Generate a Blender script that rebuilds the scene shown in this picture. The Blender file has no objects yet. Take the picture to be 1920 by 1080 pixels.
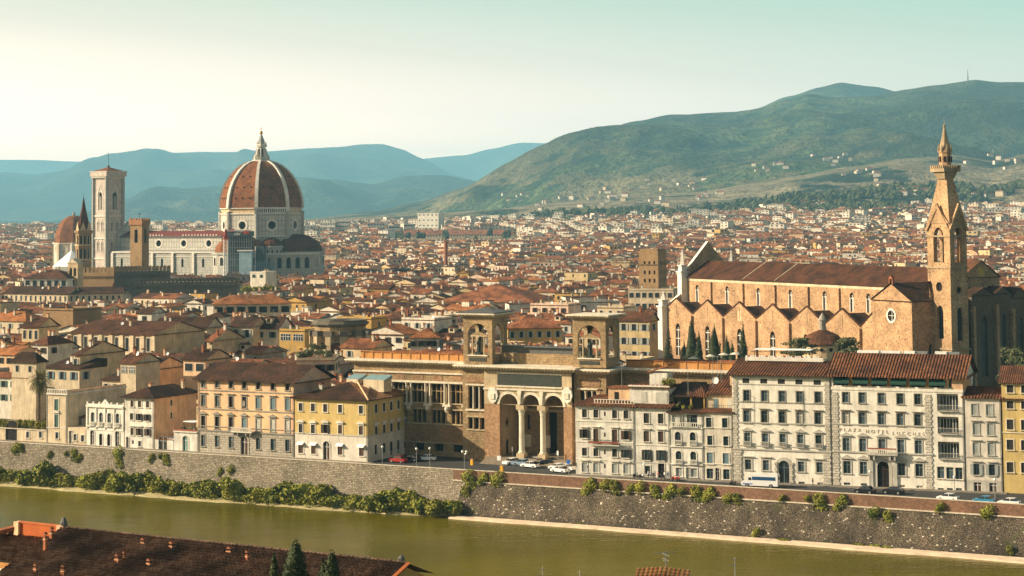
import bpy, math, random
import numpy as np
from mathutils import Vector, Matrix
R = math.radians
random.seed(7)
SC = bpy.context.scene
COL = SC.collection
# ------------------------------------------------------------------ camera
F = 3600.0; PITCH = R(3.5); ROLL = R(0.5); CAMZ = 56.0
PY = 404.0 - F * math.tan(PITCH)
fwd = Vector((0, math.cos(PITCH), math.sin(PITCH)))
r0 = Vector((1, 0, 0)); u0 = r0.cross(fwd)
rgt = r0 * math.cos(ROLL) - u0 * math.sin(ROLL)
upv = rgt.cross(fwd)
EYE = Vector((0, 0, CAMZ))
cam = bpy.data.cameras.new('camera'); co = bpy.data.objects.new('camera', cam); COL.objects.link(co)
cam.sensor_width = 36; cam.lens = 36 * F / 1920; cam.clip_start = 1; cam.clip_end = 60000
cam.shift_y = (PY - 540) / 1920
co.matrix_world = Matrix(((rgt.x, upv.x, -fwd.x, 0), (rgt.y, upv.y, -fwd.y, 0), (rgt.z, upv.z, -fwd.z, CAMZ), (0, 0, 0, 1)))
SC.camera = co
# ------------------------------------------------------------------ sun, sky, exposure
SAZ = math.atan2(-0.99, -0.05); SEL = R(25)
sdir = Vector((math.sin(SAZ) * math.cos(SEL), math.cos(SAZ) * math.cos(SEL), math.sin(SEL)))
sun = bpy.data.lights.new('sun', 'SUN'); sun.energy = 5.0; sun.angle = R(0.6); sun.color = (1.0, 0.83, 0.60)
so = bpy.data.objects.new('sun', sun); COL.objects.link(so)
so.rotation_euler = sdir.to_track_quat('Z', 'Y').to_euler()
W = bpy.data.worlds.new('World'); SC.world = W; W.use_nodes = True
nt = W.node_tree; nt.nodes.clear()
def wn(t, **k):
    n = nt.nodes.new(t)
    for a, b in k.items(): setattr(n, a, b)
    return n
sky = wn('ShaderNodeTexSky', sky_type='NISHITA', sun_disc=False, sun_elevation=SEL, sun_rotation=SAZ % (2 * math.pi), altitude=100, air_density=1.2, dust_density=2.0, ozone_density=1.0)
tc = wn('ShaderNodeTexCoord'); sx = wn('ShaderNodeSeparateXYZ')
nt.links.new(tc.outputs['Generated'], sx.inputs[0])
def wm(op, a, b, clamp=False):
    n = wn('ShaderNodeMath', operation=op, use_clamp=clamp)
    for i, v in enumerate((a, b)):
        if isinstance(v, (int, float)): n.inputs[i].default_value = v
        else: nt.links.new(v, n.inputs[i])
    return n.outputs[0]
t = wm('ADD', wm('MULTIPLY', sx.outputs[2], 7.2), wm('MULTIPLY', sx.outputs[0], 0.6), True)
rp = wn('ShaderNodeValToRGB'); nt.links.new(t, rp.inputs[0])
rp.color_ramp.elements[0].color = (2.7, 1.65, 1.1, 1); rp.color_ramp.elements[1].color = (0.27, 0.42, 0.33, 1)
for p_, c_ in ((0.15, (2.2, 1.4, 0.96, 1)), (0.36, (1.22, 0.86, 0.66, 1)), (0.58, (0.70, 0.58, 0.45, 1)), (0.8, (0.43, 0.47, 0.36, 1))): e = rp.color_ramp.elements.new(p_); e.color = c_
fac = wn('ShaderNodeMapRange', interpolation_type='SMOOTHSTEP'); nt.links.new(sx.outputs[2], fac.inputs[0])
fac.inputs[1].default_value = 0.13; fac.inputs[2].default_value = 0.35
bg1 = wn('ShaderNodeBackground'); bg1.inputs[1].default_value = 0.065
wt = wn('ShaderNodeMix', data_type='RGBA', blend_type='MULTIPLY'); wt.inputs[0].default_value = 1.0; nt.links.new(sky.outputs[0], wt.inputs[6]); wt.inputs[7].default_value = (1.25, 1.0, 0.72, 1); nt.links.new(wt.outputs[2], bg1.inputs[0])
bg2 = wn('ShaderNodeBackground'); bg2.inputs[1].default_value = 1.0; nt.links.new(rp.outputs[0], bg2.inputs[0])
fy = wn('ShaderNodeMapRange', interpolation_type='SMOOTHSTEP'); nt.links.new(sx.outputs[1], fy.inputs[0]); fy.inputs[1].default_value = 0.7; fy.inputs[2].default_value = 0.0
fm = wm('MAXIMUM', fac.outputs[0], fy.outputs[0])
mx = wn('ShaderNodeMixShader'); nt.links.new(fm, mx.inputs[0]); nt.links.new(bg2.outputs[0], mx.inputs[1]); nt.links.new(bg1.outputs[0], mx.inputs[2])
wo = wn('ShaderNodeOutputWorld'); nt.links.new(mx.outputs[0], wo.inputs[0])
SC.view_settings.view_transform = 'Standard'; SC.view_settings.look = 'None'
SC.view_settings.exposure = 0.88; SC.view_settings.gamma = 1.0
SC.cycles.use_denoising = True
SC.cycles.max_bounces = 5; SC.cycles.diffuse_bounces = 3; SC.cycles.glossy_bounces = 3; SC.cycles.transmission_bounces = 2
SC.cycles.volume_bounces = 1; SC.cycles.transparent_max_bounces = 6
# ------------------------------------------------------------------ pixel <-> world helpers (1920 x 1080 pixels)
def ray(x, y):
    return fwd * F + rgt * (x - 960) + upv * (PY - y)
def at_depth(x, y, Y):
    d = ray(x, y); return EYE + d * (Y / d.y)
def at_z(x, y, z=0.0):
    d = ray(x, y); return EYE + d * ((z - CAMZ) / d.z)
def project(p):
    d = Vector(p) - EYE; f = d.dot(fwd)
    return 960 + F * d.dot(rgt) / f, PY - F * d.dot(upv) / f
def z_at(P, y):
    lo, hi = -50.0, 900.0
    for _ in range(40):
        m = (lo + hi) / 2
        if project((P[0], P[1], m))[1] > y: lo = m
        else: hi = m
    return lo
class Frame:
    """local x along the facade, y inwards, z up"""
    def __init__(s, P, ang, z=0.0):
        s.P = Vector((P[0], P[1], z)); s.a = ang
        s.d = Vector((math.cos(ang), math.sin(ang), 0)); s.n = Vector((-s.d.y, s.d.x, 0))
    def w(s, x, y, z): return s.P + s.d * x + s.n * y + Vector((0, 0, z))
    def px(s, X, Y, ly=0.0):
        d = ray(X, Y); O = s.P + s.n * ly
        t = (O - EYE).dot(s.n) / d.dot(s.n); q = EYE + d * t - s.P
        return q.dot(s.d), q.z
    def lx(s, X, Y=800, ly=0.0): return s.px(X, Y, ly)[0]
    def side(s, X, Y, lx):
        """local y and z on the plane x = lx"""
        d = ray(X, Y); O = s.P + s.d * lx
        t = (O - EYE).dot(s.d) / d.dot(s.d); q = EYE + d * t - s.P
        return q.dot(s.n), q.z
# ------------------------------------------------------------------ mesh builder
class MB:
    def __init__(s): s.v = []; s.f = []; s.uv = []; s.m = []
    def face(s, pts, m='x', uv=None):
        i = len(s.v); s.v += [tuple(p) for p in pts]; n = len(pts)
        s.f.append(tuple(range(i, i + n))); s.m.append(m)
        if uv is None:
            a, b, c = pts[0], pts[1], pts[2]
            e1 = (b[0]-a[0], b[1]-a[1], b[2]-a[2]); e2 = (c[0]-a[0], c[1]-a[1], c[2]-a[2])
            nx, ny, nz = e1[1]*e2[2]-e1[2]*e2[1], e1[2]*e2[0]-e1[0]*e2[2], e1[0]*e2[1]-e1[1]*e2[0]
            l = math.sqrt(nx*nx+ny*ny+nz*nz) or 1; nx /= l; ny /= l; nz /= l
            h = math.hypot(nx, ny)
            if h < 0.02: tx, ty = 1.0, 0.0
            else: tx, ty = -ny / h, nx / h
            bx, by, bz = -nz * ty, nz * tx, nx * ty - ny * tx
            uv = [(p[0]*tx + p[1]*ty, p[0]*bx + p[1]*by + p[2]*bz) for p in pts]
        s.uv += uv
    def quad(s, a, b, c, d, m='x'): s.face((a, b, c, d), m)
    def box(s, x0, x1, y0, y1, z0, z1, m='x', skip=''):
        A = (x0,y0,z0); B = (x1,y0,z0); C = (x1,y1,z0); D = (x0,y1,z0); E = (x0,y0,z1); G = (x1,y0,z1); H = (x1,y1,z1); I = (x0,y1,z1)
        if 'f' not in skip: s.face((A,B,G,E), m)
        if 'r' not in skip: s.face((B,C,H,G), m)
        if 'k' not in skip: s.face((C,D,I,H), m)
        if 'l' not in skip: s.face((D,A,E,I), m)
        if 't' not in skip: s.face((E,G,H,I), m)
        if 'b' not in skip: s.face((D,C,B,A), m)
    def prism(s, pts, y0, y1, m='x', axis='y', ends=True):
        """polygon (x,z) counter-clockwise seen from the front, extruded along y"""
        n = len(pts)
        if axis == 'y': f = lambda p, t: (p[0], t, p[1])
        else: f = lambda p, t: (t, p[0], p[1])
        fl = axis != 'y'
        if ends:
            a = [f(p, y0) for p in pts]; b = [f(p, y1) for p in reversed(pts)]
            if fl: a.reverse(); b.reverse()
            s.face(a, m); s.face(b, m)
        for i in range(n):
            p, q = pts[i], pts[(i + 1) % n]
            l = [f(q, y0), f(p, y0), f(p, y1), f(q, y1)]
            if fl: l.reverse()
            s.face(l, m)
    def lathe(s, prof, cx, cy, n=12, m='x', a0=0.0, a1=2*math.pi, zo=0.0):
        full = abs(a1 - a0 - 2*math.pi) < 1e-6
        A = [a0 + (a1 - a0) * k / n for k in range(n + 1)]
        for (r_0, z0), (r_1, z1) in zip(prof, prof[1:]):
            for k in range(n):
                c0, s0, c1, s1 = math.cos(A[k]), math.sin(A[k]), math.cos(A[k+1]), math.sin(A[k+1])
                p = [(cx+r_0*c0, cy+r_0*s0, z0+zo), (cx+r_0*c1, cy+r_0*s1, z0+zo), (cx+r_1*c1, cy+r_1*s1, z1+zo), (cx+r_1*c0, cy+r_1*s0, z1+zo)]
                if r_0 < 1e-5: p = [p[0], p[2], p[3]]
                elif r_1 < 1e-5: p = p[:3]
                s.face(p, m)
    def tube(s, a, b, r, n=6, m='x', r2=None):
        a = Vector(a); b = Vector(b); d = (b - a).normalized(); r2 = r if r2 is None else r2
        u = d.orthogonal().normalized(); v = d.cross(u)
        A = [a + (u*math.cos(2*math.pi*k/n) + v*math.sin(2*math.pi*k/n))*r for k in range(n)]
        B = [b + (u*math.cos(2*math.pi*k/n) + v*math.sin(2*math.pi*k/n))*r2 for k in range(n)]
        for k in range(n):
            j = (k+1) % n; s.face((A[k], A[j], B[j], B[k]), m)
        s.face(B, m); s.face(A[::-1], m)
    def wall(s, x0, x1, z0, z1, holes, m='x', y=0.0, dep=0.3, T=None, rm=None, back=None):
        """front wall in plane y with rectangular / arched openings (hx0,hx1,hz0,hz1,kind) and reveals; T maps (x,y,z)"""
        T = T or (lambda a, b, c: (a, b, c)); rm = rm or m
        hs = [h for h in holes if h[0] < x1 and h[1] > x0]
        xs = sorted({x0, x1} | {h[0] for h in hs} | {h[1] for h in hs}); xs = [v for v in xs if x0 <= v <= x1]
        # column strips: merge cells vertically
        for a, b in zip(xs, xs[1:]):
            if b - a < 1e-5: continue
            mid = (a + b) / 2
            cuts = sorted([(h[2], h[3]) for h in hs if h[0] < mid < h[1]])
            z = z0
            for c0, c1 in cuts:
                if c0 > z + 1e-5: s.face((T(a,y,z), T(b,y,z), T(b,y,c0), T(a,y,c0)), m)
                z = max(z, c1)
            if z < z1 - 1e-5: s.face((T(a,y,z), T(b,y,z), T(b,y,z1), T(a,y,z1)), m)
        for h in hs:
            a, b, c, d, k = (list(h) + [None])[:5]; e = y + dep
            if k in ('arch', 'gothic'):
                r = (b - a) / 2; cx = (a + b) / 2
                if k == 'arch': arc = [(cx - r*math.cos(math.pi*i/12), d - r + r*math.sin(math.pi*i/12)) for i in range(13)]
                else:
                    hh = min(r * 1.7, d - c); arc = [(a + r*(1-math.cos(math.pi/2*i/6)), d - hh + hh*math.sin(math.pi/2*i/6)**0.8) for i in range(7)]
                    arc += [(2*cx - p[0], p[1]) for p in arc[-2::-1]]
                n = len(arc) // 2
                s.face([T(a, y, d)] + [T(p[0], y, p[1]) for p in arc[:n+1]], m)
                s.face([T(b, y, d)] + [T(p[0], y, p[1]) for p in arc[n:]], m)
                for p, q in zip(arc, arc[1:]): s.face((T(p[0],y,p[1]), T(q[0],y,q[1]), T(q[0],e,q[1]), T(p[0],e,p[1])), rm)
                zt = arc[0][1]
                outl = [(a, c), (b, c)] + arc[::-1]
            elif k == 'round':
                cx, cz, r = (a+b)/2, (c+d)/2, (b-a)/2
                arc = [(cx + r*math.cos(2*math.pi*i/20), cz + r*math.sin(2*math.pi*i/20)) for i in range(21)]
                for q0, (cxx, czz) in enumerate(((b, d), (a, d), (a, c), (b, c))):
                    s.face([T(cxx, y, czz)] + [T(p[0], y, p[1]) for p in arc[q0*5:q0*5+6]], m)
                for p, q in zip(arc, arc[1:]): s.face((T(p[0],y,p[1]), T(q[0],y,q[1]), T(q[0],e,q[1]), T(p[0],e,p[1])), rm)
                outl = arc[:-1]; zt = None
            else:
                zt = d; s.face((T(a,y,d), T(b,y,d), T(b,e,d), T(a,e,d)), rm); outl = [(a, c), (b, c), (b, d), (a, d)]
            if zt is not None:
                s.face((T(a,y,c), T(a,y,zt), T(a,e,zt), T(a,e,c)), rm)
                s.face((T(b,y,zt), T(b,y,c), T(b,e,c), T(b,e,zt)), rm)
                s.face((T(b,y,c), T(a,y,c), T(a,e,c), T(b,e,c)), rm)
            if back: s.face([T(p[0], e - 0.02, p[1]) for p in outl], back)
    def build(s, name, parent=None, smooth=False, loc=None, rz=0.0):
        me = bpy.data.meshes.new(name)
        me.from_pydata(s.v, [], s.f)
        names = list(dict.fromkeys(s.m))
        for n in names: me.materials.append(M[n])
        ix = {n: i for i, n in enumerate(names)}
        me.polygons.foreach_set('material_index', [ix[n] for n in s.m])
        uvl = me.uv_layers.new(name='UVMap')
        uvl.data.foreach_set('uv', np.array(s.uv, dtype=np.float32).ravel())
        if smooth: me.polygons.foreach_set('use_smooth', [True] * len(s.f))
        me.update()
        o = bpy.data.objects.new(name, me); COL.objects.link(o)
        if parent is not None: o.parent = parent
        if loc is not None: o.location = loc
        if rz: o.rotation_euler = (0, 0, rz)
        return o
def tag(o, label=None, cat=None, group=None, kind=None):
    if label: o['label'] = label
    if cat: o['category'] = cat
    if group: o['group'] = group
    if kind: o['kind'] = kind
    return o
def thing(name, label, cat, loc=(0, 0, 0), rz=0.0, group=None):
    o = bpy.data.objects.new(name, None); COL.objects.link(o); o.empty_display_size = 0.5
    o.location = loc; o.rotation_euler = (0, 0, rz)
    return tag(o, label, cat, group)
def inst(me, name, parent, loc=(0, 0, 0), rz=0.0, scale=None):
    o = bpy.data.objects.new(name, me); COL.objects.link(o)
    if parent is not None: o.parent = parent
    o.location = loc; o.rotation_euler = (0, 0, rz)
    if scale: o.scale = scale
    return o
def dup(root, loc, rz=0.0, label=None, scale=None):
    r = root.copy(); COL.objects.link(r); r.location = loc; r.rotation_euler = (0, 0, rz)
    if scale: r.scale = scale
    if label: r['label'] = label
    for ch in list(root.children):
        c = ch.copy(); COL.objects.link(c); c.parent = r
        for g in ch.children:
            d = g.copy(); COL.objects.link(d); d.parent = c
    return r
# ------------------------------------------------------------------ materials
M = {}
class NM:
    def __init__(s, name, rough=0.9, spec=0.3):
        s.mat = bpy.data.materials.new(name); s.mat.use_nodes = True; s.t = s.mat.node_tree
        s.b = s.t.nodes['Principled BSDF']; s.b.inputs['Roughness'].default_value = rough
        s.b.inputs['Specular IOR Level'].default_value = spec
        M[name] = s.mat
        s.geo = None
    def n(s, t, **k):
        o = s.t.nodes.new(t)
        for a, b in k.items(): setattr(o, a, b)
        return o
    def L(s, a, b): s.t.links.new(a, b)
    def val(s, sock, v):
        if isinstance(v, (int, float)): sock.default_value = v
        elif isinstance(v, tuple): sock.default_value = v if len(v) == len(sock.default_value) else tuple(v) + (1,)
        else: s.L(v, sock)
    def pos(s):
        if s.geo is None: s.geo = s.n('ShaderNodeNewGeometry').outputs['Position']
        return s.geo
    def uv(s): return s.n('ShaderNodeTexCoord').outputs['UV']
    def scl(s, vec, x, y, z):
        m = s.n('ShaderNodeMapping'); m.inputs['Scale'].default_value = (x, y, z); s.L(vec, m.inputs[0]); return m.outputs[0]
    def noise(s, scale, vec=None, detail=3, rough=0.6):
        o = s.n('ShaderNodeTexNoise'); o.inputs['Scale'].default_value = scale; o.inputs['Detail'].default_value = detail
        o.inputs['Roughness'].default_value = rough; s.L(vec if vec is not None else s.pos(), o.inputs['Vector']); return o.outputs[0]
    def math(s, op, a, b=0.0, clamp=False):
        o = s.n('ShaderNodeMath', operation=op, use_clamp=clamp); s.val(o.inputs[0], a); s.val(o.inputs[1], b); return o.outputs[0]
    def rng(s, v, a, b, c=0.0, d=1.0):
        o = s.n('ShaderNodeMapRange'); s.val(o.inputs[0], v)
        for i, q in enumerate((a, b, c, d)): o.inputs[i+1].default_value = q
        return o.outputs[0]
    def mix(s, f, a, b, mode='MIX'):
        o = s.n('ShaderNodeMix', data_type='RGBA', blend_type=mode); s.val(o.inputs[0], f); s.val(o.inputs[6], a); s.val(o.inputs[7], b); return o.outputs[2]
    def mul(s, c, f):
        """colour times a scalar"""
        o = s.n('ShaderNodeVectorMath', operation='SCALE'); s.val(o.inputs[0], c if not isinstance(c, tuple) else c[:3]); s.val(o.inputs['Scale'], f); return o.outputs[0]
    def bump(s, h, dist=0.05, st=1.0):
        o = s.n('ShaderNodeBump'); o.inputs['Distance'].default_value = dist; o.inputs['Strength'].default_value = st; s.L(h, o.inputs['Height']); s.L(o.outputs[0], s.b.inputs['Normal'])
    def col(s, c): s.val(s.b.inputs['Base Color'], c)
def c4(c, k=1.0): return (c[0]*k, c[1]*k, c[2]*k, 1)
def plaster(name, c, dirt=0.35, rnd=0.12, c2=None):
    m = NM(name)
    n1 = m.noise(0.35, detail=5); n2 = m.noise(2.5, detail=3); st = m.noise(1.0, m.scl(m.uv(), 1.6, 0.16, 1), 3)
    f = m.math('MULTIPLY', m.rng(n1, 0.3, 0.7, 1 - dirt, 1.05), m.rng(st, 0.35, 0.65, 1 - dirt * 0.6, 1.03))
    f = m.math('MULTIPLY', f, m.rng(n2, 0.3, 0.7, 0.92, 1.05))
    oi = m.n('ShaderNodeObjectInfo').outputs['Random']
    f = m.math('MULTIPLY', f, m.rng(oi, 0, 1, 1 - rnd, 1 + rnd * 0.4))
    base = c4(c) if c2 is None else m.mix(m.rng(m.noise(0.18, detail=4), 0.4, 0.6), c4(c), c4(c2))
    m.col(m.mul(base, f)); m.bump(n2, 0.02); return m
def plain(name, c, rough=0.8, spec=0.3, metal=0.0, var=0.15, sc=1.0):
    m = NM(name, rough, spec); m.b.inputs['Metallic'].default_value = metal
    m.col(m.mul(c4(c), m.rng(m.noise(sc), 0.3, 0.7, 1 - var, 1 + var))); return m
def tiles(name, ca, cb, cc, pitch=0.42, rnd=0.2, bd=0.12):
    """clay barrel tiles: rows follow UV.x, courses follow UV.y"""
    m = NM(name, 0.92, 0.15); uv = m.uv(); sp = m.n('ShaderNodeSeparateXYZ'); m.L(uv, sp.inputs[0])
    u = m.math('DIVIDE', sp.outputs[0], pitch); v = m.math('DIVIDE', sp.outputs[1], 0.42)
    fl = m.n('ShaderNodeCombineXYZ'); m.L(m.math('FLOOR', u), fl.inputs[0]); m.L(m.math('FLOOR', v), fl.inputs[1])
    wnz = m.n('ShaderNodeTexWhiteNoise', noise_dimensions='2D'); m.L(fl.outputs[0], wnz.inputs[0])
    big = m.noise(0.22, detail=5); med = m.noise(1.3, detail=4)
    c = m.mix(m.rng(wnz.outputs[0], 0.1, 0.95), c4(ca), c4(cb))
    c = m.mix(m.rng(big, 0.42, 0.66), c, c4(cc)); c = m.mix(m.rng(med, 0.5, 0.75, 0, 0.7), c, c4(cc, 0.75))
    ridge = m.math('ABSOLUTE', m.math('SINE', m.math('MULTIPLY', u, math.pi)))
    oi = m.n('ShaderNodeObjectInfo').outputs['Random']
    f = m.math('MULTIPLY', m.rng(ridge, 0.0, 0.5, 0.6, 1.0), m.rng(oi, 0, 1, 1 - rnd, 1 + rnd))
    m.col(m.mul(c, f))
    h = m.math('ADD', m.math('MULTIPLY', ridge, 1.0), m.math('MULTIPLY', m.math('FRACT', v), -0.25))
    m.bump(h, bd); return m
def masonry(name, ca, cb, mortar, bw=0.5, bh=0.25, ms=0.03, off=0.5, big=0.25, spots=None, rnd=0.0, vary=0.5):
    m = NM(name); br = m.n('ShaderNodeTexBrick'); br.offset = off
    m.L(m.uv(), br.inputs['Vector']); br.inputs['Scale'].default_value = 1.0
    br.inputs['Color1'].default_value = c4(ca); br.inputs['Color2'].default_value = c4(cb); br.inputs['Mortar'].default_value = c4(mortar)
    br.inputs['Mortar Size'].default_value = ms; br.inputs['Brick Width'].default_value = bw; br.inputs['Row Height'].default_value = bh
    br.inputs['Mortar Smooth'].default_value = 0.2; br.inputs['Bias'].default_value = 0.0
    f = m.math('MULTIPLY', m.rng(m.noise(0.15, detail=5), 0.3, 0.7, 1 - big, 1 + big * 0.5), m.rng(m.noise(1.8, detail=4), 0.3, 0.7, 1 - big, 1 + big))
    c = m.mul(br.outputs[0], f)
    if spots:
        vo = m.n('ShaderNodeTexVoronoi'); vo.inputs['Scale'].default_value = spots[0]; m.L(m.pos(), vo.inputs[0])
        c = m.mix(m.rng(vo.outputs['Distance'], spots[1], spots[1] + 0.1, 1, 0), c, c4(spots[2]))
    m.col(c); m.bump(br.outputs['Fac'], 0.03, 0.6); return m
# plasters
WALLS = {'cream': (0.76, 0.62, 0.42), 'white': (0.80, 0.73, 0.60), 'pale_yellow': (0.70, 0.53, 0.27), 'ochre': (0.60, 0.38, 0.11), 'tan': (0.74, 0.55, 0.32),
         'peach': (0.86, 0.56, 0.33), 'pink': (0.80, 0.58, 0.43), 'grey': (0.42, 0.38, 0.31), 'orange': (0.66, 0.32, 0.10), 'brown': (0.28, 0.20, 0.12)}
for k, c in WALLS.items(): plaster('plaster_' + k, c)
plaster('hotel_white', (0.86, 0.81, 0.70), 0.24, 0.0); plaster('house_white', (0.84, 0.80, 0.70), 0.36, 0.05)
plaster('palazzo_peach', (0.80, 0.54, 0.30), 0.2, 0.0, (0.80, 0.50, 0.31)); plaster('palazzo_yellow', (0.62, 0.46, 0.18), 0.2, 0.0)
plaster('palazzo_white', (0.72, 0.66, 0.56), 0.25, 0.0); plaster('stone_trim', (0.36, 0.33, 0.27), 0.3, 0.0); plaster('pale_trim', (0.76, 0.71, 0.60), 0.25, 0.0)
plaster('pale_grey_trim', (0.55, 0.52, 0.45), 0.3, 0.0); plaster('cream_trim', (0.78, 0.68, 0.50), 0.25, 0.0)
masonry('rusticated', (0.44, 0.40, 0.32), (0.38, 0.34, 0.27), (0.2, 0.17, 0.13), 1.6, 0.55, 0.05)
masonry('quoin', (0.60, 0.56, 0.47), (0.52, 0.48, 0.40), (0.36, 0.32, 0.26), 0.9, 0.5, 0.06)
# roofs (weathered browns to fresh orange)
tiles('roof_dark', (0.055, 0.026, 0.015), (0.11, 0.055, 0.032), (0.03, 0.019, 0.013))
tiles('roof_brown', (0.11, 0.044, 0.022), (0.19, 0.085, 0.045), (0.055, 0.028, 0.018))
tiles('roof_red', (0.27, 0.085, 0.032), (0.42, 0.18, 0.085), (0.12, 0.05, 0.028))
tiles('roof_orange', (0.42, 0.14, 0.04), (0.52, 0.24, 0.10), (0.18, 0.07, 0.03))
tiles('roof_hotel', (0.11, 0.04, 0.018), (0.21, 0.09, 0.042), (0.06, 0.028, 0.018), 0.62, 0.1, 0.25)
tiles('dome_tile', (0.215, 0.078, 0.026), (0.29, 0.115, 0.042), (0.12, 0.046, 0.02), 1.0, 0.0, 0.05)
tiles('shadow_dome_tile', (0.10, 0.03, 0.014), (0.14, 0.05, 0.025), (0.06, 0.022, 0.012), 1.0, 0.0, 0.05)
# openings, metal, cloth
plain('glass_dark', (0.025, 0.03, 0.032), 0.22, 0.5, var=0.5, sc=0.4); plain('glass_blue', (0.05, 0.085, 0.11), 0.2, 0.5, var=0.5, sc=0.4)
plain('void', (0.012, 0.010, 0.009), 0.9); plain('shutter_brown', (0.065, 0.035, 0.022)); plain('shutter_dark', (0.03, 0.026, 0.022))
plain('shutter_green', (0.05, 0.11, 0.09)); plain('shutter_grey', (0.30, 0.32, 0.30)); plain('shutter_blue', (0.13, 0.20, 0.23)); plain('shutter_pale', (0.50, 0.49, 0.42))
plain('door_brown', (0.06, 0.028, 0.015)); plain('door_green', (0.10, 0.25, 0.20)); plain('white_paint', (0.80, 0.80, 0.76), 0.5); plain('lead', (0.28, 0.28, 0.26), 0.6)
plain('lead_dark', (0.10, 0.10, 0.095), 0.6); plain('metal_grey', (0.35, 0.36, 0.36), 0.4, metal=0.6); plain('iron', (0.03, 0.03, 0.03), 0.5); plain('cloth_white', (0.85, 0.85, 0.83))
plain('awning_green', (0.012, 0.05, 0.035)); plain('terracotta', (0.45, 0.13, 0.04)); plain('brick_orange', (0.27, 0.095, 0.04), var=0.4, sc=3); plain('gold', (0.8, 0.5, 0.12), 0.3, metal=1.0)
plain('bronze', (0.04, 0.05, 0.04), 0.4, metal=0.5); plain('glass_roof', (0.20, 0.33, 0.36), 0.3, 0.5); plain('pot_red', (0.26, 0.07, 0.04), var=.4, sc=2); plain('blue_sign', (0.02, 0.13, 0.5)); plain('yellow_paint', (0.75, 0.35, 0.02)); plain('red_paint', (0.5, 0.03, 0.02))
plain('skin', (0.6, 0.36, 0.25)); plain('lamp_white', (0.85, 0.83, 0.75), 0.3); plain('letter_dark', (0.46, 0.40, 0.31)); plain('tyre', (0.02, 0.02, 0.02)); plain('crane_red', (0.33, 0.05, 0.03)); plain('net_blue', (0.09, 0.17, 0.21), var=0.3, sc=0.3)
plain('net_light', (0.30, 0.44, 0.50), var=0.2, sc=0.3); plain('net_dark', (0.05, 0.07, 0.08), var=0.3, sc=0.3); plain('slate_text', (0.035, 0.04, 0.032), 0.6, var=0.4, sc=2)
# landmark stones
masonry('croce_brick', (0.52, 0.325, 0.17), (0.38, 0.23, 0.12), (0.36, 0.23, 0.13), 0.9, 0.38, 0.04, big=0.42, spots=(0.55, 0.10, (0.12, 0.07, 0.04)))
masonry('tower_brick', (0.50, 0.32, 0.17), (0.40, 0.25, 0.13), (0.33, 0.22, 0.12), 0.8, 0.35, 0.04, big=0.40, spots=(0.6, 0.10, (0.10, 0.06, 0.04)))
masonry('bargello', (0.36, 0.23, 0.11), (0.28, 0.18, 0.09), (0.22, 0.14, 0.07), 0.8, 0.4, 0.04)
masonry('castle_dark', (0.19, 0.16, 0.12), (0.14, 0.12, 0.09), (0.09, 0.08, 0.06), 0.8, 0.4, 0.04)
masonry('library_stone', (0.36, 0.25, 0.13), (0.29, 0.20, 0.105), (0.20, 0.14, 0.075), 1.4, 0.55, 0.03, big=0.35)
masonry('library_red', (0.39, 0.23, 0.12), (0.31, 0.185, 0.10), (0.27, 0.17, 0.09), 0.5, 0.2, 0.02, big=0.35)
plaster('library_trim', (0.56, 0.44, 0.27), 0.3, 0.0); plaster('library_cornice', (0.80, 0.72, 0.56), 0.3, 0.0); plaster('white_stone', (0.80, 0.76, 0.66), 0.2, 0.0)
masonry('marble', (0.54, 0.51, 0.43), (0.48, 0.44, 0.38), (0.16, 0.19, 0.16), 2.3, 3.6, 0.16, off=0.0, big=0.12)
masonry('marble_fine', (0.48, 0.46, 0.40), (0.38, 0.36, 0.32), (0.20, 0.23, 0.20), 1.2, 1.7, 0.12, off=0.0, big=0.12)
masonry('marble_tower', (0.60, 0.54, 0.46), (0.48, 0.37, 0.32), (0.34, 0.32, 0.28), 1.5, 1.9, 0.10, off=0.0, big=0.12)
plaster('marble_plain', (0.74, 0.69, 0.59), 0.25, 0.0); plaster('rib_marble', (0.78, 0.74, 0.64), 0.25, 0.0)
# river wall, road, ground, water
m = NM('wall_rubble'); vo = m.n('ShaderNodeTexVoronoi'); vo.inputs['Scale'].default_value = 4.2; m.L(m.scl(m.pos(), 1, 1, 1.5), vo.inputs[0])
sp = m.n('ShaderNodeSeparateColor'); m.L(vo.outputs['Color'], sp.inputs[0])
c = m.mix(m.rng(sp.outputs[0], 0, 1), (0.09, 0.07, 0.045, 1), (0.27, 0.21, 0.14, 1)); c = m.mix(m.rng(vo.outputs['Distance'], 0.42, 0.6), c, (0.05, 0.04, 0.03, 1))
v2 = m.n('ShaderNodeTexVoronoi'); v2.inputs['Scale'].default_value = 1.1; m.L(m.scl(m.pos(), 1, 1, 1.8), v2.inputs[0]); s2 = m.n('ShaderNodeSeparateColor'); m.L(v2.outputs['Color'], s2.inputs[0])
zz = m.n('ShaderNodeSeparateXYZ'); m.L(m.pos(), zz.inputs[0])
lo = m.math('ADD', m.rng(zz.outputs[2], -9, -1, 0.64, 0.80), m.rng(m.noise(0.06), 0.3, 0.7, 0.12, -0.10))
spot = m.math('MULTIPLY', m.math('GREATER_THAN', s2.outputs[1], lo), m.rng(v2.outputs['Distance'], 0.18, 0.30, 1, 0))
c = m.mix(spot, c, (0.62, 0.56, 0.44, 1)); c = m.mul(c, m.rng(m.noise(0.12, detail=5), 0.3, 0.7, 0.55, 1.25)); c = m.mix(m.rng(m.noise(0.35, detail=5), 0.56, 0.72, 0, 0.8), c, (0.07, 0.075, 0.03, 1))
c = m.mul(c, m.rng(m.noise(1.0, m.scl(m.pos(), .35, .35, .05), 4), .35, .65, .6, 1.2)); c = m.mul(c, m.rng(m.math('ADD', zz.outputs[2], m.noise(.4)), -8.6, -6.6, .55, 1.0)); m.col(c); m.bump(vo.outputs['Distance'], 0.15)
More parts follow.
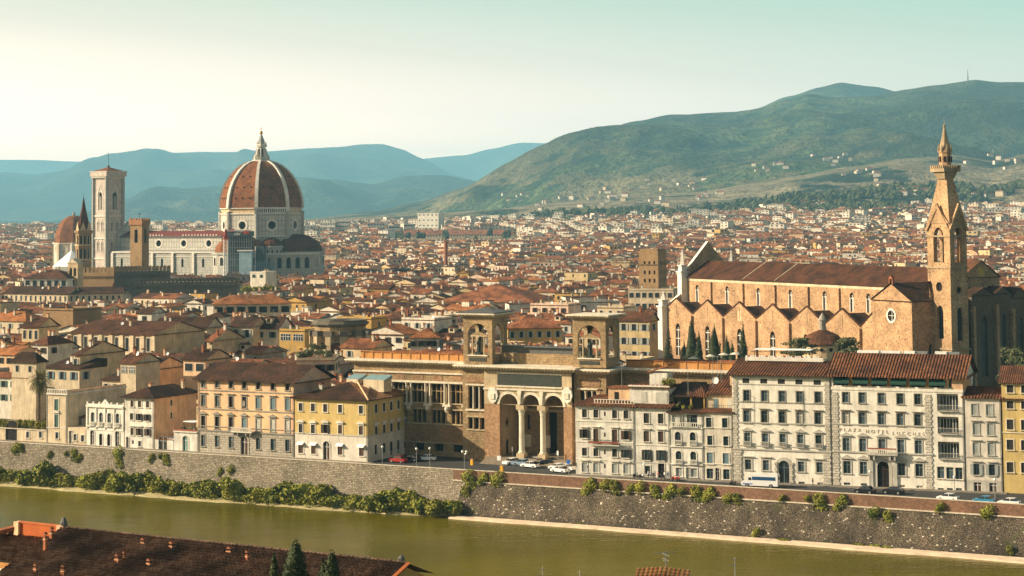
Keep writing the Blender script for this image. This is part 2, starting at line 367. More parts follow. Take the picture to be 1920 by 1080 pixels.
masonry('wall_courses', (0.36, 0.31, 0.23), (0.24, 0.20, 0.145), (0.12, 0.10, 0.07), 0.9, 0.38, 0.05, big=0.35, spots=(1.3, 0.13, (0.55, 0.49, 0.38)))
masonry('parapet_brick', (0.25, 0.135, 0.08), (0.18, 0.10, 0.06), (0.17, 0.10, 0.07), 0.5, 0.2, 0.02, big=0.3)
plain('parapet_cap', (0.55, 0.48, 0.37), var=0.25); plain('ledge_stone', (0.72, 0.56, 0.40), var=0.2, sc=0.5); plain('asphalt', (0.045, 0.045, 0.045), 0.9, var=0.25, sc=0.4)
plain('pavement_stone', (0.20, 0.175, 0.14), var=0.3, sc=0.5); plain('road_paint', (0.6, 0.58, 0.52)); plain('steps_stone', (0.22, 0.18, 0.13), var=0.2)
m = NM('city_ground'); m.col(m.mix(m.rng(m.noise(0.02, detail=5), 0.45, 0.55), (0.11, 0.09, 0.065, 1), (0.06, 0.075, 0.035, 1)))
m = NM('river_bed'); m.col((0.10, 0.09, 0.04, 1))
m = NM('water', 0.12, 0.5); m.b.inputs['IOR'].default_value = 1.15
pz = m.pos(); big = m.noise(0.012, m.scl(pz, 1, 2.2, 1), 4)
m.col(m.mix(m.rng(big, 0.35, 0.65), (0.075, 0.064, 0.0, 1), (0.125, 0.105, 0.001, 1)))
h = m.math('ADD', m.noise(0.55, m.scl(pz, 1, 1.6, 1), 4), m.math('MULTIPLY', m.noise(0.10, m.scl(pz, 1, 1.6, 1), 3), 2.0)); m.bump(h, 0.14, 0.6)
m.val(m.b.inputs['Roughness'], m.rng(m.noise(0.02, m.scl(pz, 1, 3, 1), 4), 0.35, 0.65, 0.05, 0.26))
# foliage
def leafy(name, ca, cb, sc=0.5):
    m = NM(name, 0.75, 0.25); oi = m.n('ShaderNodeObjectInfo').outputs['Random']
    c = m.mix(m.rng(m.noise(sc, detail=4), 0.35, 0.65), c4(ca), c4(cb)); m.col(m.mul(c, m.rng(oi, 0, 1, 0.8, 1.2)))
leafy('leaf_bank', (0.10, 0.125, 0.012), (0.30, 0.29, 0.04)); leafy('leaf_dark', (0.022, 0.035, 0.012), (0.05, 0.065, 0.022)); leafy('leaf_hedge', (0.16, 0.17, 0.02), (0.30, 0.28, 0.04))
leafy('leaf_cedar', (0.06, 0.08, 0.03), (0.16, 0.16, 0.07)); leafy('leaf_olive', (0.14, 0.15, 0.07), (0.26, 0.26, 0.13)); leafy('leaf_palm', (0.07, 0.075, 0.02), (0.17, 0.14, 0.05)); leafy('leaf_far', (0.035, 0.05, 0.018), (0.08, 0.09, 0.03), 0.02)
plain('bark', (0.10, 0.07, 0.045)); plain('reeds', (0.40, 0.33, 0.12), var=0.3)
# ------------------------------------------------------------------ terrain
def smooth(a, b, x):
    t = min(1, max(0, (x - a) / (b - a))); return t * t * (3 - 2 * t)
WL0 = at_z(0, 827, 1.0); WL1 = at_z(1920, 945, 1.0); WLM = at_z(868, 880, 1.0)
WD = Vector((WL1.x - WL0.x, WL1.y - WL0.y, 0)).normalized(); WN = Vector((-WD.y, WD.x, 0)); WANG = math.atan2(WD.y, WD.x)
WP = Vector((WL0.x, WL0.y, 0))
WATER_Z = -8.7
def zg(X, Y):
    t = smooth(1300, 3900, Y); s = smooth(-0.12, 0.26, X / max(Y, 1))
    return t * (27 + 34 * s) + smooth(4000, 14000, Y) * 14
PROF = [(-1500, 90), (-800, 78), (-420, 54), (-369, 46), (-330, 26), (-250, 7), (-160, -5), (-135, -10.5), (-100, -12), (-20, -12), (0.25, -12), (0.3, -0.02), (3, 0), (60, 0)]
def build_ground():
    ss = [-16000, -9000, -5000, -3000, -1800, -1000, -600, -400, -250, -120, -60, 0, 60, 120, 180, 240, 320, 450, 700, 1000, 1500, 2200, 3000]
    far = [120, 200, 350, 500, 700, 900, 1200, 1500, 1800, 2100, 2500, 3000, 3600, 4300, 5200, 6500, 8000, 10000, 13000, 17000, 24000]
    qs = [p[0] for p in PROF] + far; V = []; Fc = []
    for q in qs:
        for s in ss:
            p = WP + WD * s + WN * q
            z = next((z for a, z in PROF if a == q), None)
            if z is None: z = zg(p.x, p.y) if q > 700 else 0.0
            V.append((p.x, p.y, z))
    n = len(ss)
    for j in range(len(qs) - 1):
        for i in range(n - 1): Fc.append((j*n+i, j*n+i+1, (j+1)*n+i+1, (j+1)*n+i))
    me = bpy.data.meshes.new('ground'); me.from_pydata(V, [], Fc); me.materials.append(M['city_ground'])
    o = bpy.data.objects.new('ground', me); COL.objects.link(o); tag(o, 'flat ground under the city and the hillside beyond the river', 'ground', kind='structure')
build_ground()
def strip(name, pts, z, mat, kind='structure', label=None, cat=None, thick=0):
    b = MB(); p = [(q[0], q[1], z) for q in pts]
    b.face(p, mat)
    if thick:
        for i in range(len(p)):
            a, c = p[i], p[(i+1) % len(p)]; b.face(((a[0],a[1],z-thick), (c[0],c[1],z-thick), c, a), mat)
    o = b.build(name); tag(o, label, cat, kind=kind); return o
def wl(s, q): p = WP + WD * s + WN * q; return (p.x, p.y)
strip('water', [wl(-900, -142), wl(900, -142), wl(900, 0.28), wl(-900, 0.28)], WATER_Z, 'water', label='green river with faint ripples below the embankment', cat='river')
# hills -------------------------------------------------------------
def hillmat(name, forest, forest2, field, amt, sc=1.0):
    m = NM(name, 0.95, 0.1); p = m.pos()
    a = m.noise(0.0016 * sc, detail=6, rough=0.6); b = m.noise(0.010 * sc, detail=5, rough=0.65); d = m.noise(0.05 * sc, detail=4, rough=0.7)
    f = m.mix(m.rng(b, 0.35, 0.65), c4(forest), c4(forest2)); f = m.mul(f, m.rng(d, 0.3, 0.7, 0.35, 1.6)); f = m.mul(f, m.rng(m.noise(0.0012, detail=5), 0.42, 0.58, 0.5, 1.35))
    fl = m.mix(m.rng(b, 0.42, 0.58), c4(field), c4(field, 0.55)); zz = m.n('ShaderNodeSeparateXYZ'); m.L(p, zz.inputs[0])
    msk = m.math('MULTIPLY', m.rng(m.math('ADD', a, m.math('MULTIPLY', b, 0.4)), 0.72 - amt, 0.76 - amt), m.rng(zz.outputs[2], 120, 330, 1, 0.0))
    m.col(m.mix(msk, f, fl)); m.bump(m.math('ADD', d, m.math('MULTIPLY', b, 3.0)), 26, 1.0)
hillmat('hill_woods', (0.014, 0.038, 0.022), (0.10, 0.12, 0.045), (0.26, 0.22, 0.11), 0.04)
hillmat('hill_fields', (0.02, 0.042, 0.018), (0.08, 0.10, 0.04), (0.40, 0.33, 0.20), 0.11, 1.5)
hillmat('hill_far', (0.03, 0.05, 0.03), (0.04, 0.06, 0.03), (0.12, 0.12, 0.06), -0.04, 0.5)
from mathutils import noise as mno
HILL = {}
def ridge_y(pts, x):
    if x <= pts[0][0]: return pts[0][1]
    for (a, ya), (b, yb) in zip(pts, pts[1:]):
        if x <= b:
            t = (x - a) / (b - a); t = t * t * (3 - 2 * t) * 0.5 + t * 0.5; return ya + (yb - ya) * t
    return pts[-1][1]
def hill_z(k, X, Y):
    pts, Dr, Df, amp, prof, sc = HILL[k]
    px = 960 + F * X / Y * 1.002; yh = 404 - (px - 960) * 0.0087
    zr = 56 + (yh - ridge_y(pts, px)) / F * Dr
    z0 = zg(X, Df) - 4
    t = (Y - Df) / (Dr - Df)
    if t <= 1: s = t ** prof * (1 - (1 - t) ** 2 * 0.3 * t) if t > 0 else 0
    else: s = max(0, 1 - (t - 1) * 1.3)
    P = Vector((X * sc, Y * sc, 0))
    g = mno.fractal(P, 1.0, 2.1, 6); rdg = 0.5 - abs(mno.noise(Vector((P.x * 1.6, P.y * 0.7, 2)))) * 1.9
    env = max(0, min(1, t * 3)) * (0.12 + 0.88 * max(0, min(1, (1 - t) * 2.2))) if t <= 1 else 0.3
    return z0 + max(0, zr - z0) * s + (g + rdg * 0.6) * amp * env * min(1, max(0.15, (zr - z0) / 150))
def hills(k, name, pts, Dr, Df, amp, prof, mat, x0, x1, label, sc=0.0011, nx=280, ny=70):
    HILL[k] = (pts, Dr, Df, amp, prof, sc); V = []; Fc = []
    for j in range(ny + 1):
        Y = Df + (Dr - Df) * 1.35 * j / ny
        for i in range(nx + 1):
            X = ((x0 + (x1 - x0) * i / nx) - 960) / F * Y; V.append((X, Y, hill_z(k, X, Y)))
    n = nx + 1
    for j in range(ny):
        for i in range(nx): Fc.append((j*n+i, j*n+i+1, (j+1)*n+i+1, (j+1)*n+i))
    me = bpy.data.meshes.new(name); me.from_pydata(V, [], Fc); me.materials.append(M[mat]); me.polygons.foreach_set('use_smooth', [True]*len(Fc))
    o = bpy.data.objects.new(name, me); COL.objects.link(o); tag(o, label, 'hill', kind='structure'); return o
hills('A', 'hills', [(-900,330),(-100,300),(60,300),(150,303),(260,312),(420,330),(900,400)], 26000, 23500, 90, 0.8, 'hill_far', -900, 900, 'faintest blue mountain at the far left of the skyline', 0.0005, 160, 30)
hills('B2', 'hills', [(600,340),(760,305),(800,297),(870,290),(920,278),(975,267),(1030,268),(1100,284),(1250,300),(1500,330)], 23500, 20000, 130, 0.8, 'hill_far', 560, 1600, 'pale blue ridge showing where the skyline dips beside the big green hill', 0.0006, 140, 30)
hills('B', 'hills', [(-900,300),(-200,345),(0,326),(60,328),(120,318),(170,302),(215,292),(260,286),(330,287),(400,285),(480,281),(560,279),(620,275),(680,271),(715,271),(750,280),(790,297),(850,325),(940,350),(1100,385),(1300,400)], 19000, 14500, 190, 0.75, 'hill_far', -900, 1300, 'long blue-green mountain range behind the cathedral dome', 0.0007, 240, 50)
hills('C', 'hills', [(-900,420),(100,415),(230,384),(300,364),(370,350),(430,345),(520,338),(565,332),(630,337),(700,345),(760,330),(830,326),(900,338),(1000,350),(1200,380),(1500,400)], 12300, 9000, 110, 0.85, 'hill_far', -900, 1500, 'low hazy green foothills just behind the cathedral dome', 0.0011, 220, 50)
hills('D2', 'hills', [(1100,300),(1350,225),(1420,203),(1480,178),(1540,158),(1579,149),(1640,159),(1700,175),(1820,190),(2000,230),(2600,300)], 9500, 7000, 80, 0.8, 'hill_woods', 1100, 2700, 'rounded wooded summit rising behind the ridge of the big hill', 0.001, 160, 40)
hills('D', 'hills', [(560,412),(700,396),(780,378),(860,352),(940,318),(1000,288),(1070,258),(1130,240),(1200,223),(1260,211),(1370,206),(1420,200),(1480,183),(1519,172),(1570,176),(1640,172),(1700,160),(1760,152),(1830,145),(1880,151),(1940,152),(2050,175),(2300,220),(2800,260)], 7200, 3900, 120, 1.3, 'hill_woods', 540, 2900, 'big wooded green hill that fills the skyline behind the red brick church', 0.0009, 420, 130)
hills('E', 'hills', [(560,412),(760,404),(900,396),(1050,380),(1180,368),(1300,362),(1420,345),(1500,330),(1600,312),(1700,296),(1790,290),(1860,300),(1940,285),(2100,270),(2800,300)], 4700, 2900, 30, 1.1, 'hill_fields', 540, 2900, 'lower slopes of fields, vineyards and woods at the foot of the big hill', 0.0016, 420, 90)
b = MB(); X, Y = (1817-960)/F*7150, 7150; z = hill_z('D', X, Y)
b.tube((0,0,-30), (0,0,34), 3.2, 6, 'lead_dark', 1.6); b.box(-5,5,-5,5,-20,-6,'lead_dark'); b.tube((0,0,34), (0,0,50), 0.9, 5, 'lead_dark')
tag(b.build('radio_mast', loc=(X, Y, z)), 'thin grey radio mast on the highest summit of the big hill', 'mast')
# ------------------------------------------------------------------ embankment
def fr(P, Q): return Frame((P[0], P[1]), math.atan2(Q[1]-P[1], Q[0]-P[0]))
FR = fr(WLM, WL1); FL = fr(WL0, WLM); LR = FR.lx(1920, 945) + 260; LL = (Vector((WLM.x, WLM.y)) - Vector((WL0.x, WL0.y))).length
t = thing('embankment_wall', 'battered rubble river wall with red brick parapet on the right-hand half of the bank', 'river wall', (WLM.x, WLM.y, 0), FR.a)
b = MB()
for i in range(48):
    a, c = LR * i / 48, LR * (i + 1) / 48; b.quad((a,-4.2,-9.2), (c,-4.2,-9.2), (c,-0.35,-1.55), (a,-0.35,-1.55), 'wall_rubble')
b.quad((0,3.2,-12), (0,-4.2,-9.2), (0,-0.35,-1.55), (0,3.2,-1.55), 'parapet_cap'); b.box(0, 0.9, -4.28, -4.0, -9.2, -8.6, 'ledge_stone')
b.build('rubble_face', t)
b = MB(); b.box(-2.2, LR, -0.6, 0.25, -1.55, -1.3, 'parapet_cap'); b.build('string_course', t)
b = MB(); b.box(-2.2, LR, -0.35, 0.15, -1.3, 0.9, 'parapet_brick'); b.build('parapet', t)
b = MB(); b.box(-2.25, LR, -0.42, 0.22, 0.9, 1.03, 'parapet_cap'); b.build('coping', t)
b = MB()
n = 120
prev = None
for i in range(n + 1):
    x = LR * i / n; w = 2.3 + 1.0 * mno.noise(Vector((x * 0.05, 3, 0))) + 0.4 * mno.noise(Vector((x * 0.3, 3, 0))) + 1.4 * smooth(60, 130, x)
    cur = (x, -4.2 - w)
    if prev:
        b.quad((prev[0], prev[1], -8.38), (x, cur[1], -8.38), (x, -4.0, -8.25), (prev[0], -4.0, -8.25), 'ledge_stone')
        b.quad((prev[0], prev[1]-0.25, -12), (x, cur[1]-0.25, -12), (x, cur[1], -8.38), (prev[0], prev[1], -8.38), 'ledge_stone')
    prev = cur
o = b.build('river_ledge', loc=(WLM.x, WLM.y, 0), rz=FR.a); tag(o, 'pale stone ledge along the foot of the right-hand river wall', 'ledge', kind='structure')
t = thing('embankment_wall', 'grey squared-stone river wall behind the bank bushes on the left-hand half', 'river wall', (WL0.x, WL0.y, 0), FL.a)
b = MB(); b.quad((-60,-0.7,-9), (LL,-0.7,-9), (LL,-0.3,-0.2), (-60,-0.3,-0.2), 'wall_courses'); b.quad((-60,-0.3,-0.2), (LL,-0.3,-0.2), (LL,-0.3,-0.0), (-60,-0.3,-0.0), 'wall_courses'); b.build('stone_face', t)
b = MB(); b.box(-60, LL, -0.25, 0.25, 0.0, 0.85, 'wall_courses'); b.build('parapet', t)
b = MB(); b.box(-60, LL, -0.36, 0.32, 0.85, 1.0, 'parapet_cap'); b.build('coping', t)
# river bank under the left wall
b = MB(); prev = None
for i in range(0, 101):
    x = -60 + (LL + 60) * i / 100; w = 7.2 + 2.2 * mno.noise(Vector((x * 0.04, 9, 0))) + 0.8 * mno.noise(Vector((x * 0.2, 9, 0)))
    w *= smooth(LL + 4, LL - 16, x) * 0.75 + 0.25
    if prev:
        p, pw = prev
        b.quad((p,-pw,WATER_Z+0.12), (x,-w,WATER_Z+0.12), (x,-w*0.6,-7.9), (p,-pw*0.6,-7.9), 'sand')
        b.quad((p,-pw*0.6,-7.9), (x,-w*0.6,-7.9), (x,-0.6,-6.2), (p,-0.6,-6.2), 'bank_earth'); b.quad((p,-pw-1.2,-10), (x,-w-1.2,-10), (x,-w,WATER_Z+0.12), (p,-pw,WATER_Z+0.12), 'sand')
    prev = (x, w)
plain('sand', (0.40, 0.34, 0.17), var=0.25, sc=0.6); plain('bank_earth', (0.12, 0.11, 0.04), var=0.4, sc=0.5)
o = b.build('river_bank', loc=(WL0.x, WL0.y, 0), rz=FL.a); tag(o, 'earthy river bank with a pale sandy edge under the left-hand wall', 'bank', kind='structure')
# ------------------------------------------------------------------ facade lines
LFa = at_z(0, 825, 0); LFb = at_z(694, 867.5, 0); FLF = fr(LFa, LFb)
RFa = at_z(1080, 890, 0); RFb = at_z(1880, 924, 0); FRF = fr(RFa, RFb)
strip('road', [wl(-200, 0.4), wl(700, 0.4), wl(700, 30), (RFb.x+60, RFb.y-8), (RFb.x, RFb.y-0.3), (RFa.x, RFa.y-0.2), (RFa.x, RFa.y+60), (LFb.x, LFb.y+60), (LFb.x, LFb.y-0.2), (LFa.x, LFa.y-0.2), (LFa.x-80, LFa.y+40)], 0.004, 'asphalt', label='asphalt riverside road behind the parapet', cat='road')
# pavements along the facades (kerb step 0.13)
for nm, fA, fL, lb in (('pavement', FLF, FLF.lx(694, 867), 'pavement along the foot of the left-hand riverfront facades'), ('pavement', FRF, FRF.lx(1880, 924), 'pavement along the foot of the white riverfront facades')):
    b = MB(); b.box(-1, fL + 1, -2.2, 0.3, 0.0, 0.13, 'pavement_stone'); o = b.build(nm, loc=(fA.P.x, fA.P.y, 0), rz=fA.a); tag(o, lb, 'pavement', kind='structure')
b = MB()
for k in range(30):
    b.quad((k*9.0+20, -6.0, 0.009), (k*9.0+23, -6.0, 0.009), (k*9.0+23, -5.88, 0.009), (k*9.0+20, -5.88, 0.009), 'road_paint')
tag(b.build('road_markings', loc=(FRF.P.x, FRF.P.y, 0), rz=FR.a), 'white dashed centre line painted on the riverside road', 'road marking', kind='structure')
# ------------------------------------------------------------------ building kit
def roof(b, W_, D_, z, rise, kind, m, ov=0.6, inset=None, x0=0.0, y0=0.0, th=0.22, under='plaster_brown'):
    """roof on rectangle (x0..x0+W_, y0..y0+D_); kind: gx ridge along x, gy ridge along y, hip, flat, pyr, lf lean-to rising to the back"""
    xa, xb, ya, yb = x0 - ov, x0 + W_ + ov, y0 - ov, y0 + D_ + ov; zt = z + th
    sl = rise / (D_ / 2 + 1e-6) if kind != 'gy' else rise / (W_ / 2 + 1e-6)
    cx, cy = (xa + xb) / 2, (ya + yb) / 2; zr = z + th + rise
    A, B, C, D = (xa,ya,zt), (xb,ya,zt), (xb,yb,zt), (xa,yb,zt)
    a, bb, c, d = (xa,ya,z), (xb,ya,z), (xb,yb,z), (xa,yb,z)
    if kind == 'gx':
        E, G = (xa, cy, zr), (xb, cy, zr); b.face((A,B,G,E), m); b.face((C,D,E,G), m)
    elif kind == 'gy':
        E, G = (cx, ya, zr), (cx, yb, zr); b.face((B,C,G,E), m); b.face((D,A,E,G), m)
    elif kind in ('hip', 'pyr'):
        w, h = xb - xa, yb - ya; i = min(w, h) / 2 if inset is None else inset
        if w >= h: E, G = (xa + i, cy, zr), (xb - i, cy, zr); b.face((A,B,G,E), m); b.face((C,D,E,G), m); b.face((B,C,G), m); b.face((D,A,E), m)
        else: E, G = (cx, ya + i, zr), (cx, yb - i, zr); b.face((A,B,E), m); b.face((B,C,G,E), m); b.face((C,D,G), m); b.face((D,A,E,G), m)
    elif kind == 'lf':
        E, G = (xa, yb, zr), (xb, yb, zr); b.face((A,B,G,E), m); b.face((B,C,G), m); b.face((D,A,E), m); b.face((C,D,E,G), m)
    elif kind == 'lb':
        E, G = (xa, ya, zr), (xb, ya, zr); b.face((C,D,E,G), m); b.face((A,B,G,E), under); b.face((B,C,G), under); b.face((D,A,E), under)
    elif kind == 'lr':
        E, G = (xb, ya, zr), (xb, yb, zr); b.face((D,A,E,G), m); b.face((A,B,E), under); b.face((B,C,G,E), under); b.face((C,D,G), under)
    else: b.face((A,B,C,D), m)
    for p, q, r_, s_ in ((a,bb,B,A), (bb,c,C,B), (c,d,D,C), (d,a,A,D)): b.face((p,q,r_,s_), m)
    b.face((d,c,bb,a), under)
def gable_walls(b, W_, D_, z, rise, kind, m, x0=0.0, y0=0.0):
    """wall triangles under a gabled roof"""
    if kind == 'gx':
        for x, fl in ((x0, 1), (x0 + W_, 0)):
            p = [(x, y0, z), (x, y0 + D_, z), (x, y0 + D_, z + 0.2), (x, y0 + D_/2, z + 0.2 + rise * 0.985), (x, y0, z + 0.2)]
            b.face(p[::-1] if fl else p, m)
    elif kind == 'gy':
        for y, fl in ((y0, 0), (y0 + D_, 1)):
            p = [(x0, y, z), (x0 + W_, y, z), (x0 + W_, y, z + 0.2), (x0 + W_/2, y, z + 0.2 + rise * 0.985), (x0, y, z + 0.2)]
            b.face(p[::-1] if fl else p, m)
def rect(b, x0, x1, y, z0, z1, m): b.face(((x0,y,z0), (x1,y,z0), (x1,y,z1), (x0,y,z1)), m)
WIN = {}
def window_mesh(w, h, style='plain', glass='glass_dark', trim='stone_trim', shut=None, closed=None, dep=0.3, arch=None, rail=None, fr=0.2):
    """meshes (surround, pane, shutters) around local origin = bottom centre of the opening in the wall plane"""
    k = (round(w, 1), round(h, 1), style, glass, trim, shut, closed, dep, arch, rail, fr)
    if k in WIN: return WIN[k]
    w, h = k[0], k[1]; s = MB(); hw = w / 2; t = fr
    if style != 'none':
        if arch:
            r = hw; n = 10
            s.box(-hw-t, -hw, -0.09, 0.02, 0, h-r, trim); s.box(hw, hw+t, -0.09, 0.02, 0, h-r, trim)
            for i in range(n):
                a0, a1 = math.pi*i/n, math.pi*(i+1)/n
                P = [(r*math.cos(a0), h-r+r*math.sin(a0)), ((r+t)*math.cos(a0), h-r+(r+t)*math.sin(a0)), ((r+t)*math.cos(a1), h-r+(r+t)*math.sin(a1)), (r*math.cos(a1), h-r+r*math.sin(a1))]
                s.face([(p[0], -0.09, p[1]) for p in P[::-1]][::-1], trim); s.face(((P[1][0],-0.09,P[1][1]), (P[1][0],0.02,P[1][1]), (P[2][0],0.02,P[2][1]), (P[2][0],-0.09,P[2][1])), trim)
        else:
            s.box(-hw-t, -hw, -0.09, 0.02, 0, h, trim); s.box(hw, hw+t, -0.09, 0.02, 0, h, trim); s.box(-hw-t, hw+t, -0.09, 0.02, h, h+t, trim)
        s.box(-hw-t-0.1, hw+t+0.1, -0.24, 0.02, -0.16, 0, trim)
    if style in ('hood', 'ped', 'seg'):
        z = h + t + 0.22; s.box(-hw-t, hw+t, -0.10, 0.02, h+t, z, trim); s.box(-hw-t-0.25, hw+t+0.25, -0.42, 0.02, z, z+0.14, trim); z += 0.14
        if style == 'ped':
            e = hw + t + 0.28; s.prism([(-e, z), (e, z), (0, z + e*0.48)], -0.40, 0.02, trim)
        if style == 'seg':
            e = hw + t + 0.28; pts = [(-e*math.cos(math.pi*i/8), z + e*0.42*math.sin(math.pi*i/8)) for i in range(9)]; s.prism([(-e, z), (e, z)] + pts[7:0:-1], -0.40, 0.02, trim)
    if style == 'awn': s.face(((-hw-0.3,-0.75,h+0.05), (hw+0.3,-0.75,h+0.05), (hw+0.3,0,h+0.5), (-hw-0.3,0,h+0.5)), 'cloth_white'); s.box(-hw-0.3, hw+0.3, -0.77, -0.73, h-0.12, h+0.05, 'cloth_white')
    if rail:
        s.box(-hw-0.25, hw+0.25, -0.5, 0.02, -0.12, 0.0, trim)
        for i in range(7): x = -hw-0.18 + (w+0.36)*i/6; s.box(x-0.05, x+0.05, -0.46, -0.38, 0, 0.75, trim)
        s.box(-hw-0.25, hw+0.25, -0.5, -0.34, 0.75, 0.88, trim)
    p = MB(); y = dep - 0.03; q = w / 2 - 0.001
    if arch:
        r = hw; pts = [(-q, 0), (q, 0)] + [(q*math.cos(math.pi*i/10), h-r+r*math.sin(math.pi*i/10)) for i in range(11)]
        p.face([(a, y, c) for a, c in pts], glass)
    else: rect(p, -q, q, y, 0.0, h, glass)
    fm = 'white_paint' if glass != 'void' else 'shutter_brown'
    fm = {'glass_dark': 'shutter_blue', 'glass_blue': 'shutter_grey'}.get(glass, fm)
    if w > 0.7:
        p.box(-0.05, 0.05, y-0.06, y-0.01, 0, h*0.97, fm); p.box(-q, -q+0.08, y-0.06, y-0.01, 0, h - (r if arch else 0), fm); p.box(q-0.08, q, y-0.06, y-0.01, 0, h - (r if arch else 0), fm)
        zt = h*0.68; p.box(-q, q, y-0.055, y-0.012, zt, zt+0.07, fm)
    sh = []
    if closed:
        for xa, xb in ((-q, -0.02), (0.02, q)): a_ = MB(); rect(a_, xa, xb, 0.07, 0.02, h-0.02, closed); sh.append(('shutter', a_))
    if shut:
        for sg in (-1, 1):
            xa, xb = sorted((sg*hw, sg*(hw + w*0.5))); a_ = MB(); a_.box(xa, xb, -0.17, -0.11, 0.02, h-0.02, shut); sh.append(('shutter', a_))
    out = []
    for nm, mb in [('window', s), ('pane', p)] + sh:
        if mb.f:
            o = mb.build(nm); out.append((nm, o.data)); bpy.data.objects.remove(o)
    WIN[k] = out; return out
def add_window(parent, x, y, z, rz=0.0, kind='window', **kw):
    """a window part (surround) with its pane and shutters as sub-parts; the first mesh that exists is the part"""
    ms = window_mesh(**kw); r = None
    for nm, me in ms:
        if r is None: r = inst(me, kind, parent, (x, y, z), rz)
        else: inst(me, nm, r)
    return r
WR = random.Random(4); plain('curtain', (.34, .32, .27))
class Bld:
    """a building given by its facade frame; holes collected then walls built"""
    def __init__(s, name, label, cat, frame, x0, x1, zt, group=None):
        s.f = frame; s.x0 = x0; s.W = x1 - x0; s.zt = zt; P = frame.w(x0, 0, 0)
        s.fr = Frame((P.x, P.y), frame.a); s.t = thing(name, label, cat, (P.x, P.y, 0), frame.a, group)
        s.holes = []; s.side = []; s.lside = []
    def win(s, X, Y, w, h, dep=0.3, kind='window', side=None, **kw):
        """centre pixel X, Y -> opening"""
        if side is None: lx, lz = s.fr.px(X, Y)
        else: lx, lz = s.fr.side(X, Y, side)
        lz -= h / 2
        s.add(lx, lz, w, h, dep, kind, side, **kw)
    def add(s, lx, lz, w, h, dep=0.3, kind='window', side=None, **kw):
        w, h = round(w, 1), round(h, 1)
        (s.holes if side is None else (s.lside if side == 0 else s.side)).append((lx - w/2, lx + w/2, lz, lz + h, kw.get('arch')))
        if kw.get('only'): return
        if s.t.name.startswith('hotel') and str(kw.get('glass', '')).startswith('glass') and kind == 'window': q = WR.random(); kw['glass'] = 'curtain' if q < .13 else ('glass_dark' if q < .5 else 'glass_blue')
        if side is None: add_window(s.t, lx, 0, lz, 0, kind, w=w, h=h, dep=dep, **kw)
        elif side == 0: add_window(s.t, 0, lx, lz, -math.pi/2, kind, w=w, h=h, dep=dep, **kw)
        else: add_window(s.t, side, lx, lz, math.pi/2, kind, w=w, h=h, dep=dep, **kw)
    def row(s, xs, Y, w, h, **kw):
        """a row of windows at pixel columns xs; pixel height Y taken at the first column"""
        lz = s.fr.px(xs[0], Y)[1] - h / 2
        for i, X in enumerate(xs):
            k2 = {k: (v[i] if isinstance(v, list) else v) for k, v in kw.items()}
            s.add(s.fr.px(X, Y + (X - xs[0]) * 0.08)[0], lz, w, h, **k2)
    def walls(s, D_, mat, low=None, zl=0.0, smat=None, slow=None, z0=0.0, name='wall'):
        """front with holes, sides, back; low = ground floor material up to zl"""
        b = MB(); W_ = s.W; smat = smat or mat
        segs = [(z0, zl, low), (zl, s.zt, mat)] if low else [(z0, s.zt, mat)]
        for a, c, m in segs: b.wall(0, W_, a, c, [h for h in s.holes if h[2] < c and h[3] > a], m)
        segs = [(z0, zl, slow or low or smat), (zl, s.zt, smat)] if low else [(z0, s.zt, smat)]
        T = lambda x, y, z: (W_ - y, x, z)
        for a, c, m in segs:
            b.wall(0, D_, a, c, [h for h in s.side if h[2] < c and h[3] > a], m, T=T)
            b.wall(0, D_, a, c, [(D_-h[1], D_-h[0]) + tuple(h[2:]) for h in s.lside if h[2] < c and h[3] > a], m, T=lambda x, y, z: (y, D_ - x, z))
            b.face(((W_, D_, a), (0, D_, a), (0, D_, c), (W_, D_, c)), m)
        b.face(((0,0,s.zt), (W_,0,s.zt), (W_,D_,s.zt), (0,D_,s.zt)), smat)
        if W_ > 6 and s.zt > 12: dp = MB(); dp.tube((W_-.12,-.14,.3), (W_-.12,-.14,s.zt-.3), .07, 6, 'lead_dark'); dp.build('drainpipe', s.t)
        return b.build(name, s.t)
    def band(s, z, m, h=0.25, pr=0.14, D_=None, name='string_course', x0=0, x1=None):
        b = MB(); x1 = s.W if x1 is None else x1; b.box(x0, x1, -pr, 0.01, z, z + h, m, 'k')
        if D_: b.box(s.W - 0.01, s.W + pr, -pr, D_, z, z + h, m, 'l')
        return b.build(name, s.t)
    def part(s, name): return (name, s.t)
def chimney_mesh(kind=0):
    b = MB(); m = ('plaster_cream', 'brick_orange', 'plaster_white', 'plaster_peach')[kind]
    b.box(-0.4, 0.4, -0.3, 0.3, -1.2, 1.1, m); b.box(-0.5, 0.5, -0.4, 0.4, 1.1, 1.22, m)
    b.prism([(-0.55, 1.45), (0.55, 1.45), (0, 1.8)], -0.45, 0.45, 'roof_red'); b.box(-0.42, -0.3, -0.3, 0.3, 1.22, 1.45, m); b.box(0.3, 0.42, -0.3, 0.3, 1.22, 1.45, m)
    o = b.build('chimney'); me = o.data; bpy.data.objects.remove(o); return me
CHIM = [chimney_mesh(i) for i in (0, 1, 2, 3)]
CHIM = [CHIM[0], CHIM[2], CHIM[3], CHIM[0], CHIM[2], CHIM[1]]
def antenna(P, h, label, n=4):
    b = MB(); b.tube((0,0,-0.5), (0,0,h), 0.06, 5, 'metal_grey', 0.035)
    for i in range(n): z = h - 0.25 - i*0.35; b.box(-0.7+0.1*i, 0.7-0.1*i, -0.02, 0.02, z, z+0.04, 'metal_grey')
    b.box(-0.02, 0.02, -0.9, 0.9, h-0.1, h-0.06, 'metal_grey'); b.tube((0,0,h*0.55), (0.5,0,h*0.55), 0.02, 4, 'metal_grey')
    return tag(b.build('antenna', loc=P, rz=random.uniform(0, 3)), label, 'antenna')
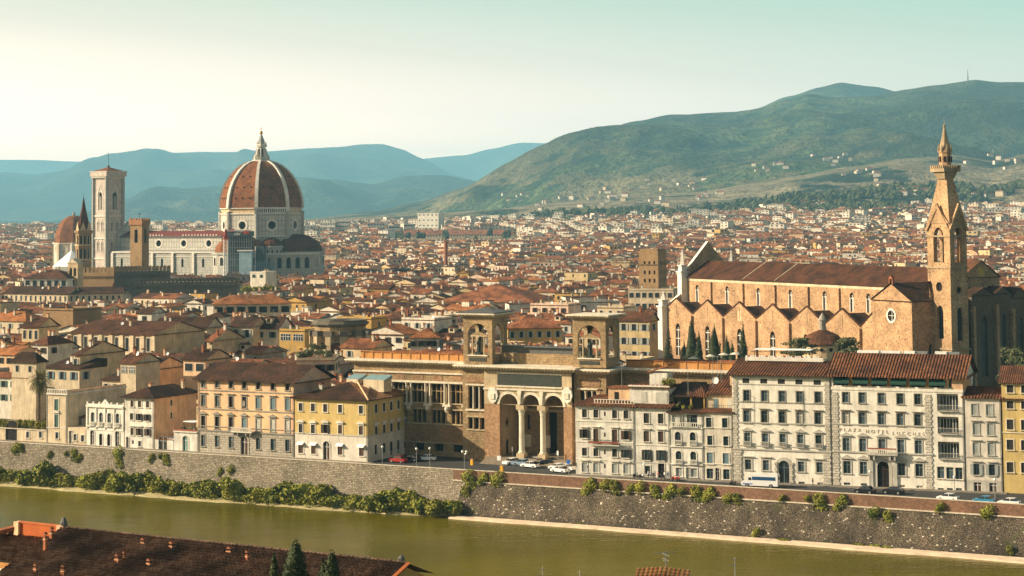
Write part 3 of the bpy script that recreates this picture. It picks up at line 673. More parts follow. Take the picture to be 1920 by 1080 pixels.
# ---------------- foliage kit
def leaf_cloud(b, pts, size, m, n, rs, tilt=1.0, asp=1.0):
    """n small leaf quads scattered round blobs (centre, (rx,ry,rz))"""
    rnd = random.Random(rs); wts = [p[1][0]*p[1][1]*p[1][2] for p in pts]
    for (c, r_) in rnd.choices(pts, weights=[w ** 0.8 for w in wts], k=n):
        d = Vector((rnd.gauss(0,1), rnd.gauss(0,1), rnd.gauss(0,1))).normalized(); k = rnd.uniform(0.55, 1.0) ** 0.5
        if rnd.random() < 0.08: k *= 1.15
        p = Vector((c[0]+d.x*r_[0]*k, c[1]+d.y*r_[1]*k, c[2]+d.z*r_[2]*k))
        nn = (d + Vector((rnd.gauss(0,.7), rnd.gauss(0,.7), rnd.gauss(0,.7)))*tilt).normalized(); u = nn.orthogonal().normalized(); v = nn.cross(u)
        a = rnd.uniform(0, 6.28); u, v = u*math.cos(a)+v*math.sin(a), v*math.cos(a)-u*math.sin(a); s = size*rnd.uniform(0.6, 1.3)
        b.face((p-u*s, p-v*s*asp*0.6, p+u*s, p+v*s*asp*0.6), m, [(0,0),(1,0),(1,1),(0,1)])
def bush_parts(rx, ry, rz, n, size, m, rs, lumps=7):
    rnd = random.Random(rs); pts = [((0,0,rz*0.75), (rx*0.75, ry*0.75, rz*0.75))]
    for i in range(lumps):
        a = rnd.uniform(0, 6.28); q = rnd.uniform(0.35, 0.75); zz = rnd.uniform(0.35, 1.35)*rz
        pts.append(((rx*q*math.cos(a), ry*q*math.sin(a), zz), (rx*rnd.uniform(.25,.42), ry*rnd.uniform(.25,.42), rz*rnd.uniform(.28,.42))))
    b = MB(); leaf_cloud(b, pts, size, m, n, rs); return b
def cypress(P, h, r_, label, rs, mat='leaf_dark', cone=False, group=None, n=2200):
    t = thing('cypress_tree', label, 'tree', P, 0, group); b = MB(); b.tube((0,0,-0.2), (0,0,h*0.3), 0.22, 7, 'bark', 0.16); b.build('trunk', t)
    rnd = random.Random(rs); b = MB(); pts = []
    for i in range(26):
        u = i / 25; z = h*(0.06 + 0.90*u); rr = r_*(math.sin(math.pi*min(1, (u+0.18)/1.18)**0.8)**0.75 if not cone else (1-u)*1.0+0.08)
        rr = max(rr, 0.14)*(1 if cone else rnd.uniform(.93, 1.05)); a = rnd.uniform(0, 6.28); o = 0.22*rr
        pts.append(((o*math.cos(a), o*math.sin(a), z), (rr, rr, h*0.075)))
    if not cone: b.lathe([(p[1][0]*0.82, p[0][2]) for p in pts], 0, 0, 9, mat)
    leaf_cloud(b, [(p[0], (p[1][0]*1.02, p[1][1]*1.02, p[1][2])) for p in pts], 0.22, mat, n*4, rs, 0.5, 1.0)
    b.tube((0,0,h*0.9), (0,0,h*1.02), 0.2, 5, mat, 0.03); b.build('crown', t); return t
# ------------------------------------------------------------------ riverfront, left group
def bld(name, label, cat, frame, X0, X1, Ytop, Yb=850, Xref=None):
    x0, x1 = frame.lx(X0, Yb), frame.lx(X1, Yb); z = frame.px(Xref or X0, Ytop)[1]
    return Bld(name, label, cat, frame, x0, x1, z)
def chims(t, spots, z, seed=0):
    rnd = random.Random(seed)
    for x, y, dz in spots: inst(CHIM[rnd.randrange(4)], 'chimney', t, (x, y, z + dz), 0 if rnd.random() < .6 else 1.57)
G = 'FLF'
# peach palazzo -----------------------------------------------------
B = bld('palazzo', 'tall peach palazzo with grey rusticated ground floor, dark brown roof and seven window bays', 'palazzo', FLF, 371, 551, 712)
cols = [381, 407, 433, 458, 484, 511.5, 539]
B.row(cols, 718, 1.1, 1.9, style='plain', closed=[None, None, None, None, None, None, None], glass=['glass_blue', 'glass_blue', 'void', 'void', 'void', 'void', 'void'], fr=0.25)
B.row(cols, 751, 1.2, 2.6, style='hood', glass=['glass_blue', 'glass_blue', 'void', 'void', 'glass_blue', 'glass_blue', 'glass_blue'], fr=0.25, closed=[None, None, None, None, 'shutter_blue', 'shutter_blue', 'shutter_blue'])
B.row(cols, 791, 1.25, 2.9, style='ped', glass=['void', 'void', 'void', 'glass_blue', 'glass_blue', 'glass_blue', 'glass_blue'], fr=0.25, closed=[None, None, None, 'shutter_blue', 'shutter_pale', 'shutter_pale', 'shutter_pale'])
B.row(cols[:3] , 826, 1.2, 2.6, style='plain', glass='glass_blue', fr=0.16, trim='rusticated'); B.row(cols[4:], 832, 1.2, 2.6, style='plain', glass='glass_dark', fr=0.16, trim='rusticated')
zl = B.fr.px(381, 807)[1]; dx = B.fr.px(458, 838)[0]
B.add(dx, 0.1, 2.0, 4.2, arch=True, kind='door', glass='door_brown', trim='rusticated', fr=0.45)
D_ = 16
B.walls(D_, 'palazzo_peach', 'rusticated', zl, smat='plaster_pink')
B.band(zl, 'stone_trim', 0.3, 0.2); B.band(zl + 1.0, 'stone_trim', 0.18, 0.16)
for Y in (732, 767): B.band(B.fr.px(381, Y)[1], 'stone_trim', 0.28, 0.16)
b = MB(); b.box(dx-3.0, dx+3.0, -1.3, -0.2, zl+0.1, zl+0.4, 'pale_trim')
for i in range(15): x = dx-2.9+5.8*i/14; b.box(x-0.08, x+0.08, -1.25, -1.1, zl+0.4, zl+1.1, 'pale_trim')
b.box(dx-3.0, dx+3.0, -1.3, -1.05, zl+1.1, zl+1.3, 'pale_trim')
for x in (dx-2.4, dx-1.2, dx+1.2, dx+2.4): b.box(x-0.15, x+0.15, -1.1, 0, zl-0.6, zl+0.1, 'stone_trim')
b.build('balcony', B.t)
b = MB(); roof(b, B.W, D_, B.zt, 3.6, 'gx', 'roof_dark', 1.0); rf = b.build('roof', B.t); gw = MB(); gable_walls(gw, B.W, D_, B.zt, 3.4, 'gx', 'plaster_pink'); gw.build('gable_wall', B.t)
b = MB(); b.box(dx-0.35, dx+0.35, -0.25, 0, zl+6.2, zl+7.2, 'stone_trim'); b.prism([(dx-0.4, zl+7.2), (dx+0.4, zl+7.2), (dx, zl+7.6)], -0.25, 0, 'stone_trim'); b.build('coat_of_arms', B.t)
for x in (0.3,):
    b = MB(); b.tube((x,-0.12,0.2), (x,-0.12,B.zt), 0.06, 6, 'iron'); b.build('drainpipe', B.t)
chims(B.t, ((3, 10, 1.8), (14, 11, 2.0)), B.zt, 3)
# yellow corner building --------------------------------------------
B = bld('corner_building', 'yellow corner house with white lower floors, hipped brown roof and a glass roof lantern', 'house', FLF, 553, 689, 746)
cols = [564, 587, 610, 638, 677]
S = B.W; sd = lambda X: B.fr.side(X, 800, S)[0]; D_ = sd(781.5)
B.row(cols, 763, 1.1, 1.8, style='plain', glass='void', closed='shutter_dark', trim='pale_trim')
B.row([564, 587], 803, 1.1, 2.0, style='seg', glass='void', closed='shutter_dark', trim='pale_trim'); B.row([638, 677], 805, 1.1, 2.0, style='seg', glass='void', closed='shutter_brown', trim='pale_trim')
B.row([610], 804, 1.1, 2.0, style='seg', glass='void', shut='shutter_dark', trim='pale_trim')
B.row([564, 588], 841, 1.3, 2.1, style='awn', glass='glass_dark', closed='shutter_brown', trim='pale_trim'); B.row([638, 678], 844, 1.3, 2.1, style='awn', glass='glass_dark', closed='shutter_brown', trim='pale_trim')
B.add(B.fr.lx(612, 850), 0.1, 1.8, 4.2, arch=True, kind='door', glass='door_brown', trim='pale_trim', fr=0.3)
sx_ = [705, 720, 733.5, 747, 760, 772.5]
for i, X in enumerate(sx_):
    ly = sd(X)
    for Y, w, h, st in ((766 - i*2.3, 1.1, 2.0, 'plain'), (808 - i*3.2, 1.1, 2.1, 'seg'), (843 - i*2.7, 1.1, 2.2, 'none')):
        z = B.fr.side(X, Y, S)[1] - h/2 if i == 0 else zrow[(h, st)]
        if i == 0: zrow = dict(globals().get('zrow', {})); zrow[(h, st)] = z
        B.add(ly, z, w, h, side=S, style=st, glass='void', closed='shutter_dark' if (i + int(Y)) % 3 else None, trim='pale_trim')
    if i > 1: B.add(ly, 0.5, 0.8, 0.8, side=S, style='none', glass='void')
zl = B.fr.px(564, 813)[1]
B.walls(D_, 'palazzo_yellow', 'palazzo_white', zl); B.band(zl, 'pale_grey_trim', 0.25, 0.12, D_)
b = MB(); roof(b, B.W, D_, B.zt, 3.2, 'hip', 'roof_dark', 0.9, inset=8.5)
# right-hand hip in a lighter, more orange tile colour
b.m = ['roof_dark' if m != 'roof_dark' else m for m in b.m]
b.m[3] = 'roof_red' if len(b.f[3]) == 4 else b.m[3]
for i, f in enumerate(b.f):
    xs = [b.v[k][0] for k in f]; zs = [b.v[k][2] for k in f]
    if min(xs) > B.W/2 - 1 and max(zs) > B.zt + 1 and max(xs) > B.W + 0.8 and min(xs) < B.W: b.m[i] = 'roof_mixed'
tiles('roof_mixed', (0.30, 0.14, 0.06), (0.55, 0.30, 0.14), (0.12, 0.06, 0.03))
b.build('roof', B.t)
b = MB(); b.tube((B.W+0.88,-0.88,B.zt+0.3), (B.W-7.4,7.6,B.zt+3.5), 0.22, 6, 'plaster_peach'); b.build('hip_ridge', B.t)
for x, w in ((8.5, 3.2), (13.2, 5.6)):
    b = MB(); b.box(x, x+w, 9, 12.5, B.zt+1.2, B.zt+4.0, 'plaster_cream'); b.prism([(9, B.zt+4.0), (12.5, B.zt+4.0), (12.5, B.zt+4.9)], x-0.2, x+w+0.2, 'glass_roof', axis='x'); b.build('roof_lantern', B.t)
chims(B.t, ((5, 3.6, 1.6),), B.zt, 4)
# white house with peach side wall ----------------------------------
B = bld('riverside_house', 'narrow white house with brown shutters, long peach side wall and old brown roof', 'house', FLF, 233.5, 288, 745)
D_ = B.fr.side(368, 800, B.W)[0]; c3 = [248, 262, 277]
B.row(c3, 757, 1.0, 1.5, style='plain', glass='void', closed='shutter_brown', trim='pale_trim')
B.row([247], 781, 1.0, 1.6, style='plain', glass='void', closed='shutter_dark', trim='pale_trim'); B.row([261], 782, 1.0, 1.6, style='plain', glass='void', shut='shutter_dark', trim='pale_trim'); B.row([276], 783, 1.0, 1.6, style='plain', glass='void', shut='shutter_dark', trim='pale_trim')
B.row([248, 261, 277], 809, 1.0, 1.7, style='hood', glass='void', closed=['shutter_brown', None, None], shut=[None, 'shutter_brown', 'shutter_brown'], trim='pale_trim')
B.row([249], 829, 0.6, 0.9, style='none', glass='void'); B.row([262], 832, 0.9, 1.3, style='plain', glass='glass_blue', trim='pale_trim'); B.add(B.fr.lx(239, 835), 0.1, 0.9, 2.6, arch=True, kind='door', glass='door_brown', trim='pale_trim')
for X, Y in ((321, 755), (321, 779)): B.win(X, Y, 0.8, 1.5, side=B.W, style='plain', glass='void', closed='shutter_brown', trim='cream_trim')
B.walls(D_, 'house_white', smat='plaster_peach'); b = MB(); roof(b, B.W, D_, B.zt, 2.2, 'hip', 'roof_dark', 0.9, inset=4.2); b.build('roof', B.t); chims(B.t, ((4, 5, 1.6), (7, 14, 1.8)), B.zt, 5)
# small white gothic palazzetto -------------------------------------
B = bld('small_palazzo', 'small white palazzo with four tall pale blue arched windows over arched doors', 'palazzo', FLF, 162, 232, 764)
B.row([174, 189.5, 205, 220.5], 785, 1.2, 3.2, style='plain', arch=True, glass='glass_blue', closed=None, trim='white_stone', rail=True, fr=0.3)
for X, w, h, g in ((173, 1.3, 3.6, 'door_brown'), (189, 1.0, 2.9, 'void'), (204, 1.0, 2.9, 'void'), (220, 1.4, 3.8, 'door_brown')): B.add(B.fr.lx(X, 825), 0.2, w, h, arch=True, glass=g, trim='white_stone', kind='door' if g == 'door_brown' else 'window')
B.walls(11, 'white_stone')
for Y, h, p in ((763, 0.5, 0.4), (800, 0.35, 0.25), (806, 0.2, 0.12)): B.band(B.fr.px(174, Y)[1], 'white_stone', h, p, name='cornice')
b = MB()
for i in range(5): x = 0.2 + (B.W-0.4)*i/4; b.box(x-0.22, x+0.22, -0.2, 0.0, B.zt*0.45, B.zt, 'white_stone')
b.build('pilasters', B.t)
b = MB(); b.box(0, B.W, 0, 0.3, B.zt+0.001, B.zt+1.0, 'white_stone')
for i in range(7): x = 0.2 + (B.W-0.4)*i/6; b.box(x-0.2, x+0.2, -0.05, 0.35, B.zt+1.0, B.zt+1.5, 'white_stone')
b.prism([(B.W*0.38, B.zt+1.0), (B.W*0.62, B.zt+1.0), (B.W*0.5, B.zt+2.3)], -0.05, 0.35, 'white_stone'); b.build('parapet_crest', B.t)
b = MB(); b.box(0.4, B.W-0.4, 0.6, 10.5, B.zt, B.zt+0.08, 'plaster_grey'); b.build('roof', B.t)
# tower-like cream house with long side ------------------------------
B = bld('cream_house', 'square cream house with pale roof balustrade and two teal windows beside the palm', 'house', FLF, 88, 125, 737)
D_ = B.fr.side(236, 790, B.W)[0]; D_ = min(max(D_, 20), 34)
B.row([106], 759, 1.3, 2.8, style='plain', glass='glass_blue', closed='shutter_green', trim='pale_trim'); B.row([106], 789, 1.3, 3.2, style='ped', glass='glass_blue', closed='shutter_green', trim='pale_trim')
B.add(B.fr.lx(107, 820), 1.2, 1.0, 1.6, style='plain', glass='glass_dark', trim='pale_trim')
B.walls(D_, 'plaster_cream', smat='plaster_cream'); B.band(B.fr.px(106, 803)[1], 'pale_trim', 0.2, 0.12); B.band(B.zt-0.3, 'pale_trim', 0.4, 0.35, D_, name='cornice')
b = MB(); 
for i in range(12): x = 0.1 + (B.W-0.2)*i/11; b.box(x-0.09, x+0.09, 0.0, 0.2, B.zt+0.1, B.zt+0.9, 'pale_trim')
b.box(-0.1, B.W+0.1, -0.05, 0.25, B.zt+0.9, B.zt+1.1, 'pale_trim'); b.build('balustrade', B.t)
b = MB(); b.box(0, B.W, 0, D_, B.zt, B.zt+0.08, 'roof_brown'); b.box(B.W-0.35, B.W, 0.3, D_, B.zt+0.08, B.zt+0.7, 'plaster_peach'); b.build('roof', B.t)
b = MB()
for i in range(2): b.box(B.W-0.02 if i else -0.1, B.W+0.12 if i else 0.02, -0.12, 0.02, 0.1, B.zt-0.3, 'quoin')
b.build('quoins', B.t)
# garden wall and its terrace left ------------------------------------
B = bld('garden_wall', 'long cream garden wall with a dark arched gateway under the clipped hedge', 'garden wall', FLF, -25, 87, 801)
B.add(B.fr.lx(21, 820), 0.1, 3.8, 4.9, arch=True, kind='gate', glass='void', style='none')
for X in (52, 76): B.row([X], 815, 1.0, 1.6, style='plain', glass='glass_blue', trim='pale_trim')
B.walls(12, 'plaster_cream'); B.band(B.zt-0.05, 'parapet_cap', 0.25, 0.2, name='coping')
ZT = B.zt
# low wall between cream house and small palazzo
B = bld('garden_wall', 'low cream wall with a brown door between cream house and small white palazzo', 'garden wall', FLF, 126, 161, 801)
B.add(B.fr.lx(132.5, 825), 0.15, 1.1, 3.2, kind='door', glass='door_brown', style='plain', trim='pale_trim', fr=0.15); B.row([141], 820, 1.0, 1.6, style='plain', glass='glass_blue', trim='pale_trim'); B.row([155], 822, 1.0, 1.6, style='plain', glass='glass_dark', trim='pale_trim')
B.walls(9, 'plaster_cream'); b = MB(); b.box(1, B.W-1, 4, 8.5, B.zt, B.zt+2.0, 'plaster_grey'); roof(b, B.W-2, 4.5, B.zt+2.0, 0.8, 'lf', 'roof_brown', 0.4, x0=1, y0=4); b.build('lean_to', B.t)
# white garage and terrace -------------------------------------------
B = bld('garage', 'low white garage with grey louvred door beside the arched green door', 'garage', FLF, 290, 325, 823)
B.add(B.fr.lx(305, 835), 0.1, 2.6, 3.0, kind='garage_door', glass='shutter_dark', style='none'); B.walls(8, 'house_white'); B.band(B.zt, 'roof_red', 0.12, 0.15, name='coping')
B = bld('terrace_house', 'small white block with arched green door and plants on its roof terrace', 'house', FLF, 326, 370, 808)
B.add(B.fr.lx(347.5, 830), 0.1, 1.6, 3.6, arch=True, kind='door', glass='door_green', trim='pale_trim', fr=0.25); B.walls(10, 'house_white'); B.band(B.zt-0.2, 'pale_trim', 0.3, 0.3, name='cornice')
b = MB(); b.box(0.1, B.W-0.1, 0.05, 0.2, B.zt+0.1, B.zt+0.5, 'pot_red'); b.box(0.5, 4.0, 3, 6, B.zt+1.9, B.zt+2.1, 'cloth_white'); b.box(0.6,0.7,3,3.1,B.zt,B.zt+1.9,'iron'); b.box(3.8,3.9,3,3.1,B.zt,B.zt+1.9,'iron'); b.build('terrace', B.t)
for i, (x, y) in enumerate(((2.2, .9), (4.4, .8), (5.6, 1.6))):
    o = bush_parts(0.8, 0.7, 0.6, 160, 0.2, 'leaf_olive', 40+i).build('planter_shrub', loc=B.fr.w(x, y, B.zt+0.1)); tag(o, ('leftmost', 'middle', 'rightmost')[i] + ' green shrub on the white roof terrace left of the peach palazzo', 'shrub', 'terrace shrubs')
o = bush_parts(0.9, 0.9, 1.5, 380, 0.25, 'leaf_dark', 50).build('shrub', loc=FLF.w(FLF.lx(320, 820), 0.6+8, 3)); 
bpy.data.objects.remove(o)
# ------------------------------------------------------------------ riverfront, right group
def rb(name, label, X0, X1, Y, cat='house', Xref=None): return bld(name, label, cat, FRF, X0, X1, Y, 890, Xref)
B = rb('riverside_house', 'white end house with a long iron balcony beside the parked cars', 1080, 1190, 760)
c5 = [1096, 1117.5, 1152.5, 1174]
B.row(c5, 775, 1.15, 1.7, style='plain', glass='void', closed='shutter_dark', trim='pale_trim'); B.row(c5[:1], 813, 1.1, 1.9, style='hood', glass='void', shut='shutter_dark', trim='pale_trim'); B.row(c5[1:3], 817, 1.2, 2.9, style='hood', glass='void', closed='shutter_brown', trim='pale_trim'); B.row(c5[3:], 816, 1.1, 1.9, style='hood', glass='void', shut='shutter_brown', trim='pale_trim')
B.row(c5[:3], 847, 1.1, 1.7, style='plain', glass='void', closed='shutter_dark', trim='pale_trim'); B.row(c5[3:], 851, 1.1, 1.7, style='plain', glass='glass_blue', shut='shutter_dark', trim='pale_trim')
B.row(c5, 876, 1.2, 2.0, style='hood', glass='glass_dark', closed='shutter_grey', trim='pale_trim')
for Y in (776, 815, 848, 874): B.row([1134], Y, 0.4, 0.9, style='none', glass='void')
B.walls(13, 'house_white')
for Y in (829, 790, 862): B.band(B.fr.px(1096, Y)[1], 'pale_trim', 0.16, 0.1)
b = MB(); x0, z0 = B.fr.px(1106, 832); x1 = B.fr.lx(1164, 832); b.box(x0, x1, -1.1, 0, z0-0.2, z0, 'pale_trim')
for i in range(28): x = x0+0.05+(x1-x0-0.1)*i/27; b.box(x-0.03, x+0.03, -1.08, -1.02, z0, z0+0.95, 'iron')
b.box(x0, x1, -1.1, -1.0, z0+0.95, z0+1.05, 'iron'); b.box(x0+0.2, x1-0.2, -1.3, -1.1, z0+0.3, z0+0.7, 'pot_red'); b.build('balcony', B.t)
b = MB(); roof(b, B.W, 13, B.zt, 1.7, 'hip', 'roof_hotel', 0.8, inset=4); b.build('roof', B.t)
b = MB(); x0 = B.fr.lx(1132, 740); b.box(x0, B.W-0.2, 3.2, 8, B.zt+0.3, B.zt+3.6, 'plaster_peach'); b.box(x0-0.3, B.W, 2.9, 8.3, B.zt+3.6, B.zt+3.8, 'roof_red'); b.box(x0+1.4, x0+2.3, 3.12, 3.2, B.zt+0.8, B.zt+2.8, 'void'); b.build('roof_room', B.t)
b = MB(); b.box(4, B.W, 0.6, 3, B.zt+0.3, B.zt+0.62, 'ledge_stone'); 
for i in range(14): x = 4.2+(B.W-4.4)*i/13; b.box(x-0.08, x+0.08, 0.65, 0.8, B.zt+0.62, B.zt+1.3, 'white_stone')
b.box(4, B.W, 0.6, 0.85, B.zt+1.3, B.zt+1.42, 'white_stone'); b.build('terrace_rail', B.t)
chims(B.t, ((3, 7, 1.2), (9, 10, 1.2)), B.zt, 6)
B = rb('riverside_house', 'white house with a closed white attic storey crowned by potted plants', 1190.5, 1256, 764)
B.row([1212, 1239], 784, 1.2, 2.1, style='plain', glass='void', closed='shutter_dark', trim='pale_trim'); B.row([1212, 1239], 818, 1.2, 2.2, style='hood', glass='void', closed='shutter_brown', trim='pale_trim')
B.row([1213, 1240], 853, 1.1, 2.2, style='plain', glass='glass_blue', shut='shutter_dark', trim='pale_trim'); B.row([1214], 881, 1.2, 1.7, style='plain', glass='glass_dark', trim='pale_trim'); B.add(B.fr.lx(1240, 880), 0.1, 1.4, 3.2, kind='door', glass='void', style='plain', trim='pale_trim')
B.walls(13, 'house_white')
for Y in (835, 868): B.band(B.fr.px(1212, Y)[1], 'pale_trim', 0.16, 0.1)
x0 = -1.5
b = MB(); roof(b, B.W, 3, B.zt, 0.9, 'lf', 'roof_hotel', 0.7); b.build('roof', B.t)
b = MB(); b.box(x0, B.W-0.6, 1.8, 11, B.zt+0.6, B.zt+4.0, 'house_white'); b.box(x0-0.4, B.W-0.2, 1.4, 11.4, B.zt+4.0, B.zt+4.3, 'roof_hotel'); b.box(x0-0.3, B.W-0.3, 1.5, 1.75, B.zt+4.3, B.zt+4.6, 'white_stone')
for xx, w in ((1.1, 1.2), (4.3, 2.6)): b.box(xx, xx+w, 1.74, 1.8, B.zt+1.0, B.zt+3.2, 'shutter_pale')
b.build('attic', B.t)
b = MB(); b.box(2.0, 6.0, 5, 9, B.zt+4.3, B.zt+7.0, 'house_white'); b.prism([(1.6, B.zt+7.0), (6.3, B.zt+8.6), (6.3, B.zt+8.9), (1.6, B.zt+7.3)], 4.7, 9.3, 'roof_orange'); b.build('roof_room', B.t)
b = MB()
for i in range(9): x = x0+0.3+(B.W-x0-1.6)*i/8; b.lathe([(0.18, B.zt+4.3), (0.26, B.zt+4.75), (0.0, B.zt+4.75)], x, 2.1, 7, 'pot_red' if i % 3 else 'terracotta')
b.build('pots', B.t)
zroof = B.zt + 4.3
for i, (X, ly, rx, rz_, m) in enumerate(((1244, 7, 1.9, 1.5, 'leaf_olive'), (1254, 4.5, 1.9, 1.1, 'leaf_hedge'), (1228, 9, 1.6, 1.5, 'leaf_olive'))):
    o = bush_parts(rx, 1.2, rz_, 420, 0.24, m, 60+i).build('terrace_shrub', loc=B.fr.w(B.fr.lx(X, 720, ly), ly, zroof)); tag(o, ('grey-green shrub on the white attic terrace, the middle one', 'yellow-green shrub spilling over the right edge of the white attic terrace', 'dark olive shrub behind the roof room of the white attic terrace')[i], 'shrub')
B = rb('riverside_house', 'slim white house with arched balcony windows under a planted dark loggia', 1256.5, 1319, 774)
B.row([1269.5, 1284, 1297.5], 788, 2.3, 2.5, style='none', glass=['shutter_pale', 'shutter_pale', 'glass_dark'], rail=True, trim='white_stone')
B.row([1271, 1299], 821, 1.3, 2.6, arch=True, glass='glass_dark', trim='white_stone', rail=True); B.row([1272.5, 1300], 857, 1.3, 2.6, arch=True, glass='glass_dark', trim='white_stone', rail=True)
B.row([1273, 1301], 885, 1.4, 1.8, style='plain', glass='shutter_grey', trim='white_stone'); B.add(B.fr.lx(1290, 888), 0.1, 0.9, 2.4, kind='door', glass='shutter_grey', style='plain', trim='white_stone', fr=0.12)
B.walls(13, 'house_white')
for Y in (803, 838, 871): B.band(B.fr.px(1270, Y)[1], 'white_stone', 0.22, 0.25)
b = MB(); roof(b, B.W, 2.6, B.zt, 0.6, 'lf', 'roof_dark', 0.6); b.box(0, B.W, 2.7, 12, B.zt, B.zt+0.3, 'plaster_brown')
for x in (0.3, B.W*0.55, B.W-0.4): b.box(x-0.15, x+0.15, 2.7, 3.0, B.zt, B.zt+3.2, 'plaster_ochre' if x > 1 else 'shutter_dark')
roof(b, B.W*0.62, 9, B.zt+3.2, 2.2, 'lf', 'roof_dark', 0.5, y0=2.8); roof(b, B.W*0.36, 9, B.zt+3.2, 2.0, 'hip', 'roof_brown', 0.4, x0=B.W*0.64, y0=2.8); b.box(0.2, B.W-0.2, 8, 11.5, B.zt+0.3, B.zt+3.2, 'plaster_brown')
b.build('roof_loggia', B.t)
for i in range(3): 
    o = bush_parts(0.6, 0.5, 0.5, 130, 0.2, 'leaf_hedge', 70+i).build('planter_shrub', loc=B.fr.w(1.0+i*1.6, 2.0, B.zt+0.75)); tag(o, ('first', 'second', 'third')[i] + ' small plant from the left inside the dark roof loggia', 'shrub', 'loggia plants')
B = rb('riverside_house', 'cream four-storey house with a small railed terrace, left neighbour of the grand hotel', 1319.5, 1374, 773)
B.row([1329, 1359], 792, 1.2, 2.0, style='plain', glass='glass_dark', trim='pale_trim'); B.row([1331, 1361], 826, 1.1, 2.0, style='plain', glass='glass_dark', shut=None, closed=None, trim='pale_trim')
B.row([1331, 1361], 859, 1.3, 2.3, style='plain', glass='glass_blue', closed='shutter_blue', trim='pale_trim'); B.row([1331, 1362], 888, 1.4, 2.1, style='plain', glass='glass_dark', trim='pale_trim'); B.add(B.fr.lx(1345, 890), 0.1, 0.9, 2.6, arch=True, kind='door', glass='door_brown', trim='pale_trim')
B.walls(13, 'plaster_white')
for Y in (803, 836, 870): B.band(B.fr.px(1329, Y)[1], 'pale_trim', 0.2, 0.12)
b = MB(); roof(b, B.W, 2.4, B.zt, 0.5, 'lf', 'roof_brown', 0.5); b.build('roof', B.t)
b = MB(); b.box(0, B.W, 3, 12, B.zt, B.zt+3.4, 'plaster_cream'); b.box(1.6, 2.5, 2.93, 3, B.zt+0.6, B.zt+2.6, 'shutter_blue'); b.box(4.6, 5.5, 2.93, 3, B.zt+0.6, B.zt+2.6, 'shutter_pale'); roof(b, B.W, 9, B.zt+3.4, 2.6, 'lf', 'roof_hotel', 0.5, y0=3)
for i in range(14): x = 0.1+(B.W-0.2)*i/13; b.box(x-0.02, x+0.02, 0.5, 0.54, B.zt+0.6, B.zt+1.5, 'iron')
b.box(0, B.W, 0.48, 0.56, B.zt+1.5, B.zt+1.55, 'iron'); b.build('attic', B.t)
b = MB(); b.box(B.W*0.62, B.W*0.62+1.6, 8, 9.2, B.zt+5, B.zt+8.1, 'plaster_peach'); b.build('chimney', B.t)
b = MB(); b.lathe([(0.0, 0), (0.5, 0.05), (0.75, 0.18)], 0, 0, 14, 'white_paint'); b.tube((0,0,0), (0,0,-0.8), 0.05, 5, 'metal_grey'); o = b.build('satellite_dish', B.t, loc=(1.2, 6, B.zt+6.2)); o.rotation_euler = (1.35, 0, 0.1)
# hotel, left wing --------------------------------------------------
B = rb('hotel', 'white five-storey hotel block with rusticated arched entrance behind the white van', 1375, 1560, 705, 'hotel')
c = [1399.5, 1433, 1466, 1499, 1533.5]
B.row([X-1 for X in c], 714, 1.5, 1.0, style='none', glass='glass_dark', closed='shutter_dark'); B.row(c, 741.5, 1.3, 2.2, style='plain', glass='glass_blue', trim='stone_trim', fr=0.18)
B.row(c, 781, 1.3, 2.5, style='hood', glass='glass_blue', trim='stone_trim', fr=0.18); B.row([X+1.5 for X in c], 823, 1.3, 2.6, style='ped', glass='glass_blue', trim='pale_grey_trim', fr=0.22, rail=True)
B.row([c[0]+3, c[1]+3, c[3]+3, c[4]+3], 871, 1.3, 2.1, style='hood', glass='glass_dark', trim='pale_grey_trim', fr=0.35)
B.row([c[3]+4, c[4]+5], 905.5, 1.3, 0.5, style='none', glass='glass_dark')
dx = B.fr.lx(1470, 890); B.add(dx, 0.1, 2.3, 4.6, arch=True, kind='door', glass='glass_dark', trim='pale_grey_trim', fr=0.7)
zl = B.fr.px(1400, 843)[1]; B.walls(14, 'hotel_white')
for Y, h, p in ((843, 0.3, 0.25), (754, 0.25, 0.15), (793, 0.25, 0.15), (836, 0.2, 0.12), (721, 0.2, 0.1), (707.5, 0.3, 0.35)): B.band(B.fr.px(1400, Y)[1], 'pale_grey_trim', h, p)
def quoins(B, x0, x1, z0, z1, big=False):
    b = MB(); n = int((z1 - z0) / 0.55)
    for i in range(n):
        e = 0.18 if i % 2 else 0.0; z = z0 + (z1 - z0) * i / n
        b.box(x0 + e, x1 - e, -0.13 if not big else -0.22, 0.01, z + 0.03, z + (z1-z0)/n - 0.03, 'quoin')
    b.build('quoins', B.t)
quoins(B, 0.1, 1.2, zl, B.zt-0.4); quoins(B, B.W-1.3, B.W-0.1, zl, B.zt-0.4); quoins(B, 0.1, 1.9, 0.2, zl-0.1, True); quoins(B, B.W-1.9, B.W-0.1, 0.2, zl-0.1, True)
quoins(B, dx-2.0, dx-1.3, 0.2, 4.4, True); quoins(B, dx+1.3, dx+2.0, 0.2, 4.4, True)
b = MB(); roof(b, B.W, 9, B.zt+0.3, 2.4, 'lf', 'roof_hotel', 1.0, th=0.2); b.box(-0.6, B.W+0.2, -0.7, 0, B.zt+0.02, B.zt+0.3, 'stone_trim'); b.build('roof', B.t)
b = MB(); b.box(1.0, B.W-3, 7.6, 8.0, B.zt+2.7, B.zt+3.5, 'white_stone'); b.box(1.0, B.W-3, 8, 14, B.zt+2.2, B.zt+2.9, 'plaster_grey')
for i in range(34):
    x = 1.3+(B.W-4.8)*i/33; b.lathe([(0.14, B.zt+3.5), (0.2, B.zt+3.8), (0, B.zt+3.8)], x, 7.8, 6, 'pot_red' if i % 4 == 1 else 'white_paint')
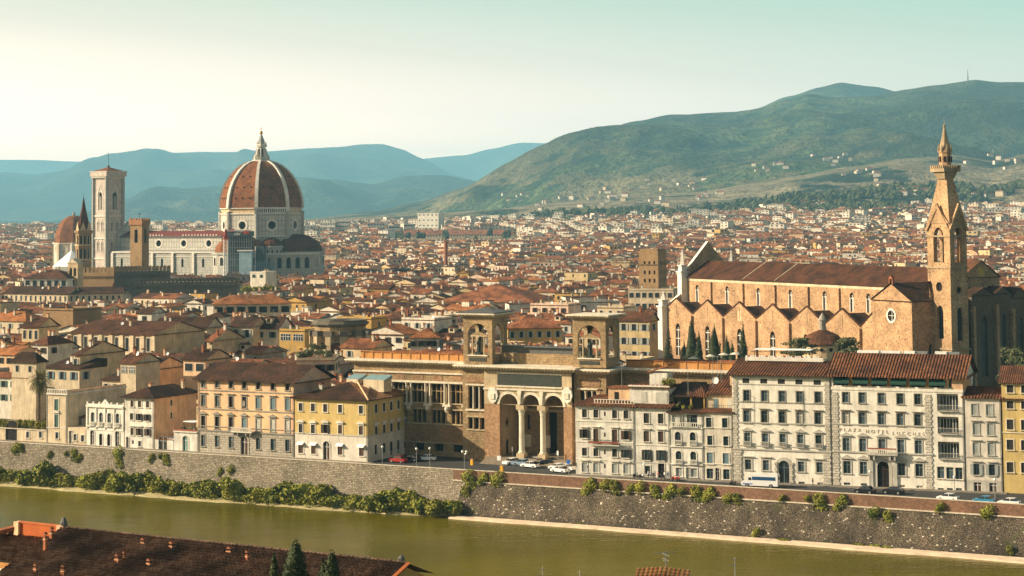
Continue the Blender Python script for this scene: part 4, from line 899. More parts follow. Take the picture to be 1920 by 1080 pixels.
b.box(2, B.W-5, 9, 9.08, B.zt+4.5, B.zt+4.6, 'iron'); b.box(2.5, B.W-6, 9.2, 12.5, B.zt+4.9, B.zt+5.05, 'cloth_white')
for x in (2.6, 9, 15, B.W-6.2): b.box(x, x+0.1, 9.2, 9.3, B.zt+2.9, B.zt+4.9, 'iron')
b.build('roof_terrace', B.t)
# hotel, right wing --------------------------------------------------
B = rb('hotel', 'white hotel wing with lettering, green awnings in the attic and a balconied right bay', 1561, 1809, 727, 'hotel')
c = [1585, 1616, 1652, 1687.5, 1720.5]
B.row(c, 745, 1.3, 2.1, style='plain', glass='glass_blue', trim='stone_trim', fr=0.15); B.row(c, 784, 1.3, 2.4, style='hood', glass='glass_blue', trim='stone_trim', fr=0.18)
B.row([X+1.5 for X in c], 833.5, 1.4, 2.7, style='ped', glass='glass_blue', trim='pale_grey_trim', fr=0.22); B.row([c[0]+3, c[1]+3, c[3]+3, c[4]+3], 876, 1.5, 2.5, style='ped', glass='glass_dark', trim='pale_grey_trim', fr=0.3)
B.row([c[0]+3, c[1]+4, c[3]+4, c[4]+4], 907, 1.3, 0.5, style='none', glass='glass_dark')
dx = B.fr.lx(1656, 890); B.add(dx, 0.1, 2.4, 5.2, arch=True, kind='door', glass='void', trim='pale_grey_trim', fr=0.6)
xb = B.fr.lx(1749, 820); zb = []
for Y in (753, 796, 843):
    z = B.fr.px(1765, Y)[1] - 1.6; zb.append(z)
    B.holes.append((xb+1.0, B.W-1.0, z-0.2, z+3.2, None))
for X in (1764, 1781, 1798): B.row([X], 886 + (X-1764)*0.05, 1.4, 2.3, style='plain', glass='glass_dark', trim='pale_trim'); B.row([X], 918, 1.2, 0.6, style='none', glass='glass_dark')
B.walls(14, 'hotel_white')
for z in zb:
    b = MB(); xa, xc = xb+1.0, B.W-1.0; b.box(xa+0.001, xc-0.001, 1.2, 1.3, z-0.19, z+3.19, 'plaster_white'); b.box(xa+0.001, xc-0.001, 0.3, 1.2, z-0.19, z-0.1, 'plaster_grey')
    for k in range(3):
        x = xa + 0.5 + k * (xc - xa - 1.0) / 2.6; b.box(x, x + 1.1, 1.15, 1.2, z, z+2.7, 'glass_dark'); b.box(x+0.5, x+0.58, 1.1, 1.15, z, z+2.7, 'white_paint'); b.box(x-0.08, x, 1.1, 1.15, z, z+2.8, 'white_paint')
    b.box(xa+0.05, xc-0.05, -0.5, 0.25, z-0.35, z-0.2, 'pale_grey_trim')
    for i in range(16): x = xa+0.1+(xc-xa-0.2)*i/15; b.box(x-0.02, x+0.02, -0.45, -0.4, z-0.2, z+0.9, 'shutter_grey')
    b.box(xa+0.05, xc-0.05, -0.47, -0.38, z+0.9, z+0.98, 'pale_grey_trim'); b.build('balcony', B.t)
zl = B.fr.px(1585, 848)[1]
for Y, h, p in ((848, 0.3, 0.25), (796, 0.25, 0.15), (731, 0.6, 0.12)): B.band(B.fr.px(1585, Y)[1], 'hotel_white' if Y == 731 else 'pale_grey_trim', h, p, x1=xb if Y != 731 else None)
quoins(B, 0.1, 1.5, 0.2, B.zt-0.9); quoins(B, xb-1.6, xb-0.1, 0.2, B.zt-0.9)
zt = B.fr.px(1585, 706)[1]
b = MB(); b.box(0, 0.5, 0, 12, B.zt, zt, 'hotel_white', 'b'); b.box(B.W-2.2, B.W, 0, 12, B.zt, zt, 'plaster_peach', 'b'); b.box(0.5, B.W-2.2, 2.2, 2.4, B.zt, zt, 'plaster_cream'); b.box(0.5, B.W-2.2, 0.05, 0.2, B.zt, B.zt+0.5, 'hotel_white')
n = 6
for i in range(n):
    xa = 0.6 + (B.W - 3.4) * i / n; xc = 0.6 + (B.W - 3.4) * (i + 1) / n - 0.9
    b.box(xc, xc+0.9, 0.1, 2.2, B.zt, zt, 'plaster_orange' if i < n-1 else 'plaster_peach')
    for k in range(3): b.box(xa+0.2+k*(xc-xa-0.2)/3, xa+0.2+(k+0.8)*(xc-xa-0.2)/3, 2.1, 2.2, B.zt+0.1, B.zt+2.2, 'glass_dark')
b.build('attic', B.t)
for i in range(n):
    xa = 0.6 + (B.W - 3.4) * i / n; xc = 0.6 + (B.W - 3.4) * (i + 1) / n - 0.9
    a = MB(); a.face(((xa,-0.7,zt-1.15), (xc+0.3,-0.7,zt-1.15), (xc+0.3,0.3,zt-0.1), (xa,0.3,zt-0.1)), 'awning_green'); a.box(xa, xc+0.3, -0.72, -0.69, zt-1.4, zt-1.15, 'awning_green'); a.build('awning', B.t)
b = MB(); roof(b, B.W, 16, zt, 4.1, 'gx', 'roof_hotel', 0.9); b.build('roof', B.t); b = MB(); gable_walls(b, B.W, 16, zt, 3.9, 'gx', 'hotel_white'); b.build('gable_wall', B.t)
b = MB(); b.box(0.1, B.W-0.1, 12, 15.9, B.zt, zt, 'hotel_white', 'b'); b.build('rear_attic', B.t)
for i, (x, w) in enumerate(((4, 9), (13.5, 5), (20, 5))):
    b = MB(); b.box(x, x+w, 8.2, 9.4, zt+4.1, zt+4.75, 'metal_grey' if i else 'white_paint'); b.box(x+0.2, x+w*0.5, 8.0, 8.2, zt+4.3, zt+4.9, 'white_paint'); b.build('roof_machine', B.t)
b = MB(); z = zl; b.box(dx-3.2, dx+3.2, -1.4, 0, z-0.25, z+0.05, 'pale_grey_trim')
for i in range(17): x = dx-3.1+6.2*i/16; b.box(x-0.09, x+0.09, -1.35, -1.2, z+0.05, z+0.8, 'pale_trim')
b.box(dx-3.2, dx+3.2, -1.4, -1.15, z+0.8, z+1.0, 'pale_trim'); b.box(dx-2.9, dx+2.9, -1.35, -1.1, z+1.0, z+1.25, 'pot_red')
for x in (dx-2.6, dx-1.6, dx+1.6, dx+2.6): b.box(x-0.18, x+0.18, -1.2, 0, z-1.2, z-0.25, 'pale_grey_trim')
b.box(dx-2.9, dx-2.0, -0.3, 0.01, 0.1, z-0.3, 'pale_grey_trim'); b.box(dx+2.0, dx+2.9, -0.3, 0.01, 0.1, z-0.3, 'pale_grey_trim'); b.build('balcony', B.t)
def text_mesh(txt, size, m, ext=0.03, track=1.0):
    c = bpy.data.curves.new('t', 'FONT'); c.body = txt; c.size = size; c.extrude = ext; c.align_x = 'CENTER'; c.space_character = track
    o = bpy.data.objects.new('t', c); COL.objects.link(o); dg = bpy.context.evaluated_depsgraph_get(); me = bpy.data.meshes.new_from_object(o.evaluated_get(dg)); bpy.data.objects.remove(o)
    me.materials.clear(); me.materials.append(M[m]); return me
for txt, X in (('PLAZA', 1594), ('HOTEL', 1644), ('LUCCHESI', 1706)):
    lx, lz = B.fr.px(X, 809 + (X-1594)*0.065); o = inst(text_mesh(txt, 0.95, 'letter_dark', 0.03, 1.85), 'lettering', B.t, (lx, -0.05, lz)); o.rotation_euler = (math.pi/2, 0, 0)
# narrow grey-cream house and yellow house ---------------------------
B = rb('riverside_house', 'narrow greige house with pale louvred shutters on the hotel side', 1811, 1879, 746)
B.row([1827, 1855], 768, 1.2, 2.2, style='plain', glass='shutter_pale', closed='shutter_grey', trim='pale_grey_trim'); B.row([1830, 1857], 804, 1.2, 2.3, style='hood', glass='shutter_pale', closed='shutter_grey', trim='pale_grey_trim'); B.row([1830, 1858], 841, 1.2, 2.4, style='hood', glass='shutter_pale', closed='shutter_grey', trim='pale_grey_trim')
B.row([1831, 1860], 880, 1.2, 2.2, style='hood', glass='glass_dark', shut='shutter_grey', trim='pale_grey_trim'); B.row([1833, 1862], 913, 1.5, 1.8, style='none', glass='door_brown')
B.walls(12, 'palazzo_white', 'pale_grey_trim', B.fr.px(1830, 900)[1])
B.band(B.fr.px(1830, 858)[1], 'pale_grey_trim', 0.2, 0.12); b = MB(); roof(b, B.W, 6, B.zt, 1.6, 'lf', 'roof_hotel', 0.6); roof(b, B.W-1, 5, B.zt, 1.0, 'flat', 'roof_dark', 0, y0=6.6, x0=0.5); b.build('roof', B.t)
for i, (x, y) in enumerate(((3.2, 7), (5.4, 8.2), (7.6, 9.0))):
    b = MB(); b.box(-1.0, 1.0, -0.5, 0.5, 0, 1.3, 'metal_grey'); b.lathe([(0.45, 1.3), (0.45, 1.42), (0, 1.42)], 0, 0, 12, 'lead_dark'); b.build('air_conditioner', B.t, loc=(x, y, B.zt + 0.2))
B = rb('riverside_house', 'mustard yellow house with dark shutters at the right end of the riverfront', 1881.5, 1990, 718)
for Y in (729, 759, 796, 834, 876): B.row([1894, 1921, 1950], Y, 1.3, 1.5 if Y < 770 else 2.0, style='plain', glass='void', closed='shutter_dark', trim='cream_trim')
B.walls(14, 'palazzo_yellow'); B.band(B.fr.px(1894, 750)[1], 'roof_brown', 0.3, 0.5); B.band(B.fr.px(1894, 812)[1], 'cream_trim', 0.2, 0.15); b = MB(); roof(b, B.W, 12, B.zt, 2.8, 'gx', 'roof_brown', 0.7); gable_walls(b, B.W, 12, B.zt, 2.7, 'gx', 'palazzo_yellow'); b.build('roof', B.t)
# hedge on the terrace wall
rnd = random.Random(11)
for i in range(9):
    X = -14 + i * 12.4; P = FLF.w(FLF.lx(X, 790), 2.2, ZT - 0.3)
    o = bush_parts(1.15, 1.1, 1.55, 620, 0.20, 'leaf_hedge', 100 + i, 9).build('hedge_shrub', loc=P); tag(o, ('hedge bush on the garden wall, number one from the left', )[0] if False else f"clipped yellow-green hedge bush, {['first','second','third','fourth','fifth','sixth','seventh','eighth','ninth'][i]} from the left above the garden gateway wall", 'hedge', 'hedge bushes on the garden wall')
# palm --------------------------------------------------------------
P = FLF.w(FLF.lx(73, 780, 3.2), 3.2, 0); zt = z_at(P, 712)
t = thing('palm_tree', 'tall palm tree with drooping fronds above the clipped hedge', 'tree', (P.x, P.y, 0)); b = MB(); b.tube((0,0,0), (0,0,zt-0.4), 0.42, 10, 'bark', 0.33); b.build('trunk', t)
b = MB(); rnd = random.Random(5)
for i in range(120):
    a = rnd.uniform(0, 6.28); up = rnd.uniform(-0.8, 1.35); L_ = rnd.uniform(3.2, 4.4); p = Vector((0,0,zt-0.3)); d = Vector((math.cos(a)*math.cos(up), math.sin(a)*math.cos(up), math.sin(up)))
    s_ = Vector((-math.sin(a), math.cos(a), 0))
    for k in range(8):
        q = p + d * (L_/8); w0, w1 = 0.5*(1-abs(k/8-0.45)*1.2), 0.5*(1-abs((k+1)/8-0.45)*1.2)
        for sg in (-1, 1):
            for h in (0.0, 0.5): 
                a0 = p.lerp(q, h); a1 = p.lerp(q, h+0.28); tip = a0 + s_*sg*w0*1.5 + d*0.3 + Vector((0,0,-0.28*w0)); b.face((a0, a1, tip), 'leaf_palm')
        b.face((p - s_*0.05, p + s_*0.05, q), 'leaf_palm'); p = q; d = (d + Vector((0,0,-0.20))).normalized()
b.build('crown', t)
# ------------------------------------------------------------------ landmarks
def lfr(P, ang, name, label, cat):
    f = Frame((P[0], P[1]), ang); return f, thing(name, label, cat, (P[0], P[1], 0), ang)
def four_walls(b, x0, x1, y0, y1, z0, z1, m, hf=(), hr=(), hb=(), hl=(), dep=0.6, back=None, rm=None):
    """box of four walls; holes of each side measured from that side's own left end"""
    w, d = x1 - x0, y1 - y0
    b.wall(0, w, z0, z1, hf, m, dep=dep, T=lambda x, y, z: (x0 + x, y0 + y, z), back=back, rm=rm)
    b.wall(0, d, z0, z1, hr, m, dep=dep, T=lambda x, y, z: (x1 - y, y0 + x, z), back=back, rm=rm)
    b.wall(0, w, z0, z1, hb, m, dep=dep, T=lambda x, y, z: (x1 - x, y1 - y, z), back=back, rm=rm)
    b.wall(0, d, z0, z1, hl, m, dep=dep, T=lambda x, y, z: (x0 + y, y1 - x, z), back=back, rm=rm)
def statue(h, label, cat='statue', m='bronze'):
    b = MB(); k = h / 2.0
    b.box(-0.45*k, 0.45*k, -0.4*k, 0.4*k, -0.35*k, 0, m)
    b.lathe([(0.36*k,0),(0.30*k,0.5*k),(0.22*k,0.95*k),(0.30*k,1.35*k),(0.26*k,1.58*k),(0.08*k,1.66*k),(0.09*k,1.72*k),(0.14*k,1.85*k),(0.11*k,1.96*k),(0,2.0*k)], 0, 0, 10, m)
    b.tube((-0.28*k,0,1.5*k), (-0.42*k,-0.2*k,1.0*k), 0.08*k, 6, m); b.tube((0.28*k,0,1.5*k), (0.36*k,-0.35*k,1.2*k), 0.08*k, 6, m)
    return tag(b.build('statue'), label, cat)
# ---- national library ------------------------------------------------
P = at_depth(868, 850, 447.0)
FB, t = lfr(P, WANG, 'library', 'big brown sandstone library with triple-arched loggia and two open towers', 'library')
lx = lambda X, Y=760, ly=0: FB.px(X, Y, ly)[0]; lz = lambda X, Y, ly=0: FB.px(X, Y, ly)[1]
xc = lx(1137); xa, xb_ = lx(913), lx(1077); zc = lz(868, 683); LB = -1.3
# loggia block
def arch_wall():
    b = MB(); Hs = []
    cuts = [lx(937, 800, LB), lx(976, 800, LB), lx(1016, 800, LB), lx(1057, 800, LB)]; ztop = lz(975, 739, LB)
    gap = 0.55
    hs = [(cuts[0], cuts[1]-gap, 1.9, ztop, 'arch'), (cuts[1]+gap, cuts[2]-gap, 1.9, ztop, 'arch'), (cuts[2]+gap, cuts[3], 1.9, ztop, 'arch')]
    spring = min(h[3] - (h[1]-h[0])/2 for h in hs)
    # wall above the springing; the piers between arches are columns
    b.wall(xa, xb_, spring, zc-1.2, [(h[0], h[1], spring-0.001, h[3], 'arch') for h in hs], 'library_trim', y=LB, dep=1.2)
    b.box(xa, cuts[0], LB, LB+1.2, 0, spring, 'library_red', 't'); b.box(cuts[3], xb_, LB, LB+1.2, 0, spring, 'library_red', 't')
    b.box(xa, xa+0.02, LB+1.2, 0, 0, zc-1.2, 'library_red'); b.box(xb_-0.02, xb_, LB+1.2, 0, 0, zc-1.2, 'library_red')
    return b, cuts, spring, hs, gap
b, cuts, spring, hs, gap = arch_wall(); b.build('loggia_wall', t)
for c_ in cuts[1:3]:
    b = MB(); y = LB + 0.6
    b.box(c_-0.95, c_+0.95, y-0.95, y+0.95, 1.2, 2.3, 'library_trim'); b.lathe([(0.85,2.3),(0.85,2.6),(0.66,2.8),(0.60,spring-2.3),(0.72,spring-2.1),(0.62,spring-1.9),(0.95,spring-1.0)], c_, y, 16, 'library_cornice')
    b.box(c_-1.0, c_+1.0, y-0.9, y+0.9, spring-1.0, spring-0.002, 'library_trim'); b.build('column', t)
for h in hs:
    b = MB(); r_ = (h[1]-h[0])/2; cx_ = (h[0]+h[1])/2; z0 = h[3]-r_; n = 16
    for i in range(n):
        a0, a1 = math.pi*i/n, math.pi*(i+1)/n; q = lambda r, a, y: (cx_+r*math.cos(a), y, z0+r*math.sin(a))
        b.face((q(r_-0.05,a0,LB-0.14), q(r_+0.55,a0,LB-0.14), q(r_+0.55,a1,LB-0.14), q(r_-0.05,a1,LB-0.14)), 'library_cornice'); b.face((q(r_+0.55,a0,LB-0.14), q(r_+0.55,a0,LB), q(r_+0.55,a1,LB), q(r_+0.55,a1,LB-0.14)), 'library_cornice')
        b.face((q(r_-0.05,a0,LB-0.14), q(r_-0.05,a1,LB-0.14), q(r_-0.05,a1,LB), q(r_-0.05,a0,LB)), 'library_cornice')
    b.build('arch_moulding', t)
# porch interior
b = MB(); yb = 8.0
b.wall(xa, xb_, 1.2, zc-1.2, [(cuts[0]+.8, cuts[0]+1.5, 6.5, 10, None), (cuts[0]+2.2, cuts[0]+2.9, 6.5, 10, None), (cuts[1]+2.6, cuts[1]+4.6, 1.3, 11, None), (cuts[2]+2.2, cuts[2]+3.4, 6.5, 10, None)], 'library_stone', y=yb, dep=0.5, back='void')
b.wall(LB+1.2, yb, 1.2, zc-1.2, [(2.6, 4.2, 7.5, 9.6, 'round'), (2.6, 4.2, 1.3, 4.8, 'arch')], 'library_trim', dep=0.3, T=lambda x, y, z: (cuts[0]-0.5 - y, x, z), back='door_brown')
b.box(cuts[3]+0.5, cuts[3]+0.6, LB+1.2, yb, 1.2, zc-1.2, 'library_stone'); b.face(((xa,LB+1.2,zc-1.3), (xb_,LB+1.2,zc-1.3), (xb_,yb,zc-1.3), (xa,yb,zc-1.3)), 'library_trim')
for X in (cuts[0]+1.2, cuts[1]+0.8, cuts[2]+2.4): b.box(X, X+2.1, yb-0.15, yb-0.05, 2.6, 5.4, 'cream_trim')
b.box(xa+0.3, xb_-0.3, yb-0.4, yb-0.02, 10.8, 11.4, 'library_trim')
b.box(cuts[0]-0.5, cuts[3]+0.5, LB-0.4, yb, 0.0, 1.2, 'steps_stone'); b.build('porch', t)
b = MB()
for i in range(8): b.box(xa+1, xb_+0.5, LB-0.6-0.45*(8-i), LB-0.4, 0.0, 0.15*(i+1), 'steps_stone', 'b')
b.build('steps', t)
b = MB(); ys = lz(940, 700, LB), lz(940, 722, LB); b.box(lx(933,710,LB), lx(1052,710,LB), LB-0.12, LB, ys[1], ys[0], 'slate_text'); z = ys[1]
for a, c, e, g in ((lx(931,710,LB), lx(1054,710,LB), z-0.35, z), (lx(931,710,LB), lx(1054,710,LB), ys[0], ys[0]+0.3)): b.box(a, c, LB-0.25, LB, e, g, 'library_cornice')
b.build('inscription_panel', t)
b = MB(); z = lz(940, 731, LB); b.box(xa-0.1, xb_+0.1, LB-0.35, LB, z, z+0.35, 'library_cornice'); b.build('string_course', t)
for X in (925, 1064):
    b = MB(); x0, z0 = FB.px(X, 743, LB); 
    pts = [(x0-1.1,z0+1.4),(x0-1.3,z0),(x0-0.8,z0-1.1),(x0,z0-1.6),(x0+0.8,z0-1.1),(x0+1.3,z0),(x0+1.1,z0+1.4)][::-1]; b.prism(pts[::-1], LB-0.4, LB, 'white_stone'); b.box(x0-0.5,x0+0.5,LB-0.6,LB-0.4,z0-0.6,z0+0.7,'library_cornice'); b.prism([(x0-0.9,z0+1.4),(x0+0.9,z0+1.4),(x0+0.5,z0+2.0),(x0-0.5,z0+2.0)], LB-0.45, LB, 'white_stone'); b.build('stone_shield', t)
b = MB(); xk = [lx(975,740,LB), lx(1016,740,LB)]
for x in xk: b.prism([(x-0.25, spring+0.2), (x+0.25, spring+0.2), (x+0.5, spring+3.2), (x-0.5, spring+3.2)], LB-0.5, LB, 'library_cornice')
b.build('brackets', t)
# flanks
D1 = 9.0
def libwin(b, T, z0, z1, x0, x1, m='library_trim'):
    pass
def flank(x0, x1, xs, nm, y=0.0):
    b = MB(); z1, z2, z3, z4 = lz(890, 766), lz(890, 725), lz(890, 804), lz(890, 783); holes = []
    cx_ = (xs[0]+xs[1])/2; w = xs[1]-xs[0]
    for k in range(3):
        a = xs[0] + w*k/3; c_ = a + w/3 - 0.3; holes += [(a+0.15, c_+0.15, z1, z2, None), (a+0.15, c_+0.15, z3, z4, None)]
    b.wall(x0, x1, 0, zc-1.2, holes, 'library_stone', y=y, dep=0.7, back='void')
    b.box(xs[0]-0.2, xs[1]+0.2, y-0.12, y-0.001, z2+1.0, z2+2.3, 'library_red')
    b.box(xs[0]-0.4, xs[1]+0.4, y-0.4, y-0.001, z1-0.5, z1-0.15, 'library_cornice'); b.box(xs[0]-0.4, xs[1]+0.4, y-0.3, y-0.001, z2+0.3, z2+0.6, 'library_cornice'); b.box(xs[0]-0.3, xs[1]+0.3, y-0.25, y-0.001, z3-0.35, z3-0.1, 'library_trim'); b.box(xs[0]-0.3, xs[1]+0.3, y-0.25, y-0.001, z4+0.1, z4+0.35, 'library_trim')
    for k in (1, 2): x = xs[0]+w*k/3; b.lathe([(0.2,z1),(0.16,z2-0.4),(0.26,z2)], x, y-0.15, 8, 'library_cornice'); b.lathe([(0.2,z3),(0.16,z4-0.2),(0.24,z4)], x, y-0.15, 8, 'library_trim')
    b.build('flank_wall', t)
flank(0, xa+0.1, (lx(877), lx(911)), 'l'); flank(xb_-0.1, xc, (lx(1086), lx(1124)), 'r')
b = MB(); DD = 26
b.box(xc-0.02, xc, 0, D1, 0, zc-1.2, 'library_stone'); b.box(0, 0.02, 0, 3, 0, zc-1.2, 'library_stone'); b.box(0, xc, D1+1, DD, 0, zc-1.3, 'library_stone'); b.build('body_wall', t)
def cornice(x0, x1, y, z, D_, m='library_cornice', ov=1.7, nm='cornice'):
    b = MB(); b.box(x0-ov, x1+ov, y-ov, y+D_, z-0.35, z, m); b.box(x0-ov*0.75, x1+ov*0.75, y-ov*0.75, y+D_-0.3, z-0.75, z-0.35, 'library_trim'); b.box(x0-0.4, x1+0.4, y-0.4, y+D_-0.5, z-1.2, z-0.75, 'library_trim')
    n = int((x1-x0+2*ov)/0.8)
    for i in range(n): x = x0-ov*0.7+(x1-x0+ov*1.4)*i/(n-1); b.box(x-0.14, x+0.14, y-ov*0.95, y-0.3, z-0.62, z-0.352, 'library_trim')
    b.build(nm, t)
cornice(0, xa-0.5, 0, zc, 9.5); cornice(xb_+1, xc, 0, zc-0.15, 9.5); cornice(xa, xb_, LB, zc+0.12, 11)
# towers
def lib_tower(x0, x1, y0, y1, lab, k):
    b = MB(); z0 = zc + 0.1; z1 = lz(880, 594) if k == 0 else lz(1100, 597); w, d = x1-x0, y1-y0; zs = z0 + (z1-z0)*0.20; zt = z0 + (z1-z0)*0.86
    hx = [(w*0.15, w*0.85, zs, zt, 'arch')]; hy = [(d*0.2, d*0.8, zs, zt, 'arch')]
    four_walls(b, x0, x1, y0, y1, z0, z1, 'library_stone', hx, hy, hx, hy, 0.9, rm='library_trim')
    b.box(x0+0.05, x1-0.05, y0+0.05, y1-0.05, z0, zs-0.02, 'library_stone', 'b'); b.box(x0+0.9, x1-0.9, y0+0.9, y1-0.9, z1-0.4, z1-0.2, 'library_trim')
    o = b.build('tower', t); b = MB(); b.box(x0+w*0.2, x1-w*0.2, y0-0.1, y0, z0+0.7, zs-0.7, 'slate_text'); b.build('plaque', o)
    b = MB(); b.box(x0-0.5, x1+0.5, y0-0.5, y1+0.5, z1-0.001, z1+0.35, 'library_trim'); b.box(x0-1.3, x1+1.3, y0-1.3, y1+1.3, z1+0.55, z1+0.85, 'library_cornice')
    for i in range(15): x = x0-1.0+(w+2.0)*i/14; b.box(x-0.13, x+0.13, y0-1.15, y0-0.3, z1+0.3, z1+0.55, 'library_trim'); b.box(x-0.13, x+0.13, y1+0.3, y1+1.15, z1+0.3, z1+0.55, 'library_trim')
    for i in range(11): y = y0-1.0+(d+2.0)*i/10; b.box(x1+0.3, x1+1.15, y-0.13, y+0.13, z1+0.3, z1+0.55, 'library_trim')
    b.box(x0-0.9, x1+0.9, y0-0.9, y1+0.9, z1+0.35, z1+0.55, 'library_trim'); roof(b, w, d, z1+0.85, 0.8, 'hip', 'lead_dark', 1.1, th=0.1); b.build('cornice', o)
    b = MB(); cx_ = (x0+x1)/2; ww = w*0.26; zp = zs + (zt-zs)*0.58
    for sx in (-1, 1): b.lathe([(0.3,zs),(0.22,zs+0.3),(0.2,zp-0.4),(0.32,zp)], cx_+sx*ww*0.78, y0+0.45, 10, 'library_trim')
    b.box(cx_-w*0.3, cx_+w*0.3, y0+0.35, y0+0.75, zp, zp+0.3, 'library_trim'); b.prism([(cx_-w*0.3, zp+0.3), (cx_+w*0.3, zp+0.3), (cx_, zp+0.3+w*0.12)], y0+0.35, y0+0.75, 'library_stone')
    b.box(x0+w*0.15, x1-w*0.15, y0-0.3, y0, zs-0.3, zs, 'library_cornice'); b.build('aedicule', o)
    s = statue((zp-zs)*0.8, lab); s.location = FB.w(cx_, y0+0.5, zs+0.35*(zp-zs)*0.4); s.rotation_euler = (0,0,WANG)
x0, x1 = lx(866), lx(922, 640); y1 = FB.side(951, 640, x1)[0]; y1 = min(max(y1, 5.5), 8.5)
lib_tower(0.2, x1, 0.2, y1, 'dark bronze statue inside the left open tower of the library', 0); tx1 = x1
x0, x1b = lx(1073, 640), lx(1135, 640); lib_tower(x0, x1b, 0.2, y1, 'dark bronze statue inside the right open tower of the library', 1)
b = MB(); b.box(tx1, x0, 4.2, 6.5, zc+0.1, zc+2.6, 'library_stone'); b.box(tx1, x0, 4.6, 6.5, zc+2.6, zc+4.0, 'lead_dark'); b.box(tx1, x0, 3.9, 6.6, zc+4.0, zc+4.3, 'lead_dark'); b.build('parapet_wall', t)
# wings
def wing(X0, x1, ly, nb, flip=False):
    zw = lz(760, 675, ly) if not flip else lz(1250, 692, ly)
    x0 = X0; W_ = x1 - x0; b = MB(); holes = []; pitch = W_/nb
    z1, z2, z3, z4 = lz(857, 758, ly), lz(857, 722, ly), lz(857, 795, ly), lz(857, 771, ly)
    if flip: z1, z2, z3, z4 = 10.3, 14.8, 5.5, 8.6
    for k in range(nb):
        c_ = x0 + pitch*(k+0.5)
        for q in (-1, 0, 1): holes += [(c_+q*1.25-0.5, c_+q*1.25+0.5, z1, z1+(z2-z1)*0.62, None), (c_+q*1.25-0.5, c_+q*1.25+0.5, z1+(z2-z1)*0.68, z2, None), (c_+q*1.25-0.48, c_+q*1.25+0.48, z3, z4, None)]
        holes.append((c_-1.2, c_+1.2, 1.2, 2.8, None))
    b.wall(x0, x1, 0, zw-1.0, holes, 'library_stone', y=ly, dep=0.9, back='void')
    b.box(x0, x1, ly-0.06, ly-0.002, 3.3, z3-0.7, 'library_red'); b.box(x0, x1, ly+0.02, ly+0.04, z4+0.5, z1-0.6, 'library_red')
    b.box(x0, x1, ly+14.9, ly+15, 0, zw-1, 'library_stone'); b.box(x0, x0+0.1, ly, ly+15, 0, zw-1, 'library_stone'); b.box(x1-0.1, x1, ly, ly+15, 0, zw-1, 'library_stone')
    b.build('wing_wall', t)
    b = MB()
    for k in range(nb+1):
        for dx in (-0.62, 0.62): x = x0+pitch*k+dx; b.lathe([(0.34,z1-0.1),(0.28,z1+0.3),(0.24,z2-0.3),(0.4,z2+0.3)], x, ly-0.5, 9, 'library_cornice')
        b.box(x0+pitch*k-1.05, x0+pitch*k+1.05, ly-1.0, ly-0.002, z1-0.6, z1-0.1, 'library_cornice'); x = x0+pitch*k; b.prism([(x-0.8,z1-0.6),(x-0.5,z1-1.9),(x+0.5,z1-1.9),(x+0.8,z1-0.6)][::-1], ly-0.7, ly-0.002, 'library_trim'); b.lathe([(0.45,z1-1.4),(0.5,z1-0.9),(0.3,z1-0.7)], x, ly-0.75, 8, 'white_stone')
    b.build('paired_columns', t)
    b = MB(); b.box(x0, x1, ly-0.95, ly-0.002, z2+0.3, z2+0.75, 'library_cornice'); b.box(x0, x1, ly-0.4, ly-0.002, z2+0.75, z2+2.4, 'library_stone'); b.box(x0, x1, ly-0.75, ly-0.002, z2+2.4, z2+2.75, 'library_cornice')
    for k in range(nb): b.box(x0+pitch*k+1.3, x0+pitch*(k+1)-1.3, ly-0.46, ly-0.4, z2+0.95, z2+2.2, 'library_red')
    for z, p in ((z1-0.1, 0.35), (z4+0.15, 0.3), (z3-0.35, 0.3), (3.0, 0.35)): b.box(x0, x1, ly-p, ly-0.003, z, z+0.25, 'library_trim')
    b.build('frieze', t); cornice(x0, x1, ly, zw, 15, nm='cornice')
    b = MB(); b.box(x0+1, x1-0.2, ly+1.6, ly+2.0, zw, zw+1.5, 'plaster_orange'); b.box(x0+0.9, x1-0.2, ly+1.4, ly+2.3, zw+1.5, zw+1.75, 'roof_orange')
    for k in range(nb*2): b.box(x0+1.5+k*pitch/2, x0+1.9+k*pitch/2, ly+1.45, ly+1.6, zw, zw+1.5, 'plaster_orange')
    b.build('roof_parapet', t); b = MB(); roof(b, W_-0.5, 13, zw+0.05, 1.4, 'hip', 'roof_red', 0, x0=x0+0.2, y0=ly+2.1); b.build('roof', t)
wing(lx(664, 760, 2.5), -0.05, 2.5, 6); wing(xc+0.05, lx(1420, 700, 7.0), 7.0, 6, True)
# ---- santa croce ------------------------------------------------------
ZE = 32.6; PL = at_z(1287, 520.5, ZE); PR = at_z(1742, 541, ZE)
ang = math.atan2(PR.y-PL.y, PR.x-PL.x); FS, t = lfr(PL, ang, 'church', 'long red-brick church with a row of gabled chapels and a tall pointed bell tower', 'church')
LS = (Vector((PR.x, PR.y)) - Vector((PL.x, PL.y))).length; NW = 19.0; AY = -9.0
zrid = FS.px(1735, 502, NW/2)[1]
print('croce', math.degrees(ang), LS, zrid)
b = MB(); wins = []
for X in (1307.5, 1363.5, 1422, 1482, 1546, 1597, 1628): x = FS.lx(X, 560); wins.append((x-1.1, x+1.1, 24.0, 30.2, 'gothic'))
b.wall(0, LS, 19, ZE-1.1, wins, 'croce_brick', dep=0.8, back='glass_dark'); b.box(0, LS, -0.02, 0.3, ZE-1.1, ZE, 'plaster_cream', 'b')
b.box(0, LS, NW-0.3, NW, 0, ZE, 'croce_brick'); b.box(LS-0.3, LS, 0.3, NW-0.3, 0, ZE, 'croce_brick'); b.build('nave_wall', t)
